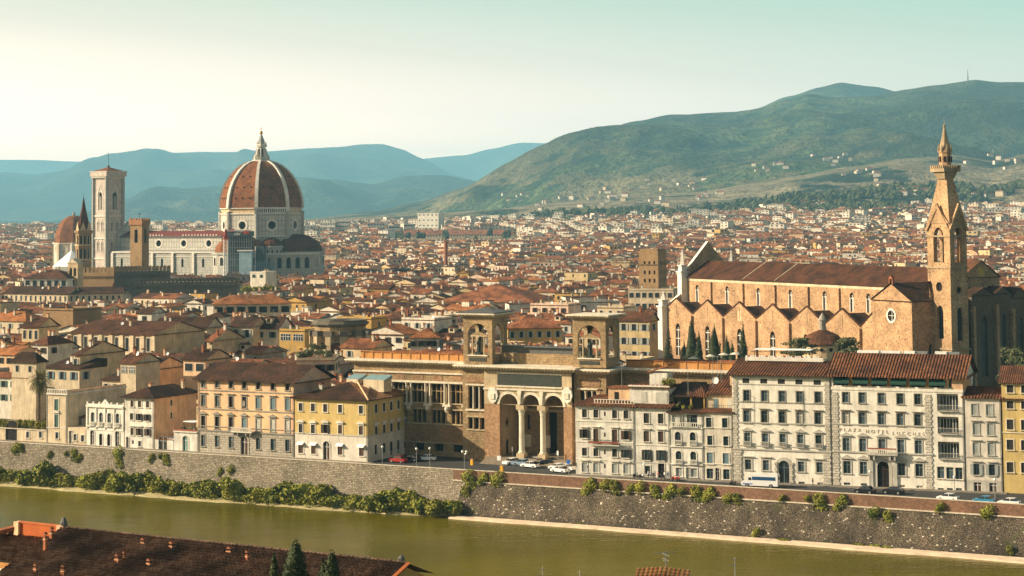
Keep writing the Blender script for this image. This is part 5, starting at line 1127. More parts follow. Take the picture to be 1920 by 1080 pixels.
for w in wins:
    b = MB(); x = (w[0]+w[1])/2; b.box(x-0.12, x+0.12, 0.3, 0.45, 24, 29.4, 'white_stone'); b.box(x-1.0, x+1.0, 0.3, 0.42, 28.2, 28.4, 'white_stone')
    for sg in (-1, 1): b.box(x+sg*0.95-0.12, x+sg*0.95+0.12, -0.05, 0.3, 24, 28.6, 'white_stone')
    b.build('window', t)
for X in (1334, 1394, 1454, 1516, 1574): x = FS.lx(X, 560); b = MB(); b.box(x-0.5, x+0.5, -0.7, 0, 19, ZE-1.2, 'croce_brick'); b.build('buttress', t)
b = MB(); roof(b, LS-0.6, NW, ZE, zrid-ZE, 'gx', 'roof_church', 0.7, x0=0.6)
tiles('roof_church', (0.075, 0.03, 0.015), (0.125, 0.052, 0.027), (0.035, 0.018, 0.012), 0.7)
rf = b.build('roof', t)
for X in (1395, 1455):
    x = FS.lx(X, 525); b = MB(); b.tube((x, -0.7, ZE+0.3), (x, NW/2, zrid+0.3), 0.16, 5, 'plaster_cream'); b.build('roof_seam', rf)
# gabled chapels along the aisle
pk = [1267, 1325, 1385, 1446, 1510.5, 1577, 1640]; vy = [1240, 1298.5, 1356, 1418, 1481, 1546, 1613, 1668]
xs = [FS.lx(X, 595, AY) for X in vy]; zv = FS.px(1356, 594, AY)[1]; zp = FS.px(1385, 567, AY)[1]
b = MB(); hs = []
for X in (1271, 1326.5, 1386.5, 1448.5, 1511): x = FS.lx(X, 630, AY); hs.append((x-1.5, x+1.5, 5.0, 16.5, 'gothic'))
b.wall(xs[0], xs[7], 0, zv, hs, 'croce_brick', y=AY, dep=0.9, back='glass_dark')
for i in range(7): b.face(((xs[i], AY, zv), (xs[i+1], AY, zv), ((xs[i]+xs[i+1])/2, AY, zp)), 'croce_brick')
b.box(xs[7]-0.3, xs[7], AY, 0, 0, zv, 'croce_brick'); b.build('chapel_wall', t)
for h in hs:
    b = MB(); x = (h[0]+h[1])/2; b.box(x-0.14, x+0.14, AY+0.2, AY+0.4, 5, 15, 'white_stone')
    for z in (8, 11, 14): b.box(x-1.4, x+1.4, AY+0.22, AY+0.36, z, z+0.22, 'white_stone')
    b.build('window', t)
b = MB()
for i in range(7):
    xm = (xs[i]+xs[i+1])/2; zr = zv+0.1+(zp-zv)*0.72; zl = zv-0.3
    for a, c_, e in ((xs[i], xm, 0), (xm, xs[i+1], 1)):
        z0, z1 = (zl, zr) if e == 0 else (zr, zl)
        b.face(((a,AY+0.5,z0), (c_,AY+0.5,z1), (c_,0.3,z1), (a,0.3,z0)), 'roof_dark'); q0, q1 = (zv, zp) if e == 0 else (zp, zv); b.prism([(a,q0), (c_,q1), (c_,q1+0.38), (a,q0+0.38)], AY-0.25, AY+0.65, 'roof_brown'); b.face(((a,AY+0.5,zv-0.5), (a if e else c_,AY+0.5,zp), (c_,AY+0.5,zv-0.5)), 'croce_brick')
b.build('chapel_roof', t)
for i in range(1, 7): b = MB(); b.box(xs[i]-0.55, xs[i]+0.55, AY-0.9, AY-0.001, 0, zv-0.4, 'croce_brick'); b.build('buttress', t)
for i in range(7):
    xm = (xs[i]+xs[i+1])/2; b = MB(); b.box(xm-0.2, xm+0.2, AY-0.06, AY-0.001, zv-0.5, zp-2.0, 'plaster_brown'); b.build('slit', t)
x = (xs[2]+xs[3])/2; b = MB(); b.box(x-1.1, x+1.1, AY-0.05, AY-0.002, zv-1.0, zv+2.6, 'plaster_peach'); b.build('blind_panel', t)
# west front
b = MB(); zap = FS.px(1320.5, 452.5, NW/2)[1]
pts = [(-9.5, 0), (-9.5, 22), (-1.0, 28), (-1.0, 34.5), (NW/2, zap), (NW+1, 34.5), (NW+1, 28), (NW+9.5, 22), (NW+9.5, 0)][::-1]
b.prism(pts, -1.2, 0.4, 'tower_brick', axis='x', ends=True)
mat_i = ['white_stone' if k != 0 else 'white_stone' for k in range(len(b.m))]
b.m = mat_i; b.m[0 if False else 1] = 'castle_dark'
b.m[0], b.m[1] = 'white_stone', 'tower_brick'
b.build('facade', t)
def pinnacle(x, y, z0, z1, z2, w, m='white_stone'):
    b = MB(); b.box(x-w, x+w, y-w, y+w, z0, z1, m); b.box(x-w*1.3, x+w*1.3, y-w*1.3, y+w*1.3, z1, z1+0.6, m); b.box(x-w*.8, x+w*.8, y-w*.8, y+w*.8, z1+0.6, z1+2.4, m); b.box(x-w*1.05, x+w*1.05, y-w*1.05, y+w*1.05, z1+2.4, z1+2.8, m)
    b.lathe([(w*0.8, z1+2.8), (w*0.25, z2-0.6), (w*0.4, z2-0.5), (0, z2)], x, y, 4, m); b.build('pinnacle', t)
z2 = FS.px(1277, 468)[1]; pinnacle(-0.6, -1.3, 0, 34.5, z2, 1.35); pinnacle(-0.6, NW+1.3, 0, 34.5, z2-0.5, 1.2); pinnacle(-0.6, AY-0.8, 0, 22.0, FS.px(1238, 545, AY)[1], 1.5)
# transept arm
TY = -17.0; x0, x1 = FS.lx(1636, 600, TY), FS.lx(1710, 600, TY); zr_ = FS.px(1668, 533, TY)[1]; zs_ = FS.px(1710, 566, TY)[1]
b = MB(); xm = FS.lx(1671, 592, TY); zm = FS.px(1671, 592, TY)[1]
b.wall(x0, x1, 0, zs_, [(xm-1.7, xm+1.7, zm-1.7, zm+1.7, 'round'), (xm-1.4, xm+1.4, 4, 13.5, 'gothic')], 'croce_brick', y=TY, dep=0.8, back='glass_dark')
b.face(((x0,TY,zs_), (x1,TY,zs_), ((x0+x1)/2,TY,zr_)), 'croce_brick')
b.wall(0, 0-TY, 0, zs_, [(6, 8.6, 6, 17, 'gothic')], 'croce_brick', dep=0.8, T=lambda x, y, z: (x1-y, TY+x, z), back='glass_dark'); b.box(x0, x0+0.02, TY, 0, 0, zs_, 'croce_brick'); b.build('transept_wall', t)
b = MB(); n = 20
for i in range(n):
    a0, a1 = 2*math.pi*i/n, 2*math.pi*(i+1)/n; q = lambda r, a: (xm+r*math.cos(a), TY-0.08, zm+r*math.sin(a)); b.face((q(1.65,a0), q(2.2,a0), q(2.2,a1), q(1.65,a1)), 'white_stone')
b.box(xm-0.08, xm+0.08, TY+0.3, TY+0.4, zm-1.6, zm+1.6, 'white_stone'); b.box(xm-1.6, xm+1.6, TY+0.3, TY+0.4, zm-0.08, zm+0.08, 'white_stone'); b.build('rose_window', t)
b = MB(); roof(b, x1-x0, -TY, zs_-0.1, zr_-zs_+0.3, 'gy', 'roof_dark', 0.45, x0=x0, y0=TY); b.build('transept_roof', t)
b = MB(); xx = (x0+x1)/2; b.box(xx-0.9, xx-0.5, TY-0.2, TY+0.6, zr_, zr_+1.6, 'brick_orange'); b.box(xx+0.5, xx+0.9, TY-0.2, TY+0.6, zr_, zr_+1.6, 'brick_orange'); b.prism([(xx-1.0,zr_+1.6),(xx+1.0,zr_+1.6),(xx,zr_+2.7)], TY-0.3, TY+0.7, 'brick_orange'); b.tube((xx,TY+0.2,zr_+1.3), (xx,TY+0.2,zr_+0.5), 0.1, 6, 'bronze', 0.35); b.build('bell_gable', t)
# sacristy block between transept and tower
xq = FS.lx(1738, 600, -10); b = MB(); four_walls(b, x1+0.05, xq, -10, 0, 0, FS.px(1725, 548, -10)[1], 'croce_brick'); roof(b, xq-x1, 10, FS.px(1725, 548, -10)[1], 3.2, 'gy', 'roof_brown', 0.4, x0=x1+0.05, y0=-10); gable_walls(b, xq-x1-0.05, 10, FS.px(1725, 548, -10)[1], 3.1, 'gy', 'croce_brick', x1+0.05, -10); b.build('sacristy', t)
plaster('spire_stone', (0.44, 0.33, 0.20), 0.45, 0.0)
# bell tower ------------------------------------------------------------
TYY = -9.0
PT = FS.w(FS.lx(1741, 560, TYY), TYY, 0); FT, tt = lfr(PT, ang, 'bell_tower', 'tall square brick bell tower with gabled belfry and octagonal stone spire', 'tower')
tw = FT.lx(1783.5, 560); tdp = FT.side(1815, 560, tw)[0]; print('tower', tw, tdp)
yz = lambda Y: z_at(FT.w(tw, 0, 0), Y)
z1, z2 = yz(504), yz(438)
b = MB(); hb = [(tw*0.30, tw*0.70, z1+1.5, z2-0.5, None)]; hr_ = [(tdp*0.28, tdp*0.72, z1+1.5, z2-0.5, None)]
low = [(tw*0.36, tw*0.64, yz(637), yz(574), 'gothic'), (tw*0.34, tw*0.62, yz(548), yz(548)+tw*0.28, 'round')]
lowr = [(tdp*0.34, tdp*0.66, yz(640), yz(577), 'gothic'), (tdp*0.34, tdp*0.66, yz(551), yz(551)+tdp*0.32, 'round')]
four_walls(b, 0, tw, 0, tdp, 0, z1, 'tower_brick', low, lowr, (), (), 0.8, 'void')
zg_ = z2 + 3.0
four_walls(b, 0, tw, 0, tdp, z1, zg_, 'tower_brick', [(tw*0.27, tw*0.73, z1+1.8, z2+1.8, 'gothic')], [(tdp*0.27, tdp*0.73, z1+1.8, z2+1.8, 'gothic')], [(tw*0.27, tw*0.73, z1+1.8, z2+1.8, 'gothic')], [(tdp*0.27, tdp*0.73, z1+1.8, z2+1.8, 'gothic')], 1.4)
b.box(0.1, tw-0.1, 0.1, tdp-0.1, z1, z1+1.0, 'tower_brick'); b.build('shaft', tt)
b = MB()
for z, p in ((z1, 0.35), (z2-1.0, 0.3), (yz(657), 0.5)):
    b.box(-p, tw+p, -p, 0.0, z, z+0.45, 'spire_stone'); b.box(tw, tw+p, 0, tdp+p, z, z+0.45, 'spire_stone'); b.box(-p, 0, 0, tdp+p, z, z+0.45, 'spire_stone'); b.box(0, tw, tdp, tdp+p, z, z+0.45, 'spire_stone')
for x in (0.0, tw-0.9): b.box(x-0.001, x+0.9, -0.12, 0, 2, z1, 'tower_brick')
b.build('cornice', tt)
b = MB(); b.lathe([(0.0, z2-1.5), (0.35, z2-1.7), (0.55, z2-3.2), (0.85, z2-3.8)], tw/2, tdp/2, 12, 'bronze'); b.box(0.8, tw-0.8, tdp/2-0.15, tdp/2+0.15, z2-1.5, z2-1.2, 'bark'); b.build('bell', tt)
# gables on the four sides
za = yz(381); gz = zg_ - 2.2
b = MB()
for (a, c_, ax, y0, y1) in ((-0.5, tw+0.5, 'y', -0.55, 0.1), (-0.5, tw+0.5, 'y', tdp-0.1, tdp+0.55), (-0.5, tdp+0.5, 'x', tw-0.1, tw+0.55), (-0.5, tdp+0.5, 'x', -0.55, 0.1)):
    m_ = (a+c_)/2
    # outer coping as two thick slanted bars and the gable plane
    for s_ in (0, 1):
        e0 = a if s_ == 0 else c_; k = 1.0 if s_ == 0 else -1.0
        b.prism([(e0, gz), (e0+0.9*k, gz), (m_, za-1.6), (m_, za)][::(1 if s_ == 0 else -1)], y0, y1, 'tower_brick', axis=ax)
    yy = y0+0.25 if y0 < 0 else y1-0.25
    P4 = [(a+0.5, zg_), (c_-0.5, zg_), (m_, za-1.0)]
    if ax == 'y': b.face([(p[0], yy, p[1]) for p in P4], 'tower_brick')
    else: b.face([(yy, p[0], p[1]) for p in P4], 'tower_brick')
b.build('gables', tt)
# pyramid, battlemented gallery, lantern, spire
zb_, zc_ = yz(331), yz(309); zd, ze = yz(282), yz(233)
b = MB(); cx_, cy_ = tw/2, tdp/2; hw, hd = tw/2, tdp/2; k = 0.36
A = [(cx_-hw, cy_-hd), (cx_+hw, cy_-hd), (cx_+hw, cy_+hd), (cx_-hw, cy_+hd)]; Bq = [(cx_+(p[0]-cx_)*k, cy_+(p[1]-cy_)*k) for p in A]
for i in range(4):
    p, q, r_, s_ = A[i], A[(i+1)%4], Bq[(i+1)%4], Bq[i]; b.face(((p[0],p[1],zg_-0.5), (q[0],q[1],zg_-0.5), (r_[0],r_[1],zb_), (s_[0],s_[1],zb_)), 'tower_brick')
b.build('pyramid', tt)
b = MB(); g = hw*0.62; gd = hd*0.62*tw/tdp
b.lathe([(hw*k*1.35, zb_-0.6), (g*1.12, zb_+1.5)], cx_, cy_, 4, 'spire_stone', math.pi/4, math.pi/4+2*math.pi); b.box(cx_-g, cx_+g, cy_-gd, cy_+gd, zb_+1.5, zc_-0.8, 'spire_stone')
for i in range(7):
    for s_ in (-1, 1):
        x = cx_-g+2*g*(i+0.25)/7; b.box(x, x+g*0.18, cy_+s_*gd-0.25, cy_+s_*gd+0.15, zc_-0.8, zc_, 'spire_stone'); y = cy_-gd+2*gd*(i+0.25)/7; b.box(cx_+s_*g-0.2, cx_+s_*g+0.2, y, y+gd*0.18, zc_-0.8, zc_, 'spire_stone')
b.build('gallery', tt)
b = MB(); b.lathe([(1.85, zc_-0.8), (1.85, zd-0.6), (2.1, zd-0.5), (2.1, zd)], cx_, cy_, 8, 'tower_brick', math.pi/8, math.pi/8+2*math.pi)
for i in range(8): a = math.pi/4*i; b.box(cx_+1.75*math.cos(a)-0.25, cx_+1.75*math.cos(a)+0.25, cy_+1.75*math.sin(a)-0.25, cy_+1.75*math.sin(a)+0.25, zc_+1.0, zd-1.6, 'void')
b.build('lantern', tt)
b = MB(); b.lathe([(1.9, zd), (1.0, zd+(ze-zd)*0.45), (0.3, ze-0.6), (0.5, ze-0.3), (0.35, ze), (0.06, ze+0.4), (0.04, ze+2.4)], cx_, cy_, 8, 'spire_stone')
for i in range(8): a = math.pi/4*i+math.pi/8; b.lathe([(0.35, zd-0.2), (0.3, zd+0.9), (0, zd+2.2)], cx_+1.9*math.cos(a), cy_+1.9*math.sin(a), 5, 'spire_stone')
b.build('spire', tt)
masonry('shaded_chapel_brick', (0.17, 0.12, 0.075), (0.13, 0.09, 0.055), (0.10, 0.07, 0.045), 0.8, 0.35, 0.04)  # tower brick darkened: shade right of the bell tower put into the colour
# east end: high choir wall and dark chapels
xq0 = FS.lx(1815, 560, 0); 
b = MB(); P0 = at_depth(1806, 600, 590); FQ = Frame((P0.x, P0.y), R(30)); f0, tq = lfr(P0, R(30), 'church_choir', 'shadowed gabled brick choir block standing right behind the bell tower', 'church')
w = FQ.lx(1876, 600); zz_, za_ = z_at(P0, 522), z_at(FQ.w(w*0.45,0,0), 489)
b.wall(0, w, 0, zz_, [(w*0.42, w*0.60, zz_-6, zz_-3.4, 'round')], 'tower_brick', dep=0.5, back='void'); b.face(((0,0,zz_),(w,0,zz_),(w*0.5,0,za_)), 'tower_brick'); b.box(0, w, 0.01, 16, 0, zz_, 'tower_brick', 'f'); b.box(w*0.42, w*0.6, -0.05, -0.002, zz_+0.4, zz_+3.2, 'plaster_ochre'); b.build('wall', tq)
b = MB(); roof(b, w, 16, zz_, za_-zz_, 'gy', 'roof_brown', 0.4); b.build('roof', tq)
for k, (X0, X1, Yt, Yp, D_, lab) in enumerate(((1826, 1868, 556, 540, 566, 'first'), (1868, 1898, 552, 538, 556, 'second'), (1898, 1932, 560, 540, 549, 'third'), (1932, 1975, 570, 548, 541, 'fourth'))):
    P0 = P0 if k else at_depth(1824, 650, 584); fc = Frame((P0.x, P0.y), R(30)); f, tk = lfr(P0, R(30), 'choir_chapel', f'dark shaded brick chapel with tall pointed window, {lab} to the right of the bell tower', 'chapel'); w = fc.lx(X1, 650); z0, z1 = z_at(P0, Yt), z_at(fc.w(w/2,0,0), Yp); P0 = fc.w(w, 0, 0)
    tk['group'] = 'choir chapels of the brick church'
    b = MB(); b.wall(0, w, 0, z0, [(w*0.36, w*0.64, 6, z0-6, 'gothic')], 'tower_brick', dep=0.6, back='glass_dark'); b.face(((0,0,z0),(w,0,z0),(w/2,0,z1)), 'tower_brick'); b.box(0, w, 0.01, 14, 0, z0, 'tower_brick', 'f'); b.m = ['shaded_chapel_brick' if q == 'tower_brick' else q for q in b.m]; b.build('wall', tk); b = MB(); roof(b, w, 14, z0, z1-z0, 'gy', 'roof_dark', 0.3); b.build('roof', tk)
    b = MB(); b.box(-0.6, 0.5, -1.2, -0.01, 0, z0-3, 'tower_brick'); b.build('buttress', tk)
# round chapel with conical roof
P0 = at_depth(1543, 660, 560); t = thing('round_chapel', 'small round chapel with grey conical roof and lantern before the brick church', 'chapel', (P0.x, P0.y, 0)); z0 = z_at(P0, 645)
b = MB(); b.lathe([(6.2, 0), (6.2, z0)], 0, 0, 24, 'plaster_tan'); b.build('wall', t); b = MB(); zq = z_at(P0, 618); b.lathe([(6.6, z0-0.1), (6.6, z0+0.3), (4.5, z0+2.6), (1.0, zq)], 0, 0, 24, 'roof_brown'); b.build('roof', t)
b = MB(); zt = z_at(P0, 586); b.lathe([(1.0, zq-0.2), (1.0, zq+2.6), (1.3, zq+2.7), (0.7, zt-1), (0, zt)], 0, 0, 10, 'plaster_grey'); b.build('lantern', t)
for i in range(14):
    a = 2*math.pi*i/14; b = MB(); b.lathe([(0.55, -0.1), (0.55, 0.1), (0, 0.1)], 0, 0, 10, 'void'); o = b.build('window', t, loc=(6.2*math.cos(a), 6.2*math.sin(a), z0-1.3)); o.rotation_euler = (math.pi/2, 0, a+math.pi/2)
# ---- cathedral ---------------------------------------------------------
DC = 1343.0; PC = at_depth(490, 440, DC); K = DC / F
t = thing('cathedral', 'white and green marble cathedral under a huge red octagonal dome with pale ribs', 'cathedral', (PC.x, PC.y, 0), 0)
vz = lambda Y: z_at(PC, Y); PH = R(-90 + math.degrees(math.atan2(PC.x, PC.y)) * -1 - 6.7)
PH = -math.pi/2 - math.atan2(PC.x, PC.y) + R(-6.7)
oct_ = lambda b, prof, m, k=1.0: b.lathe(prof, 0, 0, 8, m, PH, PH + 2*math.pi)
prof = [(77.5,390),(76.8,380),(75,368),(71,354),(65.5,342),(58,330),(48.5,319),(37,310),(25,304.5),(17,302.5)]
prof = [(r*K, vz(y)) for r, y in prof]
b = MB(); oct_(b, prof, 'dome_tile'); b.face([(17*K*math.cos(PH+i*math.pi/4), 17*K*math.sin(PH+i*math.pi/4), prof[-1][1]) for i in range(8)], 'rib_marble'); dm = b.build('dome', t)
for i in range(8):
    a = PH + i*math.pi/4; b = MB(); s_ = (-math.sin(a), math.cos(a))
    for (r_0, z0), (r_1, z1) in zip(prof, prof[1:]):
        w0, w1 = 1.15*(r_0/prof[0][0])**0.4, 1.15*(r_1/prof[0][0])**0.4; h = 0.9
        q = lambda r, z, w: (r*math.cos(a)+s_[0]*w, r*math.sin(a)+s_[1]*w, z)
        A_, B_, C_, D_ = q(r_0+h, z0+h*.2, -w0), q(r_0+h, z0+h*.2, w0), q(r_1+h*.8, z1+h*.6, w1), q(r_1+h*.8, z1+h*.6, -w1)
        b.face((A_, B_, C_, D_), 'rib_marble'); b.face((q(r_0-1,z0,-w0), A_, D_, q(r_1-1,z1,-w1)), 'rib_marble'); b.face((B_, q(r_0-1,z0,w0), q(r_1-1,z1,w1), C_), 'rib_marble')
    b.build('rib', dm)
b = MB()
for i in range(8):
    am = PH + (i+0.5)*math.pi/4
    for Y, n, rr in ((372, 3, 75.5), (352, 3, 70), (332, 2, 59)):
        for k in range(n):
            o_ = (k-(n-1)/2)*5.5; r_ = rr*K*math.cos(math.pi/8)+0.3; b.box(r_*math.cos(am)-math.sin(am)*o_-0.35, r_*math.cos(am)-math.sin(am)*o_+0.35, r_*math.sin(am)+math.cos(am)*o_-0.35, r_*math.sin(am)+math.cos(am)*o_+0.35, vz(Y)-0.4, vz(Y)+0.5, 'void')
b.build('dome_ports', dm)
zd0, zd1 = vz(441), vz(402)
b = MB(); R8 = 77.0*K; ro = 2.75
for i in range(8):
    a0, a1 = PH+i*math.pi/4, PH+(i+1)*math.pi/4; p0 = Vector((R8*math.cos(a0), R8*math.sin(a0), 0)); p1 = Vector((R8*math.cos(a1), R8*math.sin(a1), 0)); d = (p1-p0); L_ = d.length; d.normalize(); nn = Vector((-d.y, d.x, 0)); zc_ = (zd0+zd1)/2 - 0.2
    b.wall(0, L_, zd0, zd1, [(L_/2-ro, L_/2+ro, zc_-ro, zc_+ro, 'round')], 'marble', dep=1.6, T=lambda x, y, z, p0=p0, d=d, nn=nn: tuple(p0+d*x+nn*y+Vector((0,0,z))), back='void')
    for j in range(20):
        b0, b1 = 2*math.pi*j/20, 2*math.pi*(j+1)/20; T = lambda r, a: tuple(p0+d*(L_/2+r*math.cos(a))-nn*0.25+Vector((0,0,zc_+r*math.sin(a)))); b.face((T(ro,b0), T(ro+1.5,b0), T(ro+1.5,b1), T(ro,b1)), 'marble_plain')
b.build('drum', t)
b = MB(); oct_(b, [(R8+0.9, zd0-0.9), (R8+0.9, zd0), (R8, zd0)], 'marble_plain'); oct_(b, [(R8, zd1), (R8+0.7, zd1+0.1), (R8+0.7, zd1+0.8), (R8-0.5, zd1+0.9)], 'marble_plain'); oct_(b, [(R8-0.6, zd1+0.5), (R8-0.6, prof[0][1])], 'plaster_tan'); oct_(b, [(R8-0.4, prof[0][1]-0.8), (R8+0.6, prof[0][1]-0.5), (R8+0.6, prof[0][1]), (R8-0.8, prof[0][1]+0.2)], 'marble_plain'); b.build('drum_cornice', t)
b = MB()   # the one finished gallery side
a0, a1 = PH, PH+math.pi/4; p0 = Vector(((R8+0.7)*math.cos(a0), (R8+0.7)*math.sin(a0), 0)); p1 = Vector(((R8+0.7)*math.cos(a1), (R8+0.7)*math.sin(a1), 0)); d = (p1-p0).normalized(); nn = Vector((-d.y, d.x, 0)); L_ = (p1-p0).length
T = lambda x, y, z: tuple(p0+d*x+nn*y+Vector((0,0,z)))
b.wall(-1.5, L_+1.5, zd1+0.5, prof[0][1]+0.4, [(0.8+k*(L_-1.6)/14, 0.8+k*(L_-1.6)/14+0.85, zd1+1.5, prof[0][1]-0.7, 'arch') for k in range(14)], 'rib_marble', dep=0.6, T=T, back='void'); b.build('gallery', t)
for i in range(8): b = MB(); a = PH+i*math.pi/4; b.lathe([(1.7, zd0-18), (1.7, zd1+0.9), (1.9, zd1+1.0), (1.5, zd1+2.2)], R8*math.cos(a)*0.985, R8*math.sin(a)*0.985, 8, 'marble_fine'); b.build('corner_pier', t)
# lantern
b = MB(); zl0 = prof[-1][1]; zl1, zl2 = vz(272), vz(252)
b.lathe([(17*K, zl0-0.3), (17*K, zl0+1.0), (8.5*K, zl0+1.0), (8.0*K, zl1-1.5), (11*K, zl1-1.2), (11*K, zl1), (9.5*K, zl1+0.8)], 0, 0, 8, 'rib_marble', PH, PH+2*math.pi)
for i in range(8):
    a = PH+i*math.pi/4; c_, s_ = math.cos(a), math.sin(a); u = Vector((c_, s_, 0)); v = Vector((-s_, c_, 0))*0.35
    pts = [(7*K, zl0+1), (16*K, zl0+1), (15.5*K, zl0+3.6), (12.5*K, zl0+4.6), (9.5*K, zl0+8.5), (7*K, zl0+9)]
    for sg in (-1, 1): b.face([tuple(u*r+v*sg+Vector((0,0,z))) for r, z in pts], 'rib_marble')
    for (r_0, z0), (r_1, z1) in zip(pts[1:], pts[2:]): b.face([tuple(u*r_0-v+Vector((0,0,z0))), tuple(u*r_0+v+Vector((0,0,z0))), tuple(u*r_1+v+Vector((0,0,z1))), tuple(u*r_1-v+Vector((0,0,z1)))], 'rib_marble')
    am = a+math.pi/8; r_ = 8.2*K*math.cos(math.pi/8)+0.06; b.face([(r_*math.cos(am)-math.sin(am)*o, r_*math.sin(am)+math.cos(am)*o, z) for o, z in ((-0.45, zl0+1.6), (0.45, zl0+1.6), (0.45, zl1-2.6), (-0.45, zl1-2.6))], 'void')
    b.lathe([(0.35, zl1+0.8), (0, zl1+2.6)], 9.5*K*c_, 9.5*K*s_, 5, 'rib_marble')
ln = b.build('lantern', t); b = MB(); b.lathe([(8.5*K, zl1+0.8), (0.5, zl2)], 0, 0, 8, 'lead', PH, PH+2*math.pi); b.build('lantern_cone', ln)
b = MB(); zb0 = zl2+1.15; b.lathe([(1.2*math.sin(math.pi*k/10), zb0-1.2*math.cos(math.pi*k/10)) for k in range(11)], 0, 0, 14, 'gold'); b.box(-0.12, 0.12, -0.12, 0.12, zb0+1.1, zb0+4.0, 'gold'); b.box(-0.9, 0.9, -0.1, 0.1, zb0+2.6, zb0+2.85, 'gold'); b.build('ball_and_cross', ln)
# octagon body below the drum and tribunes
b = MB(); oct_(b, [(R8*1.0, 0), (R8*1.0, zd0-0.9)], 'marble_fine'); b.build('crossing_wall', t)
def tribune(ang_deg, dist, r_, z1, z2, nm, n=10, dome='shadow_dome_tile'):
    a = math.radians(ang_deg) - math.pi/2 - math.atan2(PC.x, PC.y); cx_, cy_ = dist*math.cos(a), dist*math.sin(a); b = MB()
    b.lathe([(r_, 0), (r_, z1-1.6), (r_+0.8, z1-1.4), (r_+0.8, z1-0.6), (r_+0.2, z1-0.6), (r_+0.2, z1)], cx_, cy_, n, 'marble_fine', a-math.pi/2-0.5, a+math.pi/2+0.5); o = b.build(nm, t)
    b = MB(); pr = [(r_*0.93*math.cos(k*math.pi/16), z1+(z2-z1)*math.sin(k*math.pi/16)) for k in range(9)]; b.lathe(pr, cx_, cy_, n, dome, a-math.pi/2-0.6, a+math.pi/2+0.6); b.build('half_dome', o)
    for k in range(n):
        am = a-math.pi/2-0.5+(math.pi+1.0)*(k+0.5)/n; rr = r_*math.cos(math.pi/(2*n))+0.05; hw = r_*0.13; u = Vector((math.cos(am), math.sin(am), 0)); v = Vector((-math.sin(am), math.cos(am), 0)); c_ = Vector((cx_, cy_, 0))+u*rr; w_ = MB()
        for s_, m_, e in ((1.0, 'marble_plain', 0.0), (0.62, 'void', 0.06)):
            zt = z1-2.2; z_0 = z1-8.5; P_ = [(-hw*s_, z_0), (hw*s_, z_0), (hw*s_, zt-hw)] + [(hw*s_*math.cos(math.pi*j/8), zt-hw+hw*s_*math.sin(math.pi*j/8)) for j in range(1, 8)] + [(-hw*s_, zt-hw)]
            w_.face([tuple(c_+u*(0.04+e)+v*p[0]+Vector((0,0,p[1]))) for p in P_], m_)
        w_.build('blind_arch', o)
tribune(60, 27.5, 19.5, vz(471), vz(439), 'tribune'); tribune(-30, 27.5, 19.5, vz(471), vz(439), 'tribune', dome='dome_tile')
tribune(15, 27, 8.0, vz(460), vz(445), 'small_apse'); tribune(-75, 26, 8.0, vz(458), vz(446), 'small_apse', dome='dome_tile')
for X0, X1, z1 in ((497, 600, vz(473)), (404, 470, vz(473))):
    b = MB(); p = Frame((at_depth(X0, 480, DC-34).x - PC.x, at_depth(X0, 480, DC-34).y - PC.y), R(8)); w = (X1-X0)*K*0.95; b.wall(0, w, 0, z1, [(2+k*6.2, 5+k*6.2, z1-10.5, z1-3, 'gothic') for k in range(int(w/6.2))], 'marble_fine', dep=0.7, back='void'); b.box(0, w, 0.01, 16, 0, z1, 'marble_fine', 'fb')
    b.box(-0.4, w+0.4, -0.5, 0, z1-1.2, z1, 'marble_plain'); b.build('chapel_wall', t, loc=p.P, rz=p.a)
# nave
ND = 8.0; pr_ = at_depth(416, 450, DC-18); a_ = R(-29); nf = Frame((pr_.x, pr_.y), a_); xl = nf.lx(226, 450); Ln = -xl
P0 = nf.w(xl, 0, 0); fN = Frame((P0.x, P0.y), a_); tz = lambda Y: z_at(nf.w(-10, 0, 0), Y)
ze, zr, za_ = tz(443), tz(431), tz(469)
loc = (P0.x-PC.x, P0.y-PC.y, 0)
b = MB(); hs = []
for X in (250, 297.5, 344.5, 391.5): x = fN.lx(X, 460); hs.append((x-2.3, x+2.3, (ze+za_)/2-2.4, (ze+za_)/2+2.2, 'round'))
b.wall(0, Ln, 0, ze, hs, 'marble', dep=1.0, back='void'); b.box(0, Ln, 0.02, 19, 0, ze, 'marble', 'fb'); b.build('nave_wall', t, loc=loc, rz=a_)
b = MB()
for h in hs:
    for j in range(20):
        b0, b1 = 2*math.pi*j/20, 2*math.pi*(j+1)/20; cx_, cz_ = (h[0]+h[1])/2, (h[2]+h[3])/2; b.face([(cx_+r*math.cos(q), -0.15, cz_+r*math.sin(q)) for r, q in ((2.25,b0),(3.4,b0),(3.4,b1),(2.25,b1))], 'marble_plain')
b.box(0, Ln, -0.7, 0, ze-0.9, ze, 'lead_dark')
b.build('oculus_rings', t, loc=loc, rz=a_)
b = MB(); roof(b, Ln, 19, ze, (zr-ze)*.8, 'gx', 'roof_wrap', 0.5); plain('roof_wrap', (.15, .03, .022), var=.3); 
b.box(Ln*0.06, Ln*0.30, -0.6, 19.4, ze+0.4, zr+0.8, 'lead_dark') if False else None
for k in range(9):
    if k in (0, 3, 4): continue
    x = Ln*0.18+k*Ln*0.088
    for j in range(3): b.prism([(x+j*2.6, ze+0.5), (x+j*2.6+1.6, ze+0.5), (x+j*2.6+.8, ze+1.7)], -0.62, -0.45, 'marble_plain')
b.build('nave_roof', t, loc=loc, rz=a_)
b = MB(); hs = [(x-1.0, x+1.0, za_-11.5, za_-5.5, 'gothic') for x in [8+k*18 for k in range(int(Ln/18)+1)]]
b.wall(0, Ln+6, 0, za_-0.8, hs, 'marble_fine', y=-ND, dep=0.8, back='void'); b.face(((0,-ND,za_-0.8),(Ln,-ND,za_-0.8),(Ln,0,za_+0.2),(0,0,za_+0.2)), 'lead')
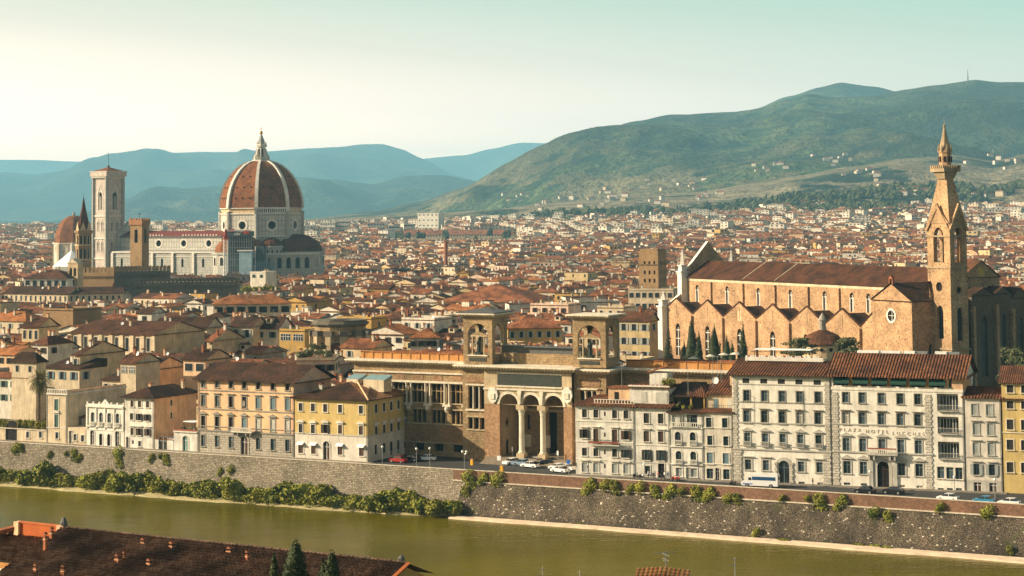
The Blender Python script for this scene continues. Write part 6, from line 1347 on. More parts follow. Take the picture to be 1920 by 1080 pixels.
b.box(-0.5, Ln+6, -ND-0.8, -ND, za_-1.9, za_-0.8, 'marble_plain'); b.box(0, Ln+6, -ND-0.3, -ND-0.002, za_-4.6, za_-4.2, 'marble_plain')
for k in range(int(Ln/18)+1): b.box(18*k-1.0, 18*k+1.0, -ND-1.2, -ND, 0, za_-1.9, 'marble_plain')
b.build('aisle_wall', t, loc=loc, rz=a_)
# facade gable block, dark-roofed bit beside the campanile
b = MB(); b.prism([(-1, 0), (20, 0), (20, ze+1), (9.5, zr+6), (-1, ze+1)], -3.0, 0, 'marble', axis='x'); b.build('west_gable', t, loc=loc, rz=a_)
# scaffold on the south tribune
Q = lambda X, D=DC-62: at_depth(X, 470, D); Z = lambda Y: z_at(Q(450), Y)
def slab(name, label, cat, X0, X1, Y0, Y1, m, D_=DC-62, dep=6.0, rz=R(-12)):
    p = at_depth(X0, 470, D_); w = (X1-X0)/F*D_*1.02; b = MB(); z0, z1 = z_at(p, Y1), z_at(p, Y0); return p, w, z0, z1
p, w, z0, z1 = slab('', '', '', 427, 471, 434, 474, '')
t2 = thing('scaffolding', 'grey scaffolding with dark decks, netting and a red banner on the cathedral side', 'scaffolding', (p.x, p.y, 0), R(-6))
for k in range(6):
    z = z0 + (z1-z0)*k/6; b = MB(); b.box(0, w, 0, 7, z, z+0.35, 'shutter_brown'); b.build('deck', t2)
b = MB()
for i in range(11): x = w*i/10; b.tube((x,0,0), (x,0,z1), 0.14, 4, 'metal_grey'); b.tube((x,7,0), (x,7,z1), 0.14, 4, 'metal_grey')
for k in range(12): b.tube((0,-0.1,z1*k/12+1), (w,-0.1,z1*k/12+1), 0.1, 4, 'metal_grey')
b.build('poles', t2)
b = MB(); b.box(-0.3, w+0.3, -0.5, 7, z1-3.2, z1, 'net_dark'); b.box(0.2, w*0.96, 1.0, 6.5, 0, z1-3.2, 'net_dark'); b.build('netting', t2)
b = MB(); b.box(1, w*0.3, -0.7, -0.5, z1-0.3, z1+1.7, 'crane_red'); b.box(w*0.66, w*0.92, -0.7, -0.5, z1-1.8, z1+0.9, 'crane_red'); b.build('banner', t2)
o = inst(text_mesh('CEV', 2.3, 'white_paint', 0.05), 'lettering', t2, (w*0.42, -0.7, z1-2.6)); o.rotation_euler = (math.pi/2, 0, 0)
p = at_depth(448, 480, DC-70); w = 24/F*(DC-70); z1 = z_at(p, 471)
t2 = thing('sheeted_scaffold', 'pale blue sheeted hoarding with a white top edge below the scaffolding', 'scaffolding', (p.x, p.y, 0), R(-6)); b = MB(); b.box(0, w, 0, 5, 0, z1, 'net_light'); b.build('sheeting', t2); b = MB(); b.box(-1.2, w+0.4, -0.4, 5.2, z1, z1+0.7, 'white_paint'); b.build('top_edge', t2)
p = at_depth(478, 480, DC-66); w = 31/F*(DC-66); z1 = z_at(p, 462)
t2 = thing('netted_scaffold', 'dark blue netted scaffold right of the pale blue hoarding', 'scaffolding', (p.x, p.y, 0), R(-6)); b = MB(); b.box(0, w, 0, 6, 0, z1*0.72, 'net_blue'); b.box(0, w*0.55, 0.3, 6, z1*0.72, z1, 'net_dark'); b.build('netting', t2)
b = MB()
for i in range(8): b.tube((w*i/7,-0.12,0), (w*i/7,-0.12,z1*0.72+1.5), 0.12, 4, 'metal_grey')
b.tube((0.3,-0.15,0), (0.3,-0.15,z1), 0.3, 4, 'white_paint'); b.build('poles', t2)
p = at_depth(423.5, 470, DC-74); z1 = z_at(p, 449); z2 = z_at(p, 430)
t2 = thing('tower_crane', 'pale lattice hoist mast with a red head in front of the cathedral', 'crane', (p.x, p.y, 0), 0.3); b = MB()
for sx in (-1.2, 1.2):
    for sy in (-1.2, 1.2): b.box(sx-0.25, sx+0.25, sy-0.25, sy+0.25, 0, z1, 'white_paint')
n = int(z1/2.4)
for i in range(n):
    za, zb = z1*i/n, z1*(i+1)/n
    for s in (-1, 1): b.tube((-1.2,s*1.2,za), (1.2,s*1.2,zb), 0.16, 4, 'white_paint'); b.tube((s*1.2,-1.2,za), (s*1.2,1.2,zb), 0.16, 4, 'white_paint')
b.build('mast', t2); b = MB(); b.box(-1.4, 1.4, -1.4, 1.4, z1, z1+2.6, 'crane_red'); b.box(-0.8, 0.8, -0.8, 0.8, z1+2.6, z2, 'crane_red'); b.box(-1.0, 17, -0.4, 0.4, z2-1.2, z2-0.5, 'white_paint'); b.build('crane_head', t2)
# ---- campanile -----------------------------------------------------------
DT = 1372.0; P0 = at_depth(175.5, 450, DT); a_ = R(-39) ; f, t = lfr(P0, a_, 'campanile', 'slender square marble bell tower with pink and white panels and a low tiled cap', 'tower')
w = 14.4; tz = lambda Y: z_at(f.w(w, 0, 0), Y); zt = tz(334)
lv = [(tz(485), 0), (tz(447), 2), (tz(405), 2), (tz(334), 1)]
b = MB(); hs = []
for k, (za, zb) in enumerate(((tz(485), tz(447)), (tz(447), tz(405)), (tz(405), zt))):
    if k < 2:
        for c_ in (0.34, 0.66): hs.append((w*c_-0.85, w*c_+0.85, za+5, za+11.4, 'gothic'))
    else: hs.append((w*0.5-2.0, w*0.5+2.0, za+4.5, za+17.0, 'gothic'))
four_walls(b, 0, w, 0, w, 0, zt, 'marble_tower', hs, hs, hs, hs, 1.0, 'void', 'marble_plain'); b.build('shaft', t)
for zz_, p in ((tz(485), 0.5), (tz(447), 0.6), (tz(405), 0.6)):
    b = MB(); b.box(-p, w+p, -p, w+p, zz_-0.5, zz_+0.5, 'marble_plain'); b.build('cornice', t)
for cx_, cy_ in ((0,0), (w,0), (w,w), (0,w)): b = MB(); b.lathe([(1.45, 0), (1.45, zt)], cx_, cy_, 8, 'marble_fine', math.pi/8, math.pi/8+2*math.pi); b.build('corner_buttress', t)
def dress(rz, ox, oy):
    for k, (za, zb) in enumerate(((tz(485), tz(447)), (tz(447), tz(405)), (tz(405), zt))):
        for c_, hw, h0, h1 in ([(0.34, 1.3, 5, 13.6), (0.66, 1.3, 5, 13.6)] if k < 2 else [(0.5, 3.0, 4.5, 22.5)]):
            b = MB(); x = w*c_
            for s_ in (-1, 1): b.prism([(x+s_*hw*1.15, za+h1-hw*2.4), (x+s_*hw*0.85, za+h1-hw*2.4), (x, za+h1-0.9), (x, za+h1)][::(1 if s_ < 0 else -1)], -0.35, -0.01, 'rib_marble'); b.box(min(x+s_*hw*0.8, x+s_*hw), max(x+s_*hw*0.8, x+s_*hw), -0.25, 0, za+h0-0.8, za+h1-hw*2.2, 'rib_marble')
            b.box(x-0.14 if k < 2 else x-0.75, x+0.14 if k < 2 else x-0.45, -0.1, 0.3, za+h0, za+h0+(5 if k < 2 else 9.5), 'rib_marble')
            if k == 2: b.box(x+0.45, x+0.75, -0.1, 0.3, za+h0, za+h0+9.5, 'rib_marble')
            b.build('window_dressing', t, loc=(ox, oy, 0), rz=rz)
dress(0, 0, 0); dress(math.pi/2, w, 0)
b = MB(); zc_ = tz(322)
for i in range(22):
    x = -0.6+(w+1.2)*i/21; b.box(x-0.2, x+0.2, -1.7, 0, zt+0.2, zt+1.4, 'marble_plain'); b.box(w, w+1.7, x-0.2, x+0.2, zt+0.2, zt+1.4, 'marble_plain')
b.box(-1.9, w+1.9, -1.9, w+1.9, zt+1.4, zc_, 'marble_tower'); b.box(-2.2, w+2.2, -2.2, w+2.2, zc_, zc_+0.5, 'marble_plain'); b.box(-0.3, w+0.3, -0.3, w+0.3, zt-0.6, zt+0.2, 'marble_plain'); b.build('crown_gallery', t)
b = MB(); roof(b, w, w, zc_+0.5, 3.0, 'pyr', 'roof_red', 0.8, th=0.1); b.lathe([(1.0, zc_+3.0), (1.0, zc_+4.4), (0.2, zc_+5.2)], w/2, w/2, 8, 'lead_dark'); b.tube((w/2, w/2, zc_+4), (w/2, w/2, tz(285)), 0.16, 5, 'lead_dark'); b.build('roof', t)
# ---- other old towers and domes ---------------------------------------------
D_ = 1750; P0 = at_depth(138, 460, D_); k = D_/F; t = thing('red_dome', 'smaller red-tiled dome on a pale drum left of the marble bell tower', 'dome', (P0.x, P0.y, 0)); Z = lambda Y: z_at(P0, Y)
b = MB(); b.lathe([(35*k*math.cos(q*math.pi/2/9)**0.9 if q < 9 else 0.8*k*3, Z(456)+(Z(404)-Z(456))*math.sin(q*math.pi/2/9)) for q in range(10)], 0, 0, 8, 'dome_tile', 0.2, 0.2+2*math.pi); b.build('dome', t)
b = MB(); b.lathe([(37*k, 0), (37*k, Z(458)), (38.5*k, Z(457)), (38.5*k, Z(455)), (35*k, Z(455))], 0, 0, 8, 'plaster_white', 0.2, 0.2+2*math.pi); b.lathe([(2.8*k, Z(404)), (2.8*k, Z(400)), (0, Z(396))], 0, 0, 8, 'lead'); b.build('drum', t)
for i in range(8): a = 0.2+(i+0.5)*math.pi/4; r_ = 37*k*math.cos(math.pi/8); o = MB(); o.wall(-2.6, 2.6, Z(476), Z(459), [(-1.5, 1.5, Z(473), Z(461), 'arch')], 'plaster_cream', dep=0.4, back='glass_dark'); o = o.build('window', t, loc=(r_*math.cos(a)*1.012, r_*math.sin(a)*1.012, 0), rz=a+math.pi/2)
for i in range(8): a = 0.2+i*math.pi/4; b = MB(); b.box(-1.0, 1.0, -1.0, 1.0, 0, Z(457), 'plaster_cream'); b.build('pilaster', t, loc=(37*k*math.cos(a), 37*k*math.sin(a), 0), rz=a)
D_ = 1130; P0 = at_depth(156.5, 470, D_); k = D_/F; t = thing('abbey_spire', 'thin brown hexagonal bell tower with sharp brick spire left of the marble tower', 'tower', (P0.x, P0.y, 0)); Z = lambda Y: z_at(P0, Y); pf = math.radians(8)
b = MB(); b.lathe([(15.5*k, 0), (15.0*k, Z(438)), (17.5*k, Z(436)), (17.5*k, Z(432))], 0, 0, 6, 'bargello', pf, pf+2*math.pi)
for Y in (461, 488): b.lathe([(15.2*k, Z(Y)), (16.4*k, Z(Y)+0.1), (16.4*k, Z(Y)+0.8), (15.2*k, Z(Y)+0.9)], 0, 0, 6, 'plaster_tan', pf, pf+2*math.pi)
b.build('shaft', t); b = MB(); b.lathe([(13*k, Z(433)), (9.0*k, Z(414)), (4.3*k, Z(392)), (0.1, Z(369))], 0, 0, 6, 'shadow_dome_tile', pf, pf+2*math.pi)
for i in range(6): a = pf+(i+0.5)*math.pi/3; b.prism([(-2.0, Z(433)), (2.0, Z(433)), (0, Z(414))], -0.4, 0.4, 'bargello') if False else None
b.tube((0,0,Z(369)), (0,0,Z(362)), 0.1, 4, 'lead_dark'); b.build('spire', t)
for i in range(6):
    a = pf+(i+0.5)*math.pi/3; r_ = 15.0*k*math.cos(math.pi/6)
    for Y0, Y1 in ((459, 441), (486, 466)):
        o = MB(); z0, z1 = Z(Y0), Z(Y1)
        for s_ in (-1, 1): q = [(s_*0.95-0.6, z0), (s_*0.95+0.6, z0), (s_*0.95+0.6, z1-0.8), (s_*0.95, z1), (s_*0.95-0.6, z1-0.8)]; o.face([(p[0], -0.12, p[1]) for p in q], 'void')
        o.box(-1.9, 1.9, -0.35, 0, z0-0.4, z0, 'plaster_tan'); o.box(-0.3, 0.3, -0.3, 0, z0, z1-0.6, 'plaster_tan'); o.build('window', t, loc=(r_*1.01*math.cos(a), r_*1.01*math.sin(a), 0), rz=a+math.pi/2)
    o = MB(); o.prism([(-1.9, Z(433)), (1.9, Z(433)), (0, Z(416))], -0.3, 0.1, 'plaster_tan'); o.build('dormer_gable', t, loc=(13.6*k*math.cos(math.pi/6)*math.cos(a), 13.6*k*math.cos(math.pi/6)*math.sin(a), 0), rz=a+math.pi/2)
# bell gable
D_ = 1020; P0 = at_depth(127, 500, D_); f, t = lfr(P0, R(-24), 'bell_gable', 'cream arched bell gable with a pediment just below the brown spire', 'bell tower'); w = f.lx(146, 500); Z = lambda Y: z_at(P0, Y)
b = MB(); four_walls(b, 0, w, 0, 4.5, 0, Z(494), 'plaster_tan', [(w*0.18, w*0.44, Z(518), Z(502), 'arch'), (w*0.56, w*0.82, Z(518), Z(502), 'arch')], (), (), (), 0.8, 'void'); b.prism([(-0.4, Z(494)), (w+0.4, Z(494)), (w/2, Z(485))], -0.4, 4.6, 'plaster_cream'); b.build('wall', t)
# baptistery tent
D_ = 1460; P0 = at_depth(135, 480, D_); k = D_/F; t = thing('white_pyramid_roof', 'bright white pyramid roof with marble lantern at the foot of the brown spire', 'roof', (P0.x, P0.y, 0)); Z = lambda Y: z_at(P0, Y)
b = MB(); b.lathe([(36*k, 0), (36*k, Z(499))], 0, 0, 8, 'marble_fine'); b.build('wall', t); b = MB(); b.lathe([(36*k, Z(499)), (3*k, Z(471)), (3*k, Z(471)+0.1)], 0, 0, 8, 'cloth_white'); b.build('roof', t); b = MB(); b.lathe([(3*k, Z(472)), (2.6*k, Z(462)), (3.4*k, Z(461)), (0, Z(453))], 0, 0, 8, 'marble_plain'); b.build('lantern', t)
# fortress tower and walls
D_ = 1085; P0 = at_depth(244, 460, D_); f, t = lfr(P0, R(-30), 'fortress_tower', 'plain brown stone fortress tower with crenellated top and slender arched openings', 'tower'); Z = lambda Y: z_at(P0, Y)
w = f.lx(266, 460); d = f.side(277.5, 460, w)[0]; print('barg', w, d); d = min(max(d, 6), 9)
b = MB(); op = lambda L_: [(L_*0.36, L_*0.64, Z(455), Z(430), 'arch')]
four_walls(b, 0, w, 0, d, 0, Z(422), 'bargello', op(w), op(d), op(w), op(d), 0.9, 'void'); b.box(-0.5, w+0.5, -0.5, d+0.5, Z(422), Z(413), 'brick_tower')
masonry('brick_tower', (0.42, 0.20, 0.09), (0.34, 0.16, 0.07), (0.25, 0.14, 0.08), 0.8, 0.4, 0.04)
def crenels(b, x0, x1, y0, y1, z, h, m, n, mm, th=0.5):
    for i in range(n):
        x = x0+(x1-x0)*(i+0.2)/n; wd = (x1-x0)/n*0.6; b.box(x, x+wd, y0, y0+th, z, z+h, m); b.box(x, x+wd, y1-th, y1, z, z+h, m)
    for i in range(mm):
        y = y0+(y1-y0)*(i+0.2)/mm; wd = (y1-y0)/mm*0.6; b.box(x0, x0+th, y, y+wd, z, z+h, m); b.box(x1-th, x1, y, y+wd, z, z+h, m)
crenels(b, -0.5, w+0.5, -0.5, d+0.5, Z(413), Z(409.5)-Z(413), 'brick_tower', 5, 5); b.build('shaft', t)
b = MB(); b.tube((w*0.45, d/2, Z(413)), (w*0.45, d/2, Z(400)), 0.12, 5, 'iron'); b.box(w*0.45, w*0.45+1.3, d/2-0.03, d/2+0.03, Z(403), Z(400.5), 'iron'); b.build('weather_vane', t)
def fort(X0, X1, Yt, Yb, D_, a, m, lab, n, h=2.2, cm=None, dd=14):
    P0 = at_depth(X0, 520, D_); f, t = lfr(P0, a, 'crenellated_wall', lab, 'castle wall'); w = f.lx(X1, 520); z = z_at(P0, Yt); b = MB(); b.box(0, w, 0, dd, 0, z, m); b.build('wall', t); b = MB(); crenels(b, 0, w, 0, dd, z, h, cm or m, n, 4); b.box(-0.3, w+0.3, -0.5, 0, z-2.0, z-1.2, m)
    for i in range(n*2): b.box(w*i/(2*n), w*i/(2*n)+0.4, -0.45, 0, z-3.0, z-2.0, m)
    b.build('battlements', t)
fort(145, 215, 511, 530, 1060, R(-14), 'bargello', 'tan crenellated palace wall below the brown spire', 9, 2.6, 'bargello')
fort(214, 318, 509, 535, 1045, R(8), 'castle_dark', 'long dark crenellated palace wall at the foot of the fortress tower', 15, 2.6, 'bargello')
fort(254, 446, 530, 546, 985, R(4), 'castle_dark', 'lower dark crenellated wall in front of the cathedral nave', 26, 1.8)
# brown stone house tower
D_ = 830; P0 = at_depth(1198, 500, D_); f, t = lfr(P0, R(-28), 'stone_tower_house', 'square brown stone tower house with small windows left of the church facade', 'tower'); w = f.lx(1234, 500); z1 = z_at(P0, 470); b = MB()
hs = [(w*c_-0.45, w*c_+0.45, z1-o-1.6, z1-o, None) for c_ in (0.3, 0.55, 0.8) for o in (4.5, 8.5, 12)]; four_walls(b, 0, w, 0, 9, 0, z1, 'bargello', hs, hs, (), (), 0.4, 'void'); b.build('wall', t); b = MB(); b.box(-0.5, w+0.5, -0.5, 9.5, z1-6.0, z1-5.7, 'plaster_brown'); b.box(0.5, w-0.5, 0.5, 8.5, z1, z1+0.8, 'bargello'); b.build('cornice', t)
# round brown church drum
D_ = 610; P0 = at_depth(638, 640, D_); t = thing('church_drum', 'squat brown polygonal church drum with columns and a flat broken cornice', 'church', (P0.x, P0.y, 0), 0.2); Z = lambda Y: z_at(P0, Y); k = D_/F
b = MB(); b.lathe([(48*k, 0), (48*k, Z(607))], 0, 0, 12, 'library_stone'); b.build('wall', t)
b = MB(); b.lathe([(49*k, Z(611)), (54*k, Z(607)), (54*k, Z(604)), (50*k, Z(602)), (50*k, Z(599)), (20*k, Z(600))], 0, 0, 12, 'castle_dark'); b.build('cornice', t)
b = MB(); b.lathe([(56*k, 0), (56*k, Z(648)), (58*k, Z(646)), (48*k, Z(640))], 0, 0, 12, 'roof_brown', ); b.build('lower_roof', t)
for i in range(12):
    a = 2*math.pi*i/12; b = MB(); b.box(-0.9, 0.9, -1.4, 0.5, 0, Z(628), 'library_trim'); b.prism([(-1.5, Z(628)), (1.5, Z(628)), (1.2, Z(618)), (-1.2, Z(618))], -1.5, 0.4, 'castle_dark'); b.build('buttress', t, loc=(49*k*math.cos(a), 49*k*math.sin(a), 0), rz=a+math.pi/2)
    a += math.pi/12; o = MB(); o.wall(-1.2, 1.2, Z(640), Z(622), [(-0.8, 0.8, Z(639), Z(625), 'arch')], 'library_trim', dep=0.3, back='void'); o.build('window', t, loc=(46.9*k*math.cos(a), 46.9*k*math.sin(a), 0), rz=a+math.pi/2)
# brick factory chimney
P0 = at_depth(836, 480, 1500); b = MB(); z0 = z_at(P0, 452); b.tube((0,0,0), (0,0,z0), 1.9, 10, 'brick_orange', 1.3); b.lathe([(1.3, z0-0.5), (1.7, z0-0.3), (1.7, z0), (0.9, z0)], 0, 0, 10, 'brick_orange'); tag(b.build('brick_chimney', loc=(P0.x, P0.y, 0)), 'single orange brick chimney rising from the roofs right of the cathedral', 'chimney')
# ------------------------------------------------------------------ the city
rnd = random.Random(2024)
def small_window(w, h, shut, kind=0):
    key = ('sw', w, h, shut, kind)
    if key in WIN: return WIN[key]
    b = MB(); f = 0.14
    b.box(-w/2-f, w/2+f, -0.09, 0.0, -0.12, 0, 'pale_grey_trim', 'k'); b.box(-w/2-f, -w/2, -0.07, 0, 0, h, 'pale_grey_trim', 'k'); b.box(w/2, w/2+f, -0.07, 0, 0, h, 'pale_grey_trim', 'k'); b.box(-w/2-f, w/2+f, -0.07, 0, h, h+f, 'pale_grey_trim', 'k')
    rect(b, -w/2, w/2, -0.03, 0, h, 'void' if not kind else 'glass_dark')
    if shut and kind == 0: b.box(-w, -w/2, -0.16, -0.1, 0, h, shut); b.box(w/2, w, -0.16, -0.1, 0, h, shut)
    if kind == 2: 
        for x in (-w/4, 0, w/4): b.box(x-0.05, x+0.05, -0.06, -0.03, 0, h, 'white_paint')
        b.box(-w/2, w/2, -0.06, -0.035, h*0.6, h*0.6+0.08, 'white_paint')
    o = b.build('window'); WIN[key] = o.data; bpy.data.objects.remove(o); return WIN[key]
SHUT = ['shutter_brown', 'shutter_dark', 'shutter_green', 'shutter_grey', None]
EXCL = []   # (frame, x0, x1, y0, y1)
PROT = []   # (X0, X1, Ymin, D): houses nearer than D over these columns must stay below pixel row Ymin
def blocked(p, pad=0):
    for f, x0, x1, y0, y1 in EXCL:
        q = Vector((p[0]-f.P.x, p[1]-f.P.y, 0)); x, y = q.dot(f.d), q.dot(f.n)
        if x0-pad < x < x1+pad and y0-pad < y < y1+pad: return True
    return False
ANTB = MB(); ANTB.tube((0,0,-0.6), (0,0,2.6), 0.05, 4, 'metal_grey'); ANTB.box(-0.7,0.7,-0.03,0.03,2.3,2.36,'metal_grey'); ANTB.box(-0.5,0.5,-0.03,0.03,1.9,1.96,'metal_grey'); ANTB.box(-0.03,0.03,-0.6,0.6,2.45,2.5,'metal_grey')
o = ANTB.build('antenna'); ANT = o.data; bpy.data.objects.remove(o)
DSH = MB(); DSH.lathe([(0.0,0),(0.35,0.04),(0.55,0.14)],0,0,10,'white_paint'); DSH.tube((0,0,0),(0,0,-0.6),0.04,4,'metal_grey'); o = DSH.build('dish'); DISH = o.data; bpy.data.objects.remove(o)
DOR = MB(); DOR.box(-1.1,1.1,-1.6,1.6,-0.6,1.3,'plaster_cream'); DOR.prism([(-1.4,1.3),(1.4,1.3),(0,2.0)],-1.9,1.7,'roof_brown'); DOR.box(-0.6,0.6,-1.65,-1.6,0.1,1.0,'void'); o = DOR.build('dormer'); DORM = o.data; bpy.data.objects.remove(o)
def rise_z(kind, rise, W_, D_, x, y):
    if kind in ('gx',): return rise * (1 - abs(y / D_ - 0.5) * 2)
    if kind == 'gy': return rise * (1 - abs(x / W_ - 0.5) * 2)
    if kind == 'flat': return 0
    if kind == 'lf': return rise * y / D_
    m = min(W_, D_) / 2; return rise * min(1, min(x, W_-x, y, D_-y) / m)
def house(P, ang, W_, D_, H, kind, rise, wm, rm, label, cat='house', group=None, z0=0.0, front=None, side=True, extra=None, seed=0, chim=2, rows=None):
    r = random.Random(seed); t = thing('house', label, cat, (P[0], P[1], z0), ang, group)
    b = MB(); b.box(0, W_, 0, D_, -1, H, 'plaster_'+wm if ('plaster_'+wm) in M else wm, 'b'); gable_walls(b, W_, D_, H, rise*0.97, kind, 'plaster_'+wm if ('plaster_'+wm) in M else wm); b.build('wall', t)
    b = MB(); roof(b, W_, D_, H, rise, kind, rm, 0.6 if kind != 'flat' else 0.15)
    if kind == 'flat':
        for a in ((0, W_, 0, 0.25), (0, W_, D_-0.25, D_), (0, 0.25, 0.25, D_-0.25), (W_-0.25, W_, 0.25, D_-0.25)): b.box(*a, H+0.2, H+0.9, 'plaster_'+wm if ('plaster_'+wm) in M else wm)
    b.build('roof', t)
    # windows
    nf, nr = front if front else (max(1, int(W_/3.4)), 2)
    w, h = (1.1, 1.7); sh = SHUT[r.randrange(5)]; kd = 0 if r.random() < 0.75 else 1; st = 3.6
    if rows: w, h, sh, kd, st = rows
    me = small_window(w, h, sh, kd)
    for j in range(nr):
        z = H - 2.6 - j*st if not rows else H - h - 0.9 - j*st
        if z < 1: break
        for i in range(nf):
            if not rows and r.random() < 0.12: continue
            inst(me, 'window', t, (W_*(i+0.5)/nf + (0 if rows else r.uniform(-.25,.25)), 0, z))
        if side and j < 2:
            ns = max(1, int(D_/5))
            for i in range(ns):
                if r.random() < 0.55: inst(me, 'window', t, (W_, D_*(i+0.5)/ns, z), math.pi/2)
                if r.random() < 0.35: inst(me, 'window', t, (0, D_*(i+0.5)/ns, z), -math.pi/2)
    for i in range(chim):
        x, y = W_*r.uniform(0.15, 0.85), D_*r.uniform(0.2, 0.8); inst(CHIM[r.randrange(6)], 'chimney', t, (x, y, H+0.2+rise_z(kind, rise, W_, D_, x, y)+0.3), r.choice((0, 1.57)))
    if r.random() < 0.5: x, y = W_*r.uniform(0.2, 0.8), D_*r.uniform(0.3, 0.7); inst(ANT, 'antenna', t, (x, y, H+0.3+rise_z(kind, rise, W_, D_, x, y)), r.uniform(0, 3))
    if r.random() < 0.3: x, y = W_*r.uniform(0.2, 0.8), D_*0.3; o = inst(DISH, 'satellite_dish', t, (x, y, H+0.9+rise_z(kind, rise, W_, D_, x, y))); o.rotation_euler = (1.1, 0, r.uniform(-0.6, 0.6))
    if extra == 'dorm' and kind in ('gx', 'hip') and W_ > 7: x, y = W_*0.5, D_*0.3; inst(DORM, 'dormer', t, (x, y, H+0.2+rise_z(kind, rise, W_, D_, x, y)))
    return t
def mh(X0, X1, X2, Ye, z, kind, rise, wm, rm, label, ang=-28, Yb=None, D_=11, front=None, rows=None, cat='house', extra=None, chim=2, side=True, z0=0.0, DD=None):
    P = at_z(X0, Ye, z + z0) if DD is None else at_depth(X0, Ye, DD)
    if zg(P.x, P.y) > 1 and not z0: z0 = zg(P.x, P.y); z = P.z - z0
    f = Frame((P.x, P.y), R(ang)); W_ = max(2.0, f.lx(X1, Ye)); 
    if X2: D_ = min(60, max(4, f.side(X2, Ye, W_)[0]))
    EXCL.append((f, -1, W_+1, -1, D_+1)); PROT.append((X0-3, (X2 or X1)+3, Yb or Ye+22, P.y))
    return house((P.x, P.y), R(ang), W_, D_, z, kind, rise, wm, rm, label, cat, None, z0, front, side, extra, int(X0*7+Ye), chim, rows), f, W_, D_
big = lambda w, h, s, k=0, st=3.8: (w, h, s, k, st)
mh(-20, 54, 62, 707, 11.5, 'hip', 1.2, 'white', 'roof_red', 'low white villa with green shutters standing left of the palm tree', front=(4, 2), rows=big(1.2, 1.7, 'shutter_green'), Yb=772)
mh(85, 149, None, 690, 12.5, 'lf', 2.2, 'cream', 'roof_dark', 'cream house with teal shuttered windows directly behind the palm tree', front=(3, 1), rows=big(1.3, 2.2, 'shutter_blue'), Yb=730)
mh(22, 68, 76, 679, 16, 'pyr', 2.6, 'cream', 'roof_dark', 'cream house with dark pyramid roof up left of the palm tree', front=(2, 1), Yb=705)
mh(140, 150, 235, 667, 16, 'gx', 3.6, 'tan', 'roof_brown', 'house with big blank tan gable wall above the small white palazzo', front=(2, 1), side=False, Yb=718)
mh(226, 255, 300, 681, 17, 'gx', 2.4, 'cream', 'roof_brown', 'cream house with wide brown roof and attic loggia above the narrow white house', front=(2, 1), rows=big(1.8, 1.7, None, 2), Yb=735)
mh(256, 281, 352, 694, 14, 'gx', 3.0, 'peach', 'roof_dark', 'long peach-sided house with row of attic panes left of the white awning', front=(2, 1), rows=big(2.2, 1.5, None, 2), Yb=735)
mh(344, 385, 433, 675, 17, 'gx', 2.6, 'peach', 'roof_dark', 'peach house with dark open loggia just above the white awning', front=(2, 1), rows=big(2.6, 2.0, None, 1), Yb=700)
t, f, w, d = mh(312, 344, 372, 692, 12.5, 'flat', 0.1, 'pink', 'roof_red', 'pink roof-terrace house with a white awning left of the peach palazzo', front=(2, 2), Yb=735)
b = MB(); b.face(((0.6,-1.6,10.0), (w-0.4,-1.6,10.0), (w-0.4,0,11.6), (0.6,0,11.6)), 'cloth_white'); b.box(0.5, w-0.3, -1.5, 0, 8.0, 8.2, 'plaster_peach'); b.build('awning', t)
mh(388, 397, 456, 640, 17.5, 'gx', 3.4, 'tan', 'roof_red', 'house with blank tan gable wall and one round hole above the peach palazzo', front=(1, 1), side=False, Yb=672, chim=3)
t, f, w, d = mh(132, 288, 383, 625, 18.5, 'gx', 3.6, 'cream', 'roof_brown', 'long palace with tall pilaster bays and plain tan end wall in the left town', front=(8, 1), rows=big(1.3, 4.2, None, 1), side=False, Yb=662, cat='palace')
for i in range(9): b = MB(); x = w*i/8; b.box(x-0.7, x+0.7, -0.45, 0, 12.2, 18.3, 'plaster_cream'); b.build('pilaster', t)
b = MB(); b.box(-0.2, w+0.2, -0.8, 0, 11.8, 12.2, 'pale_trim'); b.build('cornice', t)
b = MB(); b.box(w+0.01, w+0.06, 0, d, 0, 18.6, 'plaster_tan'); b.prism([(0,18.6),(d,18.6),(d/2,21.9)], w+0.01, w+0.06, 'plaster_tan', axis='x'); b.build('end_wall', t)
mh(41, 73, 110, 614, 20, 'gx', 3.0, 'tan', 'roof_brown', 'tan house with a column loggia front at the left end of the long palace', front=(3, 1), rows=big(1.2, 2.8, None, 1), side=False, Yb=640)
mh(80, 137, None, 582, 22, 'flat', 0.1, 'bargello', 'roof_dark', 'windowless square block of brown stone in the left town', front=(1, 0), side=False, Yb=608, D_=16)
mh(-30, 49, None, 601, 19, 'hip', 3.2, 'cream', 'roof_orange', 'cream house with orange roof at the far left above the town', front=(4, 1), Yb=625)
mh(8, 127, None, 550.5, 19, 'gx', 3.4, 'cream', 'roof_dark', 'long cream palace wing with a row of small dark windows at the far left', front=(13, 1), rows=big(1.0, 2.6, None, 1), Yb=566, cat='palace', D_=13)
mh(128, 229, None, 552, 19, 'gx', 3.2, 'cream', 'roof_dark', 'angled cream palace wing continuing right of the far-left row of windows', ang=6, front=(9, 1), rows=big(1.0, 2.4, None, 1), Yb=566, cat='palace', D_=13)
mh(45, 126, None, 523, 25, 'hip', 4.5, 'white', 'roof_brown', 'white palace storey with six dark openings below the crenellated wall', ang=-8, front=(6, 1), rows=big(2.2, 3.0, None, 1), Yb=538, cat='palace', D_=18)
mh(258, 284, 310, 588, 20, 'gx', 2.2, 'white', 'roof_dark', 'white house with one big square window below the dark battlements', front=(1, 1), rows=big(2.2, 1.9, None, 1), Yb=608)
mh(400, 545, None, 572, 19, 'hip', 3.6, 'cream', 'roof_orange', 'long cream house with orange roof and six dark shutters below the great dome', ang=9, front=(7, 1), rows=big(1.7, 2.6, 'shutter_dark', 0), Yb=592, D_=14, chim=4)
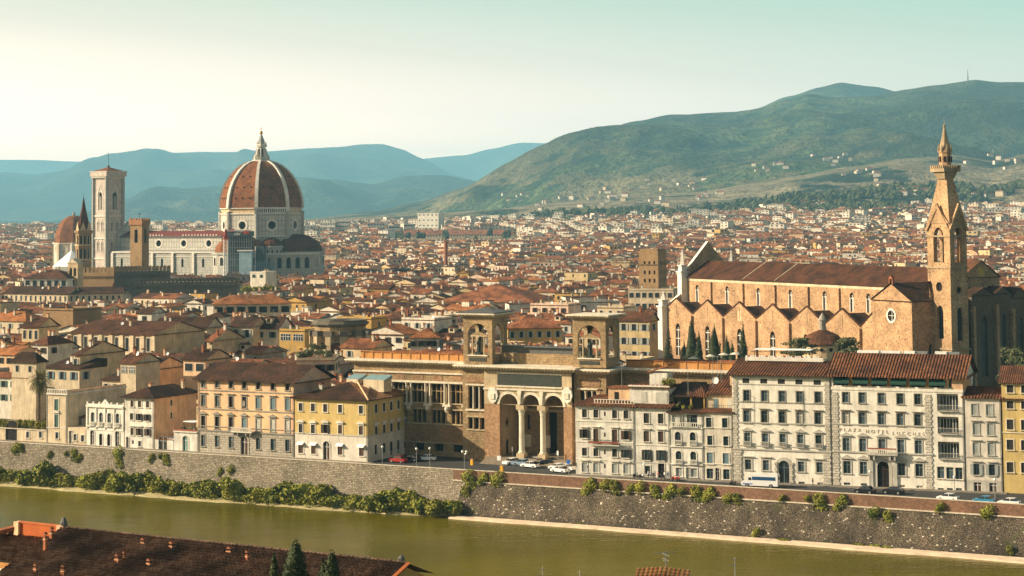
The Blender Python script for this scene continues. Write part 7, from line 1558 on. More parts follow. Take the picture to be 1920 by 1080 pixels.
mh(469, 498, None, 512, 24, 'flat', 0.1, 'white', 'plaster_white', 'plain bright white box building just below the blue hoarding', front=(2, 1), side=False, Yb=532)
mh(524, 571, None, 621, 17, 'flat', 0.1, 'ochre', 'roof_brown', 'ochre rooftop room with two wide white windows left of the brown church drum', front=(2, 1), rows=big(4.0, 2.2, None, 2, 4), side=False, Yb=645)
mh(432, 474, None, 613, 18, 'gx', 3.0, 'cream', 'roof_dark', 'cream house with two tall grey-shuttered windows above the tan gable wall', ang=-20, front=(2, 1), rows=big(1.5, 2.6, 'shutter_grey'), Yb=634)
mh(476, 523, None, 617, 17, 'gx', 3.8, 'white', 'roof_dark', 'white house with dark roof and a teal window left of the ochre rooftop room', ang=-20, front=(2, 1), rows=big(1.3, 2.0, 'shutter_green'), Yb=648, extra='dorm')
mh(388, 418, None, 595, 20.5, 'pyr', 1.6, 'white', 'roof_dark', 'white turret house with a small pyramid roof below the long orange roof', ang=-12, front=(1, 1), rows=big(2.0, 1.4, None, 2), Yb=625, D_=8)
mh(329, 388, None, 615, 18, 'gx', 3.4, 'cream', 'roof_dark', 'cream house with broad dark roof left of the white turret house', ang=-20, front=(3, 1), Yb=625)
mh(288, 328, None, 612, 18, 'gx', 2.6, 'cream', 'roof_dark', 'cream house with dark roof above the end of the long pilastered palace', ang=-20, front=(2, 1), Yb=624)
mh(952, 1054, None, 617, 18, 'hip', 3.2, 'ochre', 'roof_red', 'deep yellow house with orange roof framed between the library towers', ang=5, front=(6, 1), rows=big(1.1, 2.0, 'shutter_grey', 0), Yb=645, D_=14)
mh(1160, 1218, 1233, 602, 20, 'gx', 3.0, 'pale_yellow', 'roof_brown', 'pale yellow apartment house with brown roof left of the brick church', front=(3, 3), rows=big(1.6, 2.2, 'shutter_grey', 0, 4.6), Yb=668)
mh(1178, 1262, None, 545, 24, 'flat', 0.1, 'cream', 'plaster_grey', 'flat-roofed modern cream building beside the brown stone tower house', ang=-15, front=(7, 2), rows=big(1.8, 2.0, None, 1, 4.5), Yb=572, D_=20)
mh(820, 1002, None, 567, 17, 'hip', 7.5, 'tan', 'roof_red', 'huge low red-brown hall roof in the middle of the town', ang=-12, front=(8, 0), side=False, Yb=569, D_=46, chim=0, cat='hall')
mh(586, 597, 664, 690, 14, 'gx', 3.0, 'pink', 'roof_red', 'pink gabled house with two small windows behind the yellow corner building', front=(1, 1), Yb=712)
mh(540, 560, 585, 682, 14, 'gx', 2.0, 'orange', 'roof_brown', 'small orange house peeping over the peach palazzo roof', front=(1, 1), Yb=690)
mh(783, 822, None, 401, 58, 'flat', 0.1, 'white', 'plaster_white', 'tallest white apartment tower on the plain right of the great dome', ang=-25, front=(5, 5), rows=big(3.0, 2.2, None, 1, 9), Yb=430, D_=22, cat='tower block', DD=3300)
for i, (X0, X1, Y, z) in enumerate(((600, 628, 418, 42), (631, 654, 415, 45), (689, 722, 419, 40), (728, 748, 424, 34), (757, 778, 421, 38))):
    mh(X0, X1, None, Y, z, 'flat', 0.1, 'white', 'plaster_grey', ['first', 'second', 'third', 'fourth', 'fifth'][i] + ' pale apartment block from the left between the great dome and the tall white tower', ang=-10+i*7, front=(6, 3), rows=big(2.6, 2.0, None, 1, 6), Yb=Y+8, D_=20, cat='apartment block', DD=3000)
mh(745, 965, None, 441, 21, 'hip', 7, 'tan', 'roof_red', 'very long barracks-like building with red roof below the tall white tower', ang=-6, front=(40, 1), rows=big(1.4, 2.0, None, 1), Yb=449, D_=30, cat='barracks', chim=0, DD=2900)
t, f, w, d = mh(1365, 1410, None, 385, 16, 'hip', 6, 'white', 'roof_orange', 'long white villa with bright orange roof on the edge of the far woods', ang=-5, front=(9, 1), rows=big(2, 3, None, 1), Yb=388, D_=22, cat='villa', z0=62)
mh(98, 104, 148, 656, 16, 'gx', 2.6, 'white', 'roof_dark', 'white gable-walled house between the column loggia house and the tan gable', front=(1, 1), Yb=685)
mh(-25, 28, None, 664, 16, 'gx', 2.2, 'peach', 'roof_orange', 'peach house with an orange roof at the left edge above the pyramid-roofed house', front=(3, 1), Yb=680)
mh(58, 90, None, 646, 18, 'hip', 2.2, 'white', 'roof_brown', 'small white hip-roofed house just below the column loggia house', front=(2, 1), Yb=660)
mh(192, 226, None, 713, 11.5, 'lf', 2.2, 'cream', 'roof_dark', 'low cream house with a dark lean-to roof below the big tan gable wall', front=(2, 1), Yb=735)
mh(640, 700, 735, 652, 17, 'gx', 2.4, 'tan', 'roof_red', 'tan house with red roof right beside the brown church drum', front=(2, 1), Yb=660)
mh(770, 823, None, 634, 18.5, 'hip', 2.6, 'grey', 'roof_orange', 'grey-walled house with bright orange roof left of the left library tower', ang=-5, front=(4, 1), Yb=655)
# exclusions for the generated rows
for f, a in ((FB, (-60, 100, -25, 34)), (FS, (-8, LS+12, -22, 30)), (FT, (-8, 70, -60, 60)), (fN, (-8, Ln+70, -20, 34))): EXCL.append((f, *a))
dcf = Frame((PC.x-55, PC.y-62), 0); EXCL.append((dcf, 0, 110, 0, 120))
for (X, D_, r_) in ((201, 1372, 20), (138, 1750, 26), (156, 1130, 14), (136, 1020, 9), (135, 1460, 22), (260, 1085, 12), (1216, 834, 13), (638, 610, 16), (836, 1500, 6)):
    p = at_depth(X, 450, D_); EXCL.append((Frame((p.x-r_, p.y-r_), 0), 0, 2*r_, 0, 2*r_))
for (X0, X1, D_) in ((145, 215, 1060), (214, 318, 1045), (254, 446, 985)):
    p, q = at_depth(X0, 520, D_), at_depth(X1, 520, D_); EXCL.append((Frame((p.x, p.y), 0), -6, q.x-p.x+6, -8, 24))
PROT += [(96, 232, 500, 1740), (225, 420, 494, 1370), (400, 606, 499, 1360), (140, 320, 529, 1045), (250, 450, 546, 985), (124, 148, 530, 1020), (1194, 1236, 522, 834), (588, 692, 650, 610), (1230, 1822, 690, 700), (830, 842, 484, 1500), (1815, 1990, 640, 600), (860, 1165, 668, 447), (-60, 860, 700, 500)]
WLN = ['cream', 'cream', 'white', 'white', 'white', 'white', 'cream', 'pale_yellow', 'tan', 'peach', 'grey', 'pink', 'white', 'ochre']; RFN = ['roof_dark', 'roof_brown', 'roof_brown', 'roof_red', 'roof_red', 'roof_orange']
gen = []; cell = 130.0; EZ = {}
for cy in range(3, 35):
    for cx in range(-11, 11):
        Y0 = cy*cell; 
        if abs((cx+0.5)*cell) > Y0*0.30 + 160: continue
        if (cy+0.5)*cell > 3500 + 800 * (1 if cx < 2 else 0): continue
        r = random.Random(cx*97+cy*131); a = R(r.choice((-28, -28, -32, -20, -12, 8, 30, -45)) if cy > 5 else -28); far = Y0 > 2100
        d = Vector((math.cos(a), math.sin(a), 0)); n = Vector((-d.y, d.x, 0)); C0 = Vector(((cx+0.5)*cell, (cy+0.5)*cell, 0))
        v = -110
        while v < 110:
            Dp = r.uniform(9.5, 13.5) if not far else r.uniform(9, 15); u = -110
            while u < 110:
                w = r.uniform(7.5, 18) if not far else r.uniform(8, 22); P = C0 + d*u + n*v; M_ = P + d*w/2 + n*Dp/2; u += w + (0.1 if r.random() < 0.8 else r.uniform(3, 9))
                if abs(M_.x-C0.x) > cell/2 or abs(M_.y-C0.y) > cell/2: continue
                if r.random() < (0.05 if not far else 0.25): continue
                gen.append([P.x, P.y, a, w, Dp, r.random(), r.random(), r.random(), r.random(), M_.y])
            v += Dp + (0.2 if r.random() < 0.55 else r.uniform(4, 9))
good = []
SB = at_z(0, 700, 0)
for g in gen:
    x, y, a, w, Dp, r1, r2, r3, r4, my = g; d = Vector((math.cos(a), math.sin(a), 0)); n = Vector((-d.y, d.x, 0)); P = Vector((x, y, 0)); M_ = P + d*w/2 + n*Dp/2
    q = (M_.x - FLF.P.x, M_.y - FLF.P.y); qy = q[0]*FLF.n.x + q[1]*FLF.n.y
    if qy < 27: continue
    pxc = project((M_.x, M_.y, 10))[0]
    if pxc < -70 or pxc > 1990: continue
    if M_.y < 735 and 1225 < pxc: continue
    if any(blocked(P + d*w*i + n*Dp*j, 0.3) for i in (0, .5, 1) for j in (0, .5, 1)): continue
    dens = 1.0 if my < 2400 else (0.75 if pxc < 1150 else 0.6)
    if r4 > dens: continue
    H = 10.5 + 8.0*r1 + (3 if r2 > 0.9 else 0); kind = 'gx' if r2 < 0.52 else ('gy' if r2 < 0.70 else ('hip' if r2 < 0.92 else 'flat'))
    if my > 2300 and r3 > 0.88: H += r1*6; kind = 'flat'
    rise = (Dp if kind != 'gy' else w)/2*0.32 if kind != 'flat' else 0.05
    X = [project(P + d*w*i + n*Dp*j + Vector((0,0,H)))[0] for i in (0, 1) for j in (0, 1)]; xa, xb2 = min(X), max(X); g0 = zg(M_.x, M_.y)
    lim = max([Yp for (A, B_, Yp, Dq) in PROT if A < xb2 and xa < B_ and my < Dq] + [0])
    if qy < 62: H = min(H, 11.5 + 3*r1)
    if lim:
        zmax = z_at((P.x, P.y), lim) - rise - g0 - 0.4
        if zmax < 6.0: continue
        H = min(H, zmax)
    wm = WLN[int(r3*len(WLN)) % len(WLN)] if my < 2300 else ('white', 'cream', 'white', 'cream', 'white')[int(r3*5) % 5]; rm = RFN[int((r1*7.3+r2*3.1) % 1 * len(RFN))]
    if my > 900 and rm == 'roof_dark' and r4 > 0.3: rm = 'roof_red'
    if my > 1500 and rm == 'roof_brown' and r4 > 0.4: rm = 'roof_orange'
    if kind == 'flat': rm = 'plaster_grey' if r1 < .5 else 'roof_brown'
    good.append((my, P, a, w, Dp, H, kind, rise, wm, rm, g0, pxc, project((M_.x, M_.y, H))[1]))
good.sort(key=lambda g: g[0]); NIND = 255; near, farh = good[:NIND], good[NIND:]
print('houses', len(near), len(farh), near[-1][0])
BLK = [(-999, 230, 'below the marble bell tower'), (230, 400, 'below the cathedral nave'), (400, 600, 'below the great dome'), (600, 860, 'between dome and library'), (860, 1165, 'behind the library towers'), (1165, 1300, 'left of the brick church'), (1300, 9999, 'behind the brick church')]
ORD = ['first', 'second', 'third', 'fourth', 'fifth', 'sixth', 'seventh', 'eighth', 'ninth', 'tenth', 'eleventh', 'twelfth', 'thirteenth', 'fourteenth', 'fifteenth', 'sixteenth', 'seventeenth', 'eighteenth', 'nineteenth', 'twentieth']
sec = {}
for g in near:
    k = next(i for i, q in enumerate(BLK) if q[0] <= g[11] < q[1]); sec.setdefault(k, []).append(g)
KN = {'gx': 'gabled', 'gy': 'gable-fronted', 'hip': 'hip-roofed', 'flat': 'flat-roofed'}; RNM = {'roof_dark': 'dark', 'roof_brown': 'brown', 'roof_red': 'red', 'roof_orange': 'orange', 'plaster_grey': 'grey'}
idx = 0
for k, L_ in sec.items():
    L_.sort(key=lambda g: g[12]); nb = max(1, len(L_)//7)
    for bi in range(0, len(L_), 7):
        row = sorted(L_[bi:bi+7], key=lambda g: g[11])
        for j, g in enumerate(row):
            my, P, a, w, Dp, H, kind, rise, wm, rm, g0, pxc, pyc = g; idx += 1
            lab = f"{wm.replace('_', ' ')} {KN[kind]} house, {ORD[j]} from left in {ORD[bi//7]} roof row {BLK[k][2]}"
            house((P.x, P.y), a, w, Dp, H, kind, rise, wm, rm, lab, 'house', 'tile-roofed houses of the town', g0, None, True, 'dorm' if idx % 5 == 0 else None, idx, 1 + (idx % 3), None)
# everything beyond: one mass
b = MB(); r = random.Random(5)
for (my, P, a, w, Dp, H, kind, rise, wm, rm, g0, pxc, pyc) in farh:
    c_, s_ = math.cos(a), math.sin(a); m = MB(); pw = 'plaster_'+wm
    m.box(0, w, 0, Dp, -3, H, pw, 'b' if kind == 'flat' else 'bt'); 
    if kind in ('gx', 'gy'): gable_walls(m, w, Dp, H, rise, kind, pw)
    roof(m, w, Dp, H, rise, kind, rm, 0.5 if kind != 'flat' else 0.1)
    for _ in range(2 if my < 1500 else 1):
        x, y = w*r.uniform(.1,.9), Dp*r.uniform(.15,.85); z = H + rise_z(kind, rise, w, Dp, x, y); m.box(x-.45, x+.45, y-.4, y+.4, z-.3, z+1.7, ('plaster_white', 'plaster_cream', 'plaster_white', 'plaster_peach', 'brick_orange')[r.randrange(5)], 'b')
    if r.random() < 0.16: x, y = w*r.uniform(.1,.6), Dp*.3; z = H + rise*0.6; m.box(x, x+3.5, y, y+3, z-.5, z+2.2, 'plaster_white' if r.random() < .6 else pw, 'b'); m.box(x-.3, x+3.8, y-.3, y+3.3, z+2.2, z+2.5, rm)
    if my < 1900:
        n = max(1, int(w/3.4)); wd = 0.55 if my < 1400 else 0.7
        for j in range(2):
            z = H - 2.7 - j*3.8
            for i in range(n):
                if r.random() < 0.8: x = w*(i+.5)/n; m.face(((x-wd,-.04,z), (x+wd,-.04,z), (x+wd,-.04,z+1.7), (x-wd,-.04,z+1.7)), 'void' if r.random() < .7 else 'shutter_grey')
            if r.random() < .7: y = Dp*r.uniform(.2,.8); m.face(((w+.04,y-wd,z), (w+.04,y+wd,z), (w+.04,y+wd,z+1.7), (w+.04,y-wd,z+1.7)), 'void'); m.face(((-.04,y+wd,z), (-.04,y-wd,z), (-.04,y-wd,z+1.7), (-.04,y+wd,z+1.7)), 'void')
    elif kind == 'flat' or my > 2300:
        for z in (H-2.5, H-6, H-9.5):
            n = max(2, int(w/5))
            for i in range(n): x = w*(i+.5)/n; m.face(((x-1.2,-.06,z), (x+1.2,-.06,z), (x+1.2,-.06,z+1.6), (x-1.2,-.06,z+1.6)), 'shutter_dark')
    b.v_off = len(b.v); o_ = len(b.v); b.v += [(P.x + v[0]*c_ - v[1]*s_, P.y + v[0]*s_ + v[1]*c_, g0 + v[2]) for v in m.v]; b.f += [tuple(i+o_ for i in f) for f in m.f]; b.uv += m.uv; b.m += m.m
tag(b.build('distant_houses'), 'mass of tiled roofs and pale walls stretching over the plain to the hills', 'houses', kind='stuff')
# hillside villas
b = MB(); r = random.Random(77); n = 0
CL = [(1060, 378), (1130, 372), (1205, 370), (1290, 355), (1430, 318), (1560, 300), (1620, 330), (1690, 372), (1850, 372), (1880, 310), (980, 380), (800, 372), (720, 385), (1320, 372), (1780, 395), (1500, 392), (1240, 392)]
for cX, cY in CL:
    for _ in range(8):
        X, Y = cX + r.gauss(0, 26), cY + r.gauss(0, 7); D0 = None
        for D_ in range(2900, 7000, 40):
            p = at_depth(X, Y, D_)
            hz = max([hill_z(k, p.x, p.y) for k in ('E', 'D') if HILL[k][2] <= p.y <= HILL[k][1]*1.1] + [zg(p.x, p.y)])
            if p.z < hz: D0 = D_; break
        if not D0: continue
        w, dd, h = r.uniform(9, 19), r.uniform(8, 12), r.uniform(5, 9); m = MB(); m.box(0, w, 0, dd, -8, h, 'plaster_white' if r.random() < .7 else 'plaster_cream'); roof(m, w, dd, h, 2.2, 'hip', 'roof_red', 0.5); o_ = len(b.v); a = r.uniform(-.7, .4)
        b.v += [(p.x+v[0]*math.cos(a)-v[1]*math.sin(a), p.y+v[0]*math.sin(a)+v[1]*math.cos(a), hz+v[2]) for v in m.v]; b.f += [tuple(i+o_ for i in f) for f in m.f]; b.uv += m.uv; b.m += m.m
tag(b.build('hillside_villas'), 'scattered tiny white villas dotted over the lower slopes of the hill', 'villas', kind='stuff')
# far woods: many small crowns
def blob(b, x, y, z, rx, h, m, rr):
    n = 6; L_ = []
    for k, (q, zz) in enumerate(((0.55, 0.05), (1.0, 0.35), (0.85, 0.65), (0.45, 0.92))):
        L_.append([(x + rx*q*rr.uniform(.75,1.2)*math.cos(2*math.pi*i/n+k*.5), y + rx*q*rr.uniform(.75,1.2)*math.sin(2*math.pi*i/n+k*.5), z + h*zz*rr.uniform(.9,1.1)) for i in range(n)])
    for A_, B_ in zip(L_, L_[1:]):
        for i in range(n): j = (i+1) % n; b.face((A_[i], A_[j], B_[j], B_[i]), m, [(0,0)]*4)
    b.face(L_[-1], m, [(0,0)]*n)
b = MB(); r = random.Random(9); n = 0
while n < 5200:
    D_ = r.uniform(2400, 3750); X = r.uniform(560, 1990); p = at_depth(X, 400, D_); v = mno.noise(Vector((p.x*.004, p.y*.004, 1))) + 0.35*smooth(2700, 3300, D_) + 0.25*smooth(1000, 1400, X) - 0.6*smooth(1020, 760, X)
    if v < 0.22 or (D_ < 3000 and v < 0.5) or (D_ > 3300 and mno.noise(Vector((p.x*.012, p.y*.012, 5))) < 0.0): n += .2; continue
    z = max(zg(p.x, p.y), hill_z('E', p.x, p.y) if p.y > 2900 else -99); s = r.uniform(4.5, 9)
    if r.random() < 0.12: blob(b, p.x, p.y, z-1, 2.2, r.uniform(14, 20), 'leaf_far', r)
    else: blob(b, p.x, p.y, z-1, s, s*r.uniform(1.3, 2.0), 'leaf_far', r)
    n += 1
for (X, Y, k, rx) in ((60, 470, 14, 12), (300, 470, 2, 6), (1840, 505, 14, 16), (1900, 520, 10, 14), (1370, 482, 9, 12), (1790, 470, 8, 10), (240, 445, 10, 25), (640, 455, 16, 22), (590, 465, 10, 10), (1870, 462, 14, 22), (1650, 500, 8, 12), (1480, 470, 8, 20), (1150, 452, 8, 20), (950, 430, 20, 40), (440, 548, 0, 0)):
    for _ in range(k*2):
        q = at_z(X + r.gauss(0, rx), Y + r.gauss(0, 3), 14); 
        if blocked(q, 3): continue
        blob(b, q.x, q.y, zg(q.x, q.y), r.uniform(3.5, 6), r.uniform(13, 19), 'leaf_far', r)
for _ in range(420):
    X, D_ = r.uniform(-20, 1950), r.uniform(1250, 3300); p = at_depth(X, 430, D_)
    if blocked(p, 4) or project((p.x, p.y, 14))[1] < 405: continue
    for _ in range(r.randrange(1, 6)): x, y = p.x+r.gauss(0, 7), p.y+r.gauss(0, 7); blob(b, x, y, zg(x, y)+4, r.uniform(2.5, 4.5), r.uniform(8, 13), 'leaf_far', r)
tag(b.build('distant_woods'), 'dark green woods and tree clumps between the far town and the hills', 'woods', kind='stuff')
# ------------------------------------------------------------------ bank bushes and wall ivy
rnd = random.Random(31); PB = []
for i in range(5):
    b = bush_parts(rnd.uniform(2.4, 3.0), 2.3, rnd.uniform(1.7, 2.2), 1500, 0.30, ('leaf_bank', 'leaf_hedge', 'leaf_bank', 'leaf_bank', 'leaf_hedge')[i], 200+i, 12); o = b.build('bush'); PB.append(o.data); bpy.data.objects.remove(o)
NTH = ORD + ['twenty-first', 'twenty-second', 'twenty-third', 'twenty-fourth', 'twenty-fifth', 'twenty-sixth', 'twenty-seventh', 'twenty-eighth', 'twenty-ninth', 'thirtieth']
n = 0; X = -12
while X < 852:
    lxx = FL.lx(X, 900, -4); big_ = rnd.uniform(1.1, 1.6) * (0.8 if 600 < X < 690 else 1.0)
    P = FL.w(lxx, -3.0 - rnd.uniform(0, 2.0), -8.2); o = inst(PB[n % 5], 'bush', None, P, rnd.uniform(0, 6), (big_*rnd.uniform(.8, 1.25), big_, big_ * rnd.uniform(0.75, 1.08))); tag(o, f'leafy green bush on the river bank, {NTH[n % 30] if n < 30 else "last"} from the left', 'bush', 'bushes along the river bank'); n += 1
    X += rnd.uniform(24, 38)
for k in range(2):
    b = MB(); r = random.Random(k); leaf_cloud(b, [((-36 + i*1.75, -5.2 + r.uniform(-1.5, 2.8), 0.5 + r.uniform(0, .7)), (1.6, 1.2, r.uniform(0.6, 1.3))) for i in range(74)], 0.24, 'leaf_bank' if k else 'leaf_hedge', 9000, 90+k); o = b.build('undergrowth', loc=FL.w(34, 0, -8.3), rz=FL.a); tag(o, ('yellow' if k == 0 else 'darker') + ' green undergrowth between the bank bushes', 'undergrowth', kind='stuff')
IV = []
for i in range(3):
    b = MB(); r = random.Random(i); leaf_cloud(b, [((r.uniform(-.5,.5), 0, r.uniform(-1.6, .3)), (r.uniform(.5,.9), .45, r.uniform(.5,.9))) for _ in range(6)], 0.17, 'leaf_bank', 520, 300+i); o = b.build('ivy'); IV.append(o.data); bpy.data.objects.remove(o)
lx_, rx_ = [], []
for j, (X, Y, s) in enumerate(((28, 845, 1.3), (40, 838, .8), (93, 852, .8), (123, 852, .6), (140, 852, 1.1), (148, 858, .9), (220, 853, 1.5), (224, 863, 1.2), (283, 858, .9), (300, 857, .6), (312, 860, 1.0), (412, 884, .8), (432, 884, 1.0))):
    lx0, lz0 = FL.px(X, Y, -0.5); o = inst(IV[j % 3], 'ivy', None, FL.w(lx0, -0.55, lz0 + .6*s), FL.a, (s, 0.8, s)); tag(o, f'green tuft growing on the left-hand river wall, {NTH[j]} from the left', 'ivy', 'tufts on the left river wall')
for j, (X, Y, s) in enumerate(((876, 897, 1.3), (886, 906, 1.2), (905, 897, 1.1), (931, 903, 1.5), (875, 921, .9), (1104, 911, 1.5), (1133, 913, 1.1), (1155, 912, 1.1), (1182, 915, .9), (1199, 917, 1.1), (1230, 919, 1.0), (1255, 921, 1.3), (1277, 924, .9), (1309, 924, 1.2), (1328, 926, 1.3), (1363, 937, .9), (1384, 935, .9), (1466, 933, .6), (1513, 936, .6), (1540, 940, 1.3), (1576, 941, 1.3), (1638, 965, 1.1), (1667, 968, .9), (1762, 950, .8), (1850, 965, 1.2), (1895, 1030, .6), (1418, 997, .8))):
    t_ = (Y - 897) / 60 * 0.1; dz = FR.px(X, Y, -1.4)[1]; ly = -0.5 - 3.8 * max(0, (-1.55 - dz) / 7.6); lx0, lz0 = FR.px(X, Y, ly); o = inst(IV[j % 3], 'ivy', None, FR.w(lx0, ly - .25, lz0 + .6*s), FR.a, (s*1.15, 1.0, s)); tag(o, f'green ivy tuft hanging on the right-hand river wall, {NTH[j]} from the left', 'ivy', 'ivy tufts on the right river wall')
for j, (X, Y) in enumerate(((1088, 983), (1412, 1007), (1470, 1014), (1610, 1023), (1640, 1025), (1662, 1028))):
    p = at_z(X, Y, -8.35); b = MB(); leaf_cloud(b, [((0, 0, .15), (1.3, .5, .3))], 0.2, 'leaf_bank', 160, j); o = b.build('water_plant', loc=p, rz=FR.a); tag(o, f'low green plant on the pale ledge at the water, {ORD[j]} from the left', 'plant', 'plants on the river ledge')
# ------------------------------------------------------------------ trees by the church and terraces
for j, (X, Yt, r_, Dq, c_) in enumerate(((1297, 596, 1.9, 566, 0), (1311, 621, 1.2, 563, 0), (1283, 640, .9, 570, 0), (1340, 608, 2.0, 560, 0), (1363, 630, 1.8, 556, 0), (1373, 641, 1.3, 552, 0), (1394, 607, 1.25, 556, 0), (1254, 617, 3.4, 570, 1))):
    P = at_depth(X, 670, Dq); h = z_at(P, Yt) ; lab = ['tallest dark cypress, second from the left against the brick chapel wall', 'slim dark cypress touching the right side of the tallest one', 'thinnest dark cypress, leftmost of the cypress row', 'broad dark cypress, middle of the row before the church', 'wide dark cypress to the right of the middle one', 'short bushy cypress tucked right of the wide one', 'slim pointed cypress at the right end of the row', 'dark spreading conifer in front of the white church pinnacle'][j]
    cypress((P.x, P.y, 0), h, r_*(1.35 if not c_ else 1), lab, 400+j, 'leaf_dark', bool(c_), 'cypress trees before the brick church', 2600)
def tree(X, Yt, Dq, rx, rz_, mat, lab, n=1500, z0=0.0, tiers=False, size=0.35):
    P = at_depth(X, 660, Dq); zt = z_at(P, Yt); t = thing('tree', lab, 'tree', (P.x, P.y, z0)); r = random.Random(int(X)); h = zt - z0; b = MB(); b.tube((0,0,-.3), (0,0,h*.8), .28, 7, 'bark', .12)
    for k in range(7): a = r.uniform(0, 6.28); z = h*r.uniform(.45, .8); b.tube((0,0,z), (rx*.7*math.cos(a), rx*.7*math.sin(a), z+rz_*.25), .12, 5, 'bark', .04)
    b.build('trunk', t); pts = []
    for k in range(16):
        a, q = r.uniform(0, 6.28), r.uniform(.1, .8); z = h - rz_*2*r.uniform(0.1, 1.0)
        pts.append(((rx*q*math.cos(a), rx*q*math.sin(a), z), (rx*r.uniform(.3,.5), rx*r.uniform(.3,.5), rz_*(.12 if tiers else r.uniform(.3,.45)))))
    b = MB(); leaf_cloud(b, pts, size, mat, n, int(X)+3, .8); b.build('crown', t); return t
tree(1503, 628, 545, 5.8, 3.2, 'leaf_cedar', 'spreading pale cedar with flat tiers left of the round chapel', 1700, 0, True)
tree(1592, 634, 535, 4.0, 1.9, 'leaf_cedar', 'sunlit olive-green tree between the round chapel and church transept', 1500)
tree(1903, 654, 505, 4.5, 4.2, 'leaf_cedar', 'olive-green tree in the dark gap before the shaded chapels', 1700)
tree(1893, 848, 392, 1.9, 3.4, 'leaf_dark', 'tall dark shrub tree against the mustard yellow house front', 1500, 0.1, size=.25)
tree(1912, 893, 387, 1.7, 1.6, 'leaf_bank', 'small round street tree before the mustard yellow house', 900, 0.1, size=.22)
for j, (X, Y, s) in enumerate(((563, 668, 1.5), (577, 666, 1.7), (596, 662, 1.2), (614, 668, 1.8), (588, 652, 1.5), (604, 652, 1.2))):
    P = at_depth(X, Y, 520 if j < 4 else 528); o = bush_parts(1.3, 1.1, .95, 330, .26, 'leaf_olive', 500+j).build('terrace_shrub', loc=(P.x, P.y, P.z-.5)); o.scale = (s*.8, s*.8, s*.8); tag(o, f'grey-green roof garden shrub left of the brown drum, {ORD[j]} of six', 'shrub', 'roof garden shrubs')
PA, PB_ = at_depth(556, 672, 517), at_depth(628, 674, 517); fT = Frame((PA.x, PA.y), 0.0)
zt = min(PA.z, PB_.z) - .4; house((PA.x, PA.y), 0, PB_.x-PA.x, 14, zt, 'flat', .05, 'cream', 'roof_red', 'cream house whose flat roof carries the grey-green roof garden', 'house', None, 0, (4, 1), True, None, 3, 1)
# palms of lawn trees below the dome
for j, (X, Y) in enumerate(((462, 536), (478, 537), (495, 536), (508, 535), (520, 538))):
    P = at_depth(X, Y, 985); t_ = thing('tree', f'sunlit yellow-green tree below the bright white box building, {ORD[j]} from the left', 'tree', (P.x, P.y, 0), 0, 'trees below the white box'); b = MB(); b.tube((0,0,0), (0,0,P.z), .3, 6, 'bark', .2); b.build('trunk', t_); b = bush_parts(3.2, 2.6, 2.2, 420, .6, 'leaf_hedge', 520+j); b.build('crown', t_, loc=(0, 0, P.z-3.6))
# ------------------------------------------------------------------ vehicles
plain('car_white', (.78, .78, .76), .25, .6, var=.03); plain('car_black', (.012, .012, .014), .2, .6); plain('car_blue', (.03, .22, .38), .25, .6); plain('car_pale_blue', (.30, .42, .55), .25, .6); plain('car_red', (.35, .02, .015), .25, .6); plain('car_glass', (.01, .014, .018), .08, .7); plain('blue_glass', (.02, .07, .16), .15, .7); plain('tail_red', (.4, .01, .01), .4)
def wheel_mesh():
    b = MB(); b.tube((0,-.11,0), (0,.11,0), .33, 14, 'tyre'); b.tube((0,-.125,0), (0,.125,0), .19, 10, 'metal_grey'); o = b.build('wheel'); me = o.data; bpy.data.objects.remove(o); return me
WH = wheel_mesh()
def car(P, rz, col, label, est=False, group='cars parked and passing by the river'):
    t = thing('car', label, 'car', P, rz, group); L_, w = 4.2, .84
    lo = [(-2.1,.3),(2.1,.3),(2.12,.62),(2.0,.80),(1.15,.95),(-2.0,.98),(-2.12,.7)]; b = MB(); b.prism(lo, -w, w, col); tp = 1.9 if est else 1.45
    cab = [(1.15,.94),(.45,1.42),(-1.1,1.46),(-tp-.05,.97)]; b2 = MB(); wi = w-.14
    A = [(x, -w+.04 if z < 1.2 else -wi, z) for x, z in cab]; B_ = [(x, -y, z) for x, y, z in A]
    b2.face(A[::-1], 'car_glass'); b2.face(B_, 'car_glass'); 
    for i in (0, 2): b2.face((A[i], A[i+1], B_[i+1], B_[i]), 'car_glass')
    b.face((A[1], A[2], B_[2], B_[1]), col); b.box(.40, .48, -wi-.02, wi+.02, 1.36, 1.44, col)
    for x in (-.35,): 
        for s in (-1, 1): b.box(x-.05, x+.05, s*(wi+.05)-.03, s*(wi+.05)+.03, .95, 1.44, col)
    b.prism([(.45,1.425),(.45,1.47),(-1.1,1.51),(-1.15,1.465)][::-1], -wi-.01, wi+.01, col); b.build('body', t); b2.build('cabin_glass', t)
    for x in (-1.35, 1.3):
        for s in (-1, 1): inst(WH, 'wheel', t, (x, s*(w-.05), .33))
    for s in (-1, 1):
        b = MB(); b.box(2.02, 2.13, s*.6-.17, s*.6+.17, .6, .74, 'lamp_white'); b.build('headlight', t); b = MB(); b.box(-2.14, -2.05, s*.62-.14, s*.62+.14, .66, .84, 'tail_red'); b.build('tail_light', t)
    return t
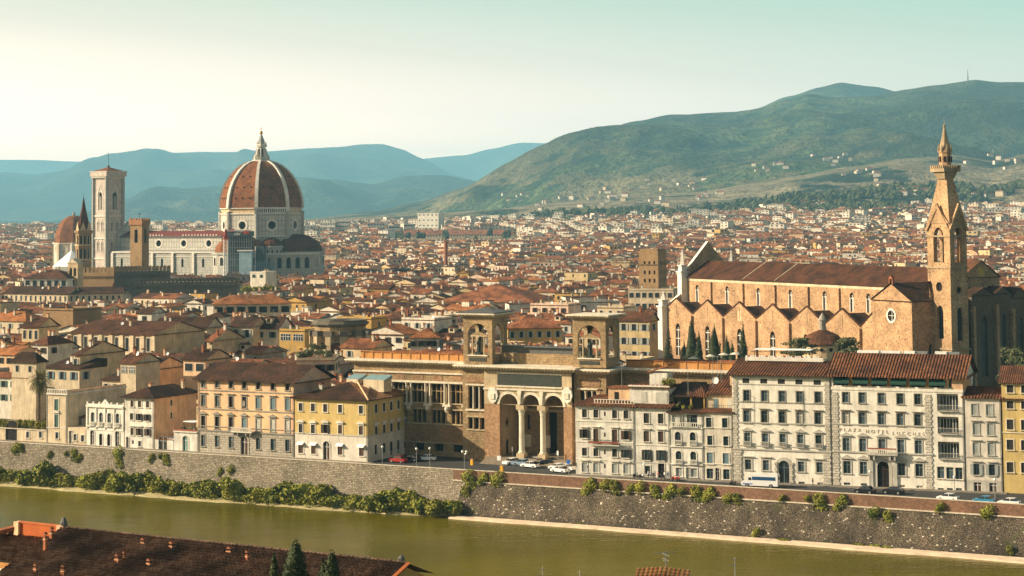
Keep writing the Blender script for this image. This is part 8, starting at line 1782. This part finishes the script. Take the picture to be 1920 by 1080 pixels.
CARS = [(959, 871, 1.2, 'car_white', 1, 'white estate car seen end-on, leftmost of the cars before the library steps'), (978, 873, .2, 'car_pale_blue', 0, 'pale blue car between two white cars before the library steps'), (994, 877, -.15, 'car_white', 1, 'large white car, front centre of the cars before the library steps'),
 (1004, 869, .3, 'car_white', 0, 'small white car half hidden behind the large white one'), (986, 868, .2, 'car_black', 0, 'black car parked behind the pale blue car'), (1021, 874, .5, 'car_black', 0, 'black car right of the large white car'), (1031, 872, .6, 'car_black', 1, 'black estate car farthest right among the dark parked cars'), (1013, 871, .7, 'car_black', 0, 'dark car wedged between white and black cars before the steps'),
 (1050, 886, -.25, 'car_white', 1, 'bright sunlit white car nearest the white end house'), (1062, 882, -.2, 'car_white', 0, 'sunlit white car touching the corner of the white end house'), (1046, 881, -.2, 'car_white', 0, 'white car behind the bright sunlit one by the end house'),
 (747, 867, -.1, 'car_red', 0, 'dark red car beside the side wall of the yellow corner building'), (771, 865, .0, 'car_black', 1, 'black car between the dark red car and a white one'), (800, 864, .25, 'car_white', 1, 'white car alone right of the yellow corner building'),
 (1622, 925, -.1, 'car_black', 0, 'black car on the road left of the hotel doorway'), (1675, 926, -.1, 'car_black', 1, 'long black car in front of the hotel doorway'), (1778, 939, -.1, 'car_white', 0, 'white car behind the parapet below the hotel balconies'), (1846, 944, -.1, 'car_blue', 0, 'bright blue car behind the parapet by the greige house'), (1893, 948, -.1, 'car_white', 0, 'white car at the far right end of the road')]
for X, Y, dr, c_, est, lab in CARS: p = at_z(X, Y, .01); car((p.x, p.y, .01), WANG + dr + math.pi, c_, lab, bool(est))
p = at_z(1425, 913, .01); t = thing('van', 'tall white passenger minibus with a dark blue window band before the hotel', 'van', (p.x, p.y, .01), FRF.a + math.pi)
b = MB(); b.prism([(-3.9,.35),(3.5,.35),(3.75,.6),(3.7,1.05),(2.7,1.5),(1.95,2.55),(1.5,2.75),(-3.8,2.75),(-3.95,2.5)], -1.05, 1.05, 'car_white'); b.build('body', t)
b = MB()
for s in (-1, 1): y = 1.055*s; b.box(-3.5, 1.4, min(y, y+.01*s), max(y, y+.01*s), 1.5, 2.2, 'blue_glass'); b.box(1.55, 2.15, min(y, y+.01*s), max(y, y+.01*s), 1.45, 2.0, 'car_glass')
b.box(-3.97, -3.955, -.8, .8, 1.5, 2.2, 'car_glass'); b.face(((2.73,-.95,1.52), (2.73,.95,1.52), (2.0,.9,2.5), (2.0,-.9,2.5)), 'car_glass'); b.build('windows', t); 
for x in (-2.5, 2.45):
    for s in (-1, 1): o = inst(WH, 'wheel', t, (x, s*.98, .4)); o.scale = (1.2, 1.2, 1.2)
for s in (-1, 1): b = MB(); b.box(3.66, 3.78, s*.75-.2, s*.75+.2, .8, 1.05, 'lamp_white'); b.build('headlight', t)
b = MB(); b.box(1.3, 3.4, 1.052, 1.06, .6, .8, 'blue_sign'); b.box(1.3, 3.4, -1.06, -1.052, .6, .8, 'blue_sign'); b.build('stripe', t)
def scooter(X, Y, rz, col, lab):
    p = at_z(X, Y, .01); t = thing('scooter', lab, 'scooter', (p.x, p.y, .01), rz, 'scooters parked by the kerb'); b = MB(); b.prism([(-.75,.45),(-.2,.3),(.35,.3),(.5,.9),(.42,.95),(.2,.5),(-.15,.5),(-.2,.8),(-.8,.8)], -.16, .16, col); b.box(.38, .46, -.32, .32, .98, 1.04, 'iron'); b.box(-.75, -.15, -.13, .13, .8, .88, 'tyre'); b.build('body', t)
    for x in (-.55, .6): o = inst(WH, 'wheel', t, (x, 0, .26)); o.scale = (.75, .55, .75)
for j, (X, Y, c_) in enumerate(((1192, 896, 'iron'), (1203, 897, 'car_black'), (1264, 901, 'car_red'), (1271, 902, 'car_red'), (1372, 911, 'car_black'), (1378, 912, 'iron'))): scooter(X, Y, WANG + 1.2 + j*.1, c_, ['black scooter left of the doorway crowd', 'second black scooter just left of the crowd', 'red scooter right of the doorway crowd', 'second red scooter right of the crowd', 'black scooter in front of the minibus nose', 'dark scooter touching the minibus front'][j])
# ------------------------------------------------------------------ people
def person_mesh(pose, shirt, trous):
    J = {'pel': (0,0,.95,.15), 'bel': (0,0,1.12,.14), 'che': (0,.0,1.32,.165), 'nk': (0,0,1.48,.06), 'hd': (0,-.01,1.6,.095), 'top': (0,0,1.71,.075)}
    E = [('pel','bel'), ('bel','che'), ('che','nk'), ('nk','hd'), ('hd','top')]
    for s, n in ((-1, 'l'), (1, 'r')):
        st = .14*s*pose; J['hip'+n] = (.1*s,0,.9,.1); J['kn'+n] = (.11*s,-st-.02*abs(pose),.5,.065); J['an'+n] = (.11*s,st*.9,.09,.045); J['toe'+n] = (.12*s,st*.9-.16,.04,.04)
        J['sh'+n] = (.19*s,0,1.40,.06); J['el'+n] = (.25*s,.03+st*.4,1.12,.045); J['wr'+n] = (.24*s,-.08-st*.6,.90 if pose else 1.0,.03); J['ha'+n] = (.24*s,-.13-st*.6,.83 if pose else .98,.035)
        E += [('pel','hip'+n), ('hip'+n,'kn'+n), ('kn'+n,'an'+n), ('an'+n,'toe'+n), ('che','sh'+n), ('sh'+n,'el'+n), ('el'+n,'wr'+n), ('wr'+n,'ha'+n)]
    K_ = list(J); me = bpy.data.meshes.new('body'); me.from_pydata([J[k][:3] for k in K_], [(K_.index(a), K_.index(c)) for a, c in E], []); o = bpy.data.objects.new('body', me); COL.objects.link(o)
    md = o.modifiers.new('s', 'SKIN'); sv = me.skin_vertices[0].data
    for i, k in enumerate(K_): sv[i].radius = (J[k][3], J[k][3]*(.7 if k in ('che','bel','pel') else 1)); sv[i].use_root = k == 'pel'
    o.modifiers.new('d', 'SUBSURF').levels = 1; dg = bpy.context.evaluated_depsgraph_get(); m2 = bpy.data.meshes.new_from_object(o.evaluated_get(dg)); bpy.data.objects.remove(o)
    m2.materials.clear(); [m2.materials.append(M[x]) for x in ('skin', shirt, trous, 'tyre')]
    for p in m2.polygons: z = p.center.z; ax = abs(p.center.x); p.material_index = 0 if z > 1.46 or (ax > .2 and z < 1.1) else (1 if z > .97 else (2 if z > .1 else 3)); p.use_smooth = True
    return m2
HB = MB(); HB.lathe([(.0,1.74),(.07,1.72),(.105,1.66),(.108,1.58),(.09,1.53)], 0, .015, 10, 'bark'); o = HB.build('hair'); HAIR = o.data; bpy.data.objects.remove(o)
PM = [person_mesh(0, 'cloth_white', 'shutter_dark'), person_mesh(1, 'car_pale_blue', 'shutter_grey'), person_mesh(1, 'shutter_dark', 'lead_dark'), person_mesh(0, 'car_red', 'shutter_blue')]
PPL = [(1216, 897, 0, 'person in a white shirt at the left of the doorway crowd'), (1221, 897, 1, 'person in pale blue walking at the left of the doorway crowd'), (1228, 898, 0, 'person in white with dark trousers standing left of the dark doorway'), (1234, 899, 3, 'person in a red top standing before the dark doorway'), (1240, 898, 2, 'person in black standing in the dark doorway'), (1246, 899, 0, 'person in white just right of the dark doorway'), (1252, 899, 1, 'person in pale blue at the right end of the doorway crowd'), (1225, 900, 2, 'person in black walking in front of the doorway crowd'),
 (1524, 912, 2, 'lone person in black by the hotel wall right of the minibus'), (962, 861, 1, 'person in pale blue on the pavement before the library steps'), (916, 855, 2, 'dark-clothed person near the left library flank'), (985, 858, 3, 'person in red on the library forecourt'), (1042, 862, 0, 'person in white at the right foot of the library steps'), (880, 856, 2, 'dark-clothed person by the blue sign near the library wall')]
for X, Y, k, lab in PPL:
    p = at_z(X, Y, .14 if Y > 890 else .01); o = inst(PM[k], 'person', None, (p.x, p.y, .14 if Y > 890 else .01), X*1.3); tag(o, lab, 'person'); inst(HAIR, 'hair', o)
# ------------------------------------------------------------------ lamps and signs
def lamp(X, Y, h, lab, two=False):
    p = at_z(X, Y, .01); t = thing('street_lamp', lab, 'street lamp', (p.x, p.y, .01), WANG, 'street lamps along the river'); b = MB(); b.tube((0,0,0), (0,0,.6), .12, 8, 'metal_grey', .09); b.tube((0,0,.6), (0,0,h), .07, 8, 'metal_grey', .05); b.build('pole', t)
    for x in ((-.5, .5) if two else (0,)):
        b = MB(); 
        if two: b.tube((0,0,h-.3), (x,0,h), .04, 5, 'metal_grey')
        b.lathe([(.0,h),(.2,h+.08),(.28,h+.3),(.2,h+.52),(0,h+.6)], x, 0, 10, 'lamp_white'); b.build('lamp_head', t)
for X, Y, h, two, lab in ((717, 874, 4.0, 0, 'single-globe lamp before the white lower wall of the corner building'), (806, 879, 4.2, 0, 'single-globe lamp before the lone white car'), (781, 878, 4.0, 0, 'single-globe lamp left of the lone white car'), (871, 884, 4.0, 1, 'twin-globe lamp near the left library flank'), (1208, 900, 3.0, 0, 'single-globe lamp left of the doorway crowd'), (1632, 921, 3.6, 0, 'single-globe lamp before the hotel pediments'), (1790, 932, 3.6, 0, 'single-globe lamp under the hotel balconies'), (1866, 937, 3.6, 0, 'single-globe lamp before the greige house')): lamp(X, Y, h, lab, bool(two))
def sign(X, Y, h, m, lab, w=.7, hh=.9):
    p = at_z(X, Y, .01); t = thing('road_sign', lab, 'sign', (p.x, p.y, .01), FRF.a); b = MB(); b.tube((0,0,0), (0,0,h), .05, 6, 'metal_grey'); b.build('post', t); b = MB(); b.box(-w/2, w/2, -.08, -.05, h-hh, h, m); b.build('panel', t); return t
sign(1066, 890, 3.2, 'blue_sign', 'blue sign on a post at the corner of the white end house'); sign(936, 884, 3.4, 'white_paint', 'white board on a post above a yellow box by the parapet', .9, 1.0); sign(876, 856, 3.2, 'blue_sign', 'blue sign in the shade of the left library flank'); sign(1046, 874, 3.4, 'white_paint', 'white sign on a post among the dark parked cars', .4, 1.0); sign(961, 866, 3.4, 'white_paint', 'small white sign post before the library porch', .3, 1.0); sign(1102, 896, 2.6, 'lead_dark', 'thin dark sign post at the foot of the white end house', .3, .4)
for X, Y, lab in ((941, 884, 'yellow ticket box beside the white board on the pavement'), (885, 872, 'yellow box standing alone on the road by the library')): p = at_z(X, Y, .01); b = MB(); b.box(-.3,.3,-.25,.25,0,1.3,'yellow_paint'); b.box(-.34,.34,-.29,.29,1.3,1.4,'metal_grey'); tag(b.build('ticket_box', loc=(p.x, p.y, .01), rz=WANG), lab, 'box')
for j, (X, Y) in enumerate(((1300, 668), (1332, 664), (1357, 661), (1378, 660))):
    p = at_depth(X, Y + 4, 452); q = FB.px(X, Y + 4, 11); P = FB.w(q[0], 11, 0); zt = z_at(P, Y); b = MB(); b.lathe([(0, zt), (.5, zt-.15), (1.3, zt-.5)], 0, 0, 8, 'plaster_white'); b.tube((0,0,zt-2.6), (0,0,zt), .05, 5, 'iron'); tag(b.build('parasol', loc=(P.x, P.y, 0)), f'white parasol on the library roof terrace by the cypresses, {ORD[j]} from the left', 'parasol', 'parasols on the roof terrace')
# antennas over the riverfront
for (X, Yt, Yb, Dq, lab) in ((1166, 680, 722, 410, 'tall roof antenna above the white end house'), (1290, 688, 728, 404, 'antenna with cross bars over the dark loggia roof'), (1337, 668, 712, 400, 'leftmost of three thin masts beside the hotel'), (1346, 668, 706, 400, 'middle of three thin masts beside the hotel'), (1352, 666, 704, 400, 'rightmost of three thin masts beside the hotel')):
    P = at_depth(X, Yb, Dq); antenna((P.x, P.y, P.z - 1.0), (Yb - Yt) / F * Dq + 1.0, lab, 1)
# ------------------------------------------------------------------ near bank: tiled roof, cypresses, hut
tiles('roof_near', (.19, .11, .065), (.34, .22, .14), (.10, .06, .038), .42, 0.0, .02); tiles('roof_hut', (.30, .12, .05), (.45, .22, .10), (.08, .04, .025), .33, 0, .02)
ZR = 28.0; P1, P2 = at_z(118, 990, ZR), at_z(764, 1057, ZR); FH = fr(P1, P2); WH_ = FH.lx(764, 1057); sl = .36
t = thing('tiled_house', 'long house with worn dark barrel-tile roof and small brick chimneys in the near corner', 'house', (P1.x, P1.y, 0), FH.a)
def tile_slope(x0, x1, ytop, ybot, zt, sl, mat, pitch=.42, cl=.42, seed=1):
    r = random.Random(seed); b = MB(); nc = int((x1-x0)/pitch); nr_ = int((ytop-ybot)/cl)
    for i in range(nc):
        xa = x0 + i*pitch
        for j in range(nr_):
            ya = ytop - j*cl; yb_ = ya - cl*1.06; za, zb = zt - (ytop-ya)*sl, zt - (ytop-yb_)*sl + .05; jx = r.uniform(-.02, .02); h = .27*r.uniform(.9, 1.1); u = (i+.5)*pitch; v = (j+.5)*.42
            pr = [(.02, 0), (.07, .8), (.155, 1.0), (.24, .7), (.29, 0)]
            for (p, hp), (q, hq) in zip(pr, pr[1:]):
                b.face(((xa+p+jx, yb_, zb+hp*h), (xa+q+jx, yb_, zb+hq*h), (xa+q+jx, ya, za+hq*h*.8), (xa+p+jx, ya, za+hp*h*.8)), mat, [(u, v)]*4)
        b.face(((xa+.28, ybot, zt-(ytop-ybot)*sl+.01), (xa+.45, ybot, zt-(ytop-ybot)*sl+.01), (xa+.45, ytop, zt+.01), (xa+.28, ytop, zt+.01)), 'void')
    return b
DN = 12.5
b = tile_slope(0, WH_, 0, -DN, ZR, sl, 'roof_near'); b.build('roof', t)
b = MB(); b.face(((0,0,ZR-.05), (0,-DN,ZR-.05-DN*sl), (WH_,-DN,ZR-.05-DN*sl), (WH_,0,ZR-.05)), 'void'); b.face(((0,0,ZR+.05), (WH_,0,ZR+.05), (WH_,4,ZR-4*sl), (0,4,ZR-4*sl)), 'roof_near'); b.build('roof_deck', t)
b = MB()
for i in range(int(WH_/.42)): x = i*.42; b.prism([(x,ZR),(x+.4,ZR),(x+.4,ZR+.16),(x,ZR+.2)], -.16, .16, 'roof_near')
b.build('ridge_tiles', t)
b = MB(); b.box(0.4, WH_-.5, -DN+.6, 3.6, 6, ZR-DN*sl-.2, 'plaster_ochre'); b.face(((WH_-.5,-DN+.6,ZR-DN*sl-.2), (WH_-.5,3.6,ZR-DN*sl-.2), (WH_-.5,3.6,ZR-4*sl-.2), (WH_-.5,0,ZR-.2)), 'plaster_ochre'); b.face(((.4,-DN+.6,ZR-DN*sl-.2), (.4,3.6,ZR-DN*sl-.2), (.4,3.6,ZR-4*sl-.2), (.4,0,ZR-.2)), 'plaster_ochre'); b.build('wall', t)
b = MB(); b.face(((WH_-.05,0,ZR-.32), (WH_+.3,0,ZR+.1), (WH_+.3,-DN,ZR+.1-DN*sl), (WH_-.05,-DN,ZR-.32-DN*sl)), 'brick_orange'); b.face(((WH_+.3,0,ZR+.1), (WH_,0,ZR+.18), (WH_,-DN,ZR+.18-DN*sl), (WH_+.3,-DN,ZR+.1-DN*sl)), 'terracotta'); b.build('verge', t)
b = MB(); b.lathe([(.3, ZR), (.34, ZR+.5), (.12, ZR+.95), (0, ZR+1.0)], .1, 0, 8, 'lead_dark'); b.box(-.5, .3, -.35, .3, ZR-.5, ZR+.25, 'plaster_peach'); b.build('finial', t)
b = MB(); b.lathe([(.2, ZR), (.3, ZR+.4), (0, ZR+.7)], WH_-.6, 0, 7, 'lead_dark'); b.build('finial', t)
def on_roof(X, Y):
    lo, hi = -DN, 0.0
    for _ in range(30):
        m_ = (lo+hi)/2; x, z = FH.px(X, Y, m_)
        if z > ZR + m_*sl: lo = m_
        else: hi = m_
    return x, lo, ZR + lo*sl
for X, Y, w, h in ((221, 1056, .55, .75), (233, 1053, .35, .9), (269, 1022, .5, .5), (323, 1029, .6, .5), (431, 1038, .6, .45), (464, 1052, .38, .9), (281, 1062, .6, .55), (67, 1074, .42, .75), (118, 1080, .4, 1.0), (97, 1009, .45, 1.0), (85, 1022, .4, 1.25)):
    x, y, z = on_roof(X, Y) if X > 100 or Y > 1060 else (FH.px(X, Y, -2)[0], -2.0 if X > 90 else -4.0, ZR-1.4)
    if X < 100 and Y < 1030: x = FH.px(X, Y, y)[0]; z = FH.px(X, Y, y)[1]
    w *= .8; h *= .62; b = MB(); b.box(-w/2, w/2, -w*.4, w*.4, -.6, h, 'brick_orange'); b.box(-w*.58, w*.58, -w*.48, w*.48, h*.62, h*.72, 'plaster_peach'); b.box(-w*.4, w*.4, -w*.3, w*.3, h, h+.05, 'void'); b.prism([(-w*.6, h+.16), (w*.6, h+.16), (0, h+.36)], -w*.45, w*.45, 'brick_orange'); b.build('chimney', t, loc=(x, y, z), rz=random.uniform(-.3, .3))
t = thing('tiled_wing', 'lower tiled wing with an orange parapet wall and a pale skylight at the picture corner', 'house', (P1.x, P1.y, 0), FH.a); x0 = FH.lx(40, 984); xl = FH.lx(-60, 1000)
b = MB(); b.box(x0, -.3, -.15, .15, ZR-1.5, ZR+.12, 'parapet_orange'); plain('parapet_orange', (.42, .10, .02)); b.box(x0-.1, -.3, -.22, .22, ZR+.12, ZR+.24, 'terracotta'); b.box(x0-.6, x0, -.4, .3, ZR-1.5, ZR+.2, 'plaster_peach'); b.box(x0-1.6, x0-.7, -.3, .2, ZR-1.6, ZR-.35, 'brick_orange'); b.build('parapet', t)
b = tile_slope(x0-6, -.1, -.15, -4.6, ZR-1.15, .33, 'roof_near', seed=4); b.build('roof', t)
b = MB(); b.tube((x0-.6, -.2, ZR-.4), (xl-2, -5.0, ZR-2.6), .28, 6, 'brick_orange'); b.build('hip_tiles', t)
b = MB(); b.box(x0-12, .2, -4.7, -4.6, 6, ZR-2.6, 'plaster_orange'); b.box(x0-12, .2, -4.6, 6, 6, ZR-3.4, 'plaster_orange'); b.build('wall', t)
b = MB(); xs1 = FH.lx(58, 1038, -6); b.face(((xs1-7,-8.2,ZR-4.0), (xs1-.6,-8.2,ZR-4.0), (xs1,-5.2,ZR-3.0), (xs1-7,-5.2,ZR-3.0)), 'ledge_stone')
for k in range(4): z = ZR-3.98+k*.27; y = -8.2+k*.8; b.box(xs1-7, xs1-.4, y, y+.35, z+.05, z+.18, 'white_stone')
b.build('skylight', t); b = tile_slope(x0-8, xs1+.6, -8.4, -14, ZR-4.3, .36, 'roof_near', seed=6); b.build('lower_roof', t)
for X, Yt, Dq, r_, lab in ((553, 1015, 128, .85, 'largest dark cypress tip in front of the long tiled roof'), (622, 1034, 126, .62, 'second dark cypress tip, right of the largest one over the roof'), (514, 1038, 130, .32, 'slimmest dark cypress tip, left of the largest one'), (608, 1048, 127, .5, 'low dark cypress tip touching the second one')):
    P = at_depth(X, Yt, Dq); h = 13.0; t = thing('cypress_tree', lab, 'tree', (P.x, P.y, P.z-h), 0, 'cypress tips in the foreground'); b = MB(); b.tube((0,0,-1), (0,0,h*.5), .2, 7, 'bark', .12); b.build('trunk', t); b = MB(); r = random.Random(int(X))
    pts = [((r.uniform(-.1,.1)*r_, r.uniform(-.1,.1)*r_, h*(1-u)), (r_*(.16+1.0*min(1, (u*h/2.4))**.6), r_*(.16+1.0*min(1, (u*h/2.4))**.6), .35)) for u in [k/60 for k in range(1, 52)]]; b.lathe([(p[1][0]*.8, p[0][2]) for p in pts], 0, 0, 9, 'leaf_dark'); leaf_cloud(b, pts, .10, 'leaf_dark', 9000, int(X)+9, .5); b.build('crown', t)
P = at_depth(1186, 1071, 140); f = Frame((P.x, P.y), R(-12)); w = f.lx(1292, 1074); t = thing('tiled_hut', 'small roof of old orange barrel tiles at the bottom edge', 'house', (P.x, P.y, 0), R(-12)); zt = z_at(f.w(w/2, 2, 0), 1066)
def sub(b_, name): return b_.build(name, t)
b = MB(); FHs = FH; nc = int(w/.33)
for i in range(nc):
    x = i*.33; e = 1 - abs((x/w)-.42)*1.0; zz = zt - (1-e)*.35
    for j in range(8): b.prism([(x+.02, zz-.36*(j*.42)), (x+.31, zz-.36*(j*.42)), (x+.24, zz+.14-.36*(j*.42)), (x+.09, zz+.14-.36*(j*.42))], 2-(j+1)*.44, 2-j*.42, 'roof_hut')
b.build('roof', t); b = MB(); b.box(.3, w-.3, -1.2, 5, 14, zt-1.5, 'plaster_ochre'); b.face(((0,2,zt-.6), (w,2,zt-.6), (w,5.4,zt-1.6), (0,5.4,zt-1.6)), 'roof_hut'); b.build('wall', t)
P3 = f.w(w*.52, 2.2, 0); antenna((P3.x, P3.y, zt-.4), z_at(P3, 1034)-zt+.4, 'pale antenna rising from the small orange tiled hut roof', 2)
for X, Yt, lab in ((1378, 1045, 'pale antenna mast at the bottom edge right of the hut'), (1087, 1070, 'tiny white antenna tip left of the hut at the bottom edge'), (1017, 1062, 'thin antenna tip at the bottom edge below the river')):
    P = at_depth(X, Yt, 150); b = MB(); b.tube((0,0,0), (0,0,P.z-12), .05, 5, 'metal_grey', .035); b.box(-.4,.05,-.02,.02,P.z-12.6,P.z-12.55,'metal_grey'); b.box(-.25,.25,-.02,.02,P.z-12.2,P.z-12.16,'metal_grey'); tag(b.build('antenna', loc=(P.x, P.y, 12)), lab, 'antenna')
for j, (X, Y) in enumerate(((768, 1077), (790, 1068))):
    P = at_depth(X, Y, 150); t = thing('tree', ('pale green tree top beside the verge of the tiled roof', 'taller pale green tree top right of the tiled roof')[j], 'tree', (P.x, P.y, 10)); b = MB(); b.tube((0,0,0), (0,0,P.z-11), .15, 6, 'bark', .06); b.build('trunk', t); b = bush_parts(.9, .9, 1.5, 900, .1, 'leaf_olive', 800+j); b.build('crown', t, loc=(0,0,P.z-10-3.0))
# ------------------------------------------------------------------ haze
m = bpy.data.materials.new('haze'); m.use_nodes = True; nt = m.node_tree; nt.nodes.clear()
v = nt.nodes.new('ShaderNodeVolumePrincipled'); v.inputs['Color'].default_value = (0.32, 0.72, 1.0, 1); v.inputs['Density'].default_value = 0.000065; v.inputs['Anisotropy'].default_value = 0.0
o_ = nt.nodes.new('ShaderNodeOutputMaterial'); nt.links.new(v.outputs[0], o_.inputs['Volume']); M['haze'] = m
b = MB(); b.box(-19000, 19000, -3300, 27800, -14, 1000, 'haze'); o = b.build('haze'); tag(o, 'thin blue summer haze that softens the far hills', 'haze', kind='stuff')
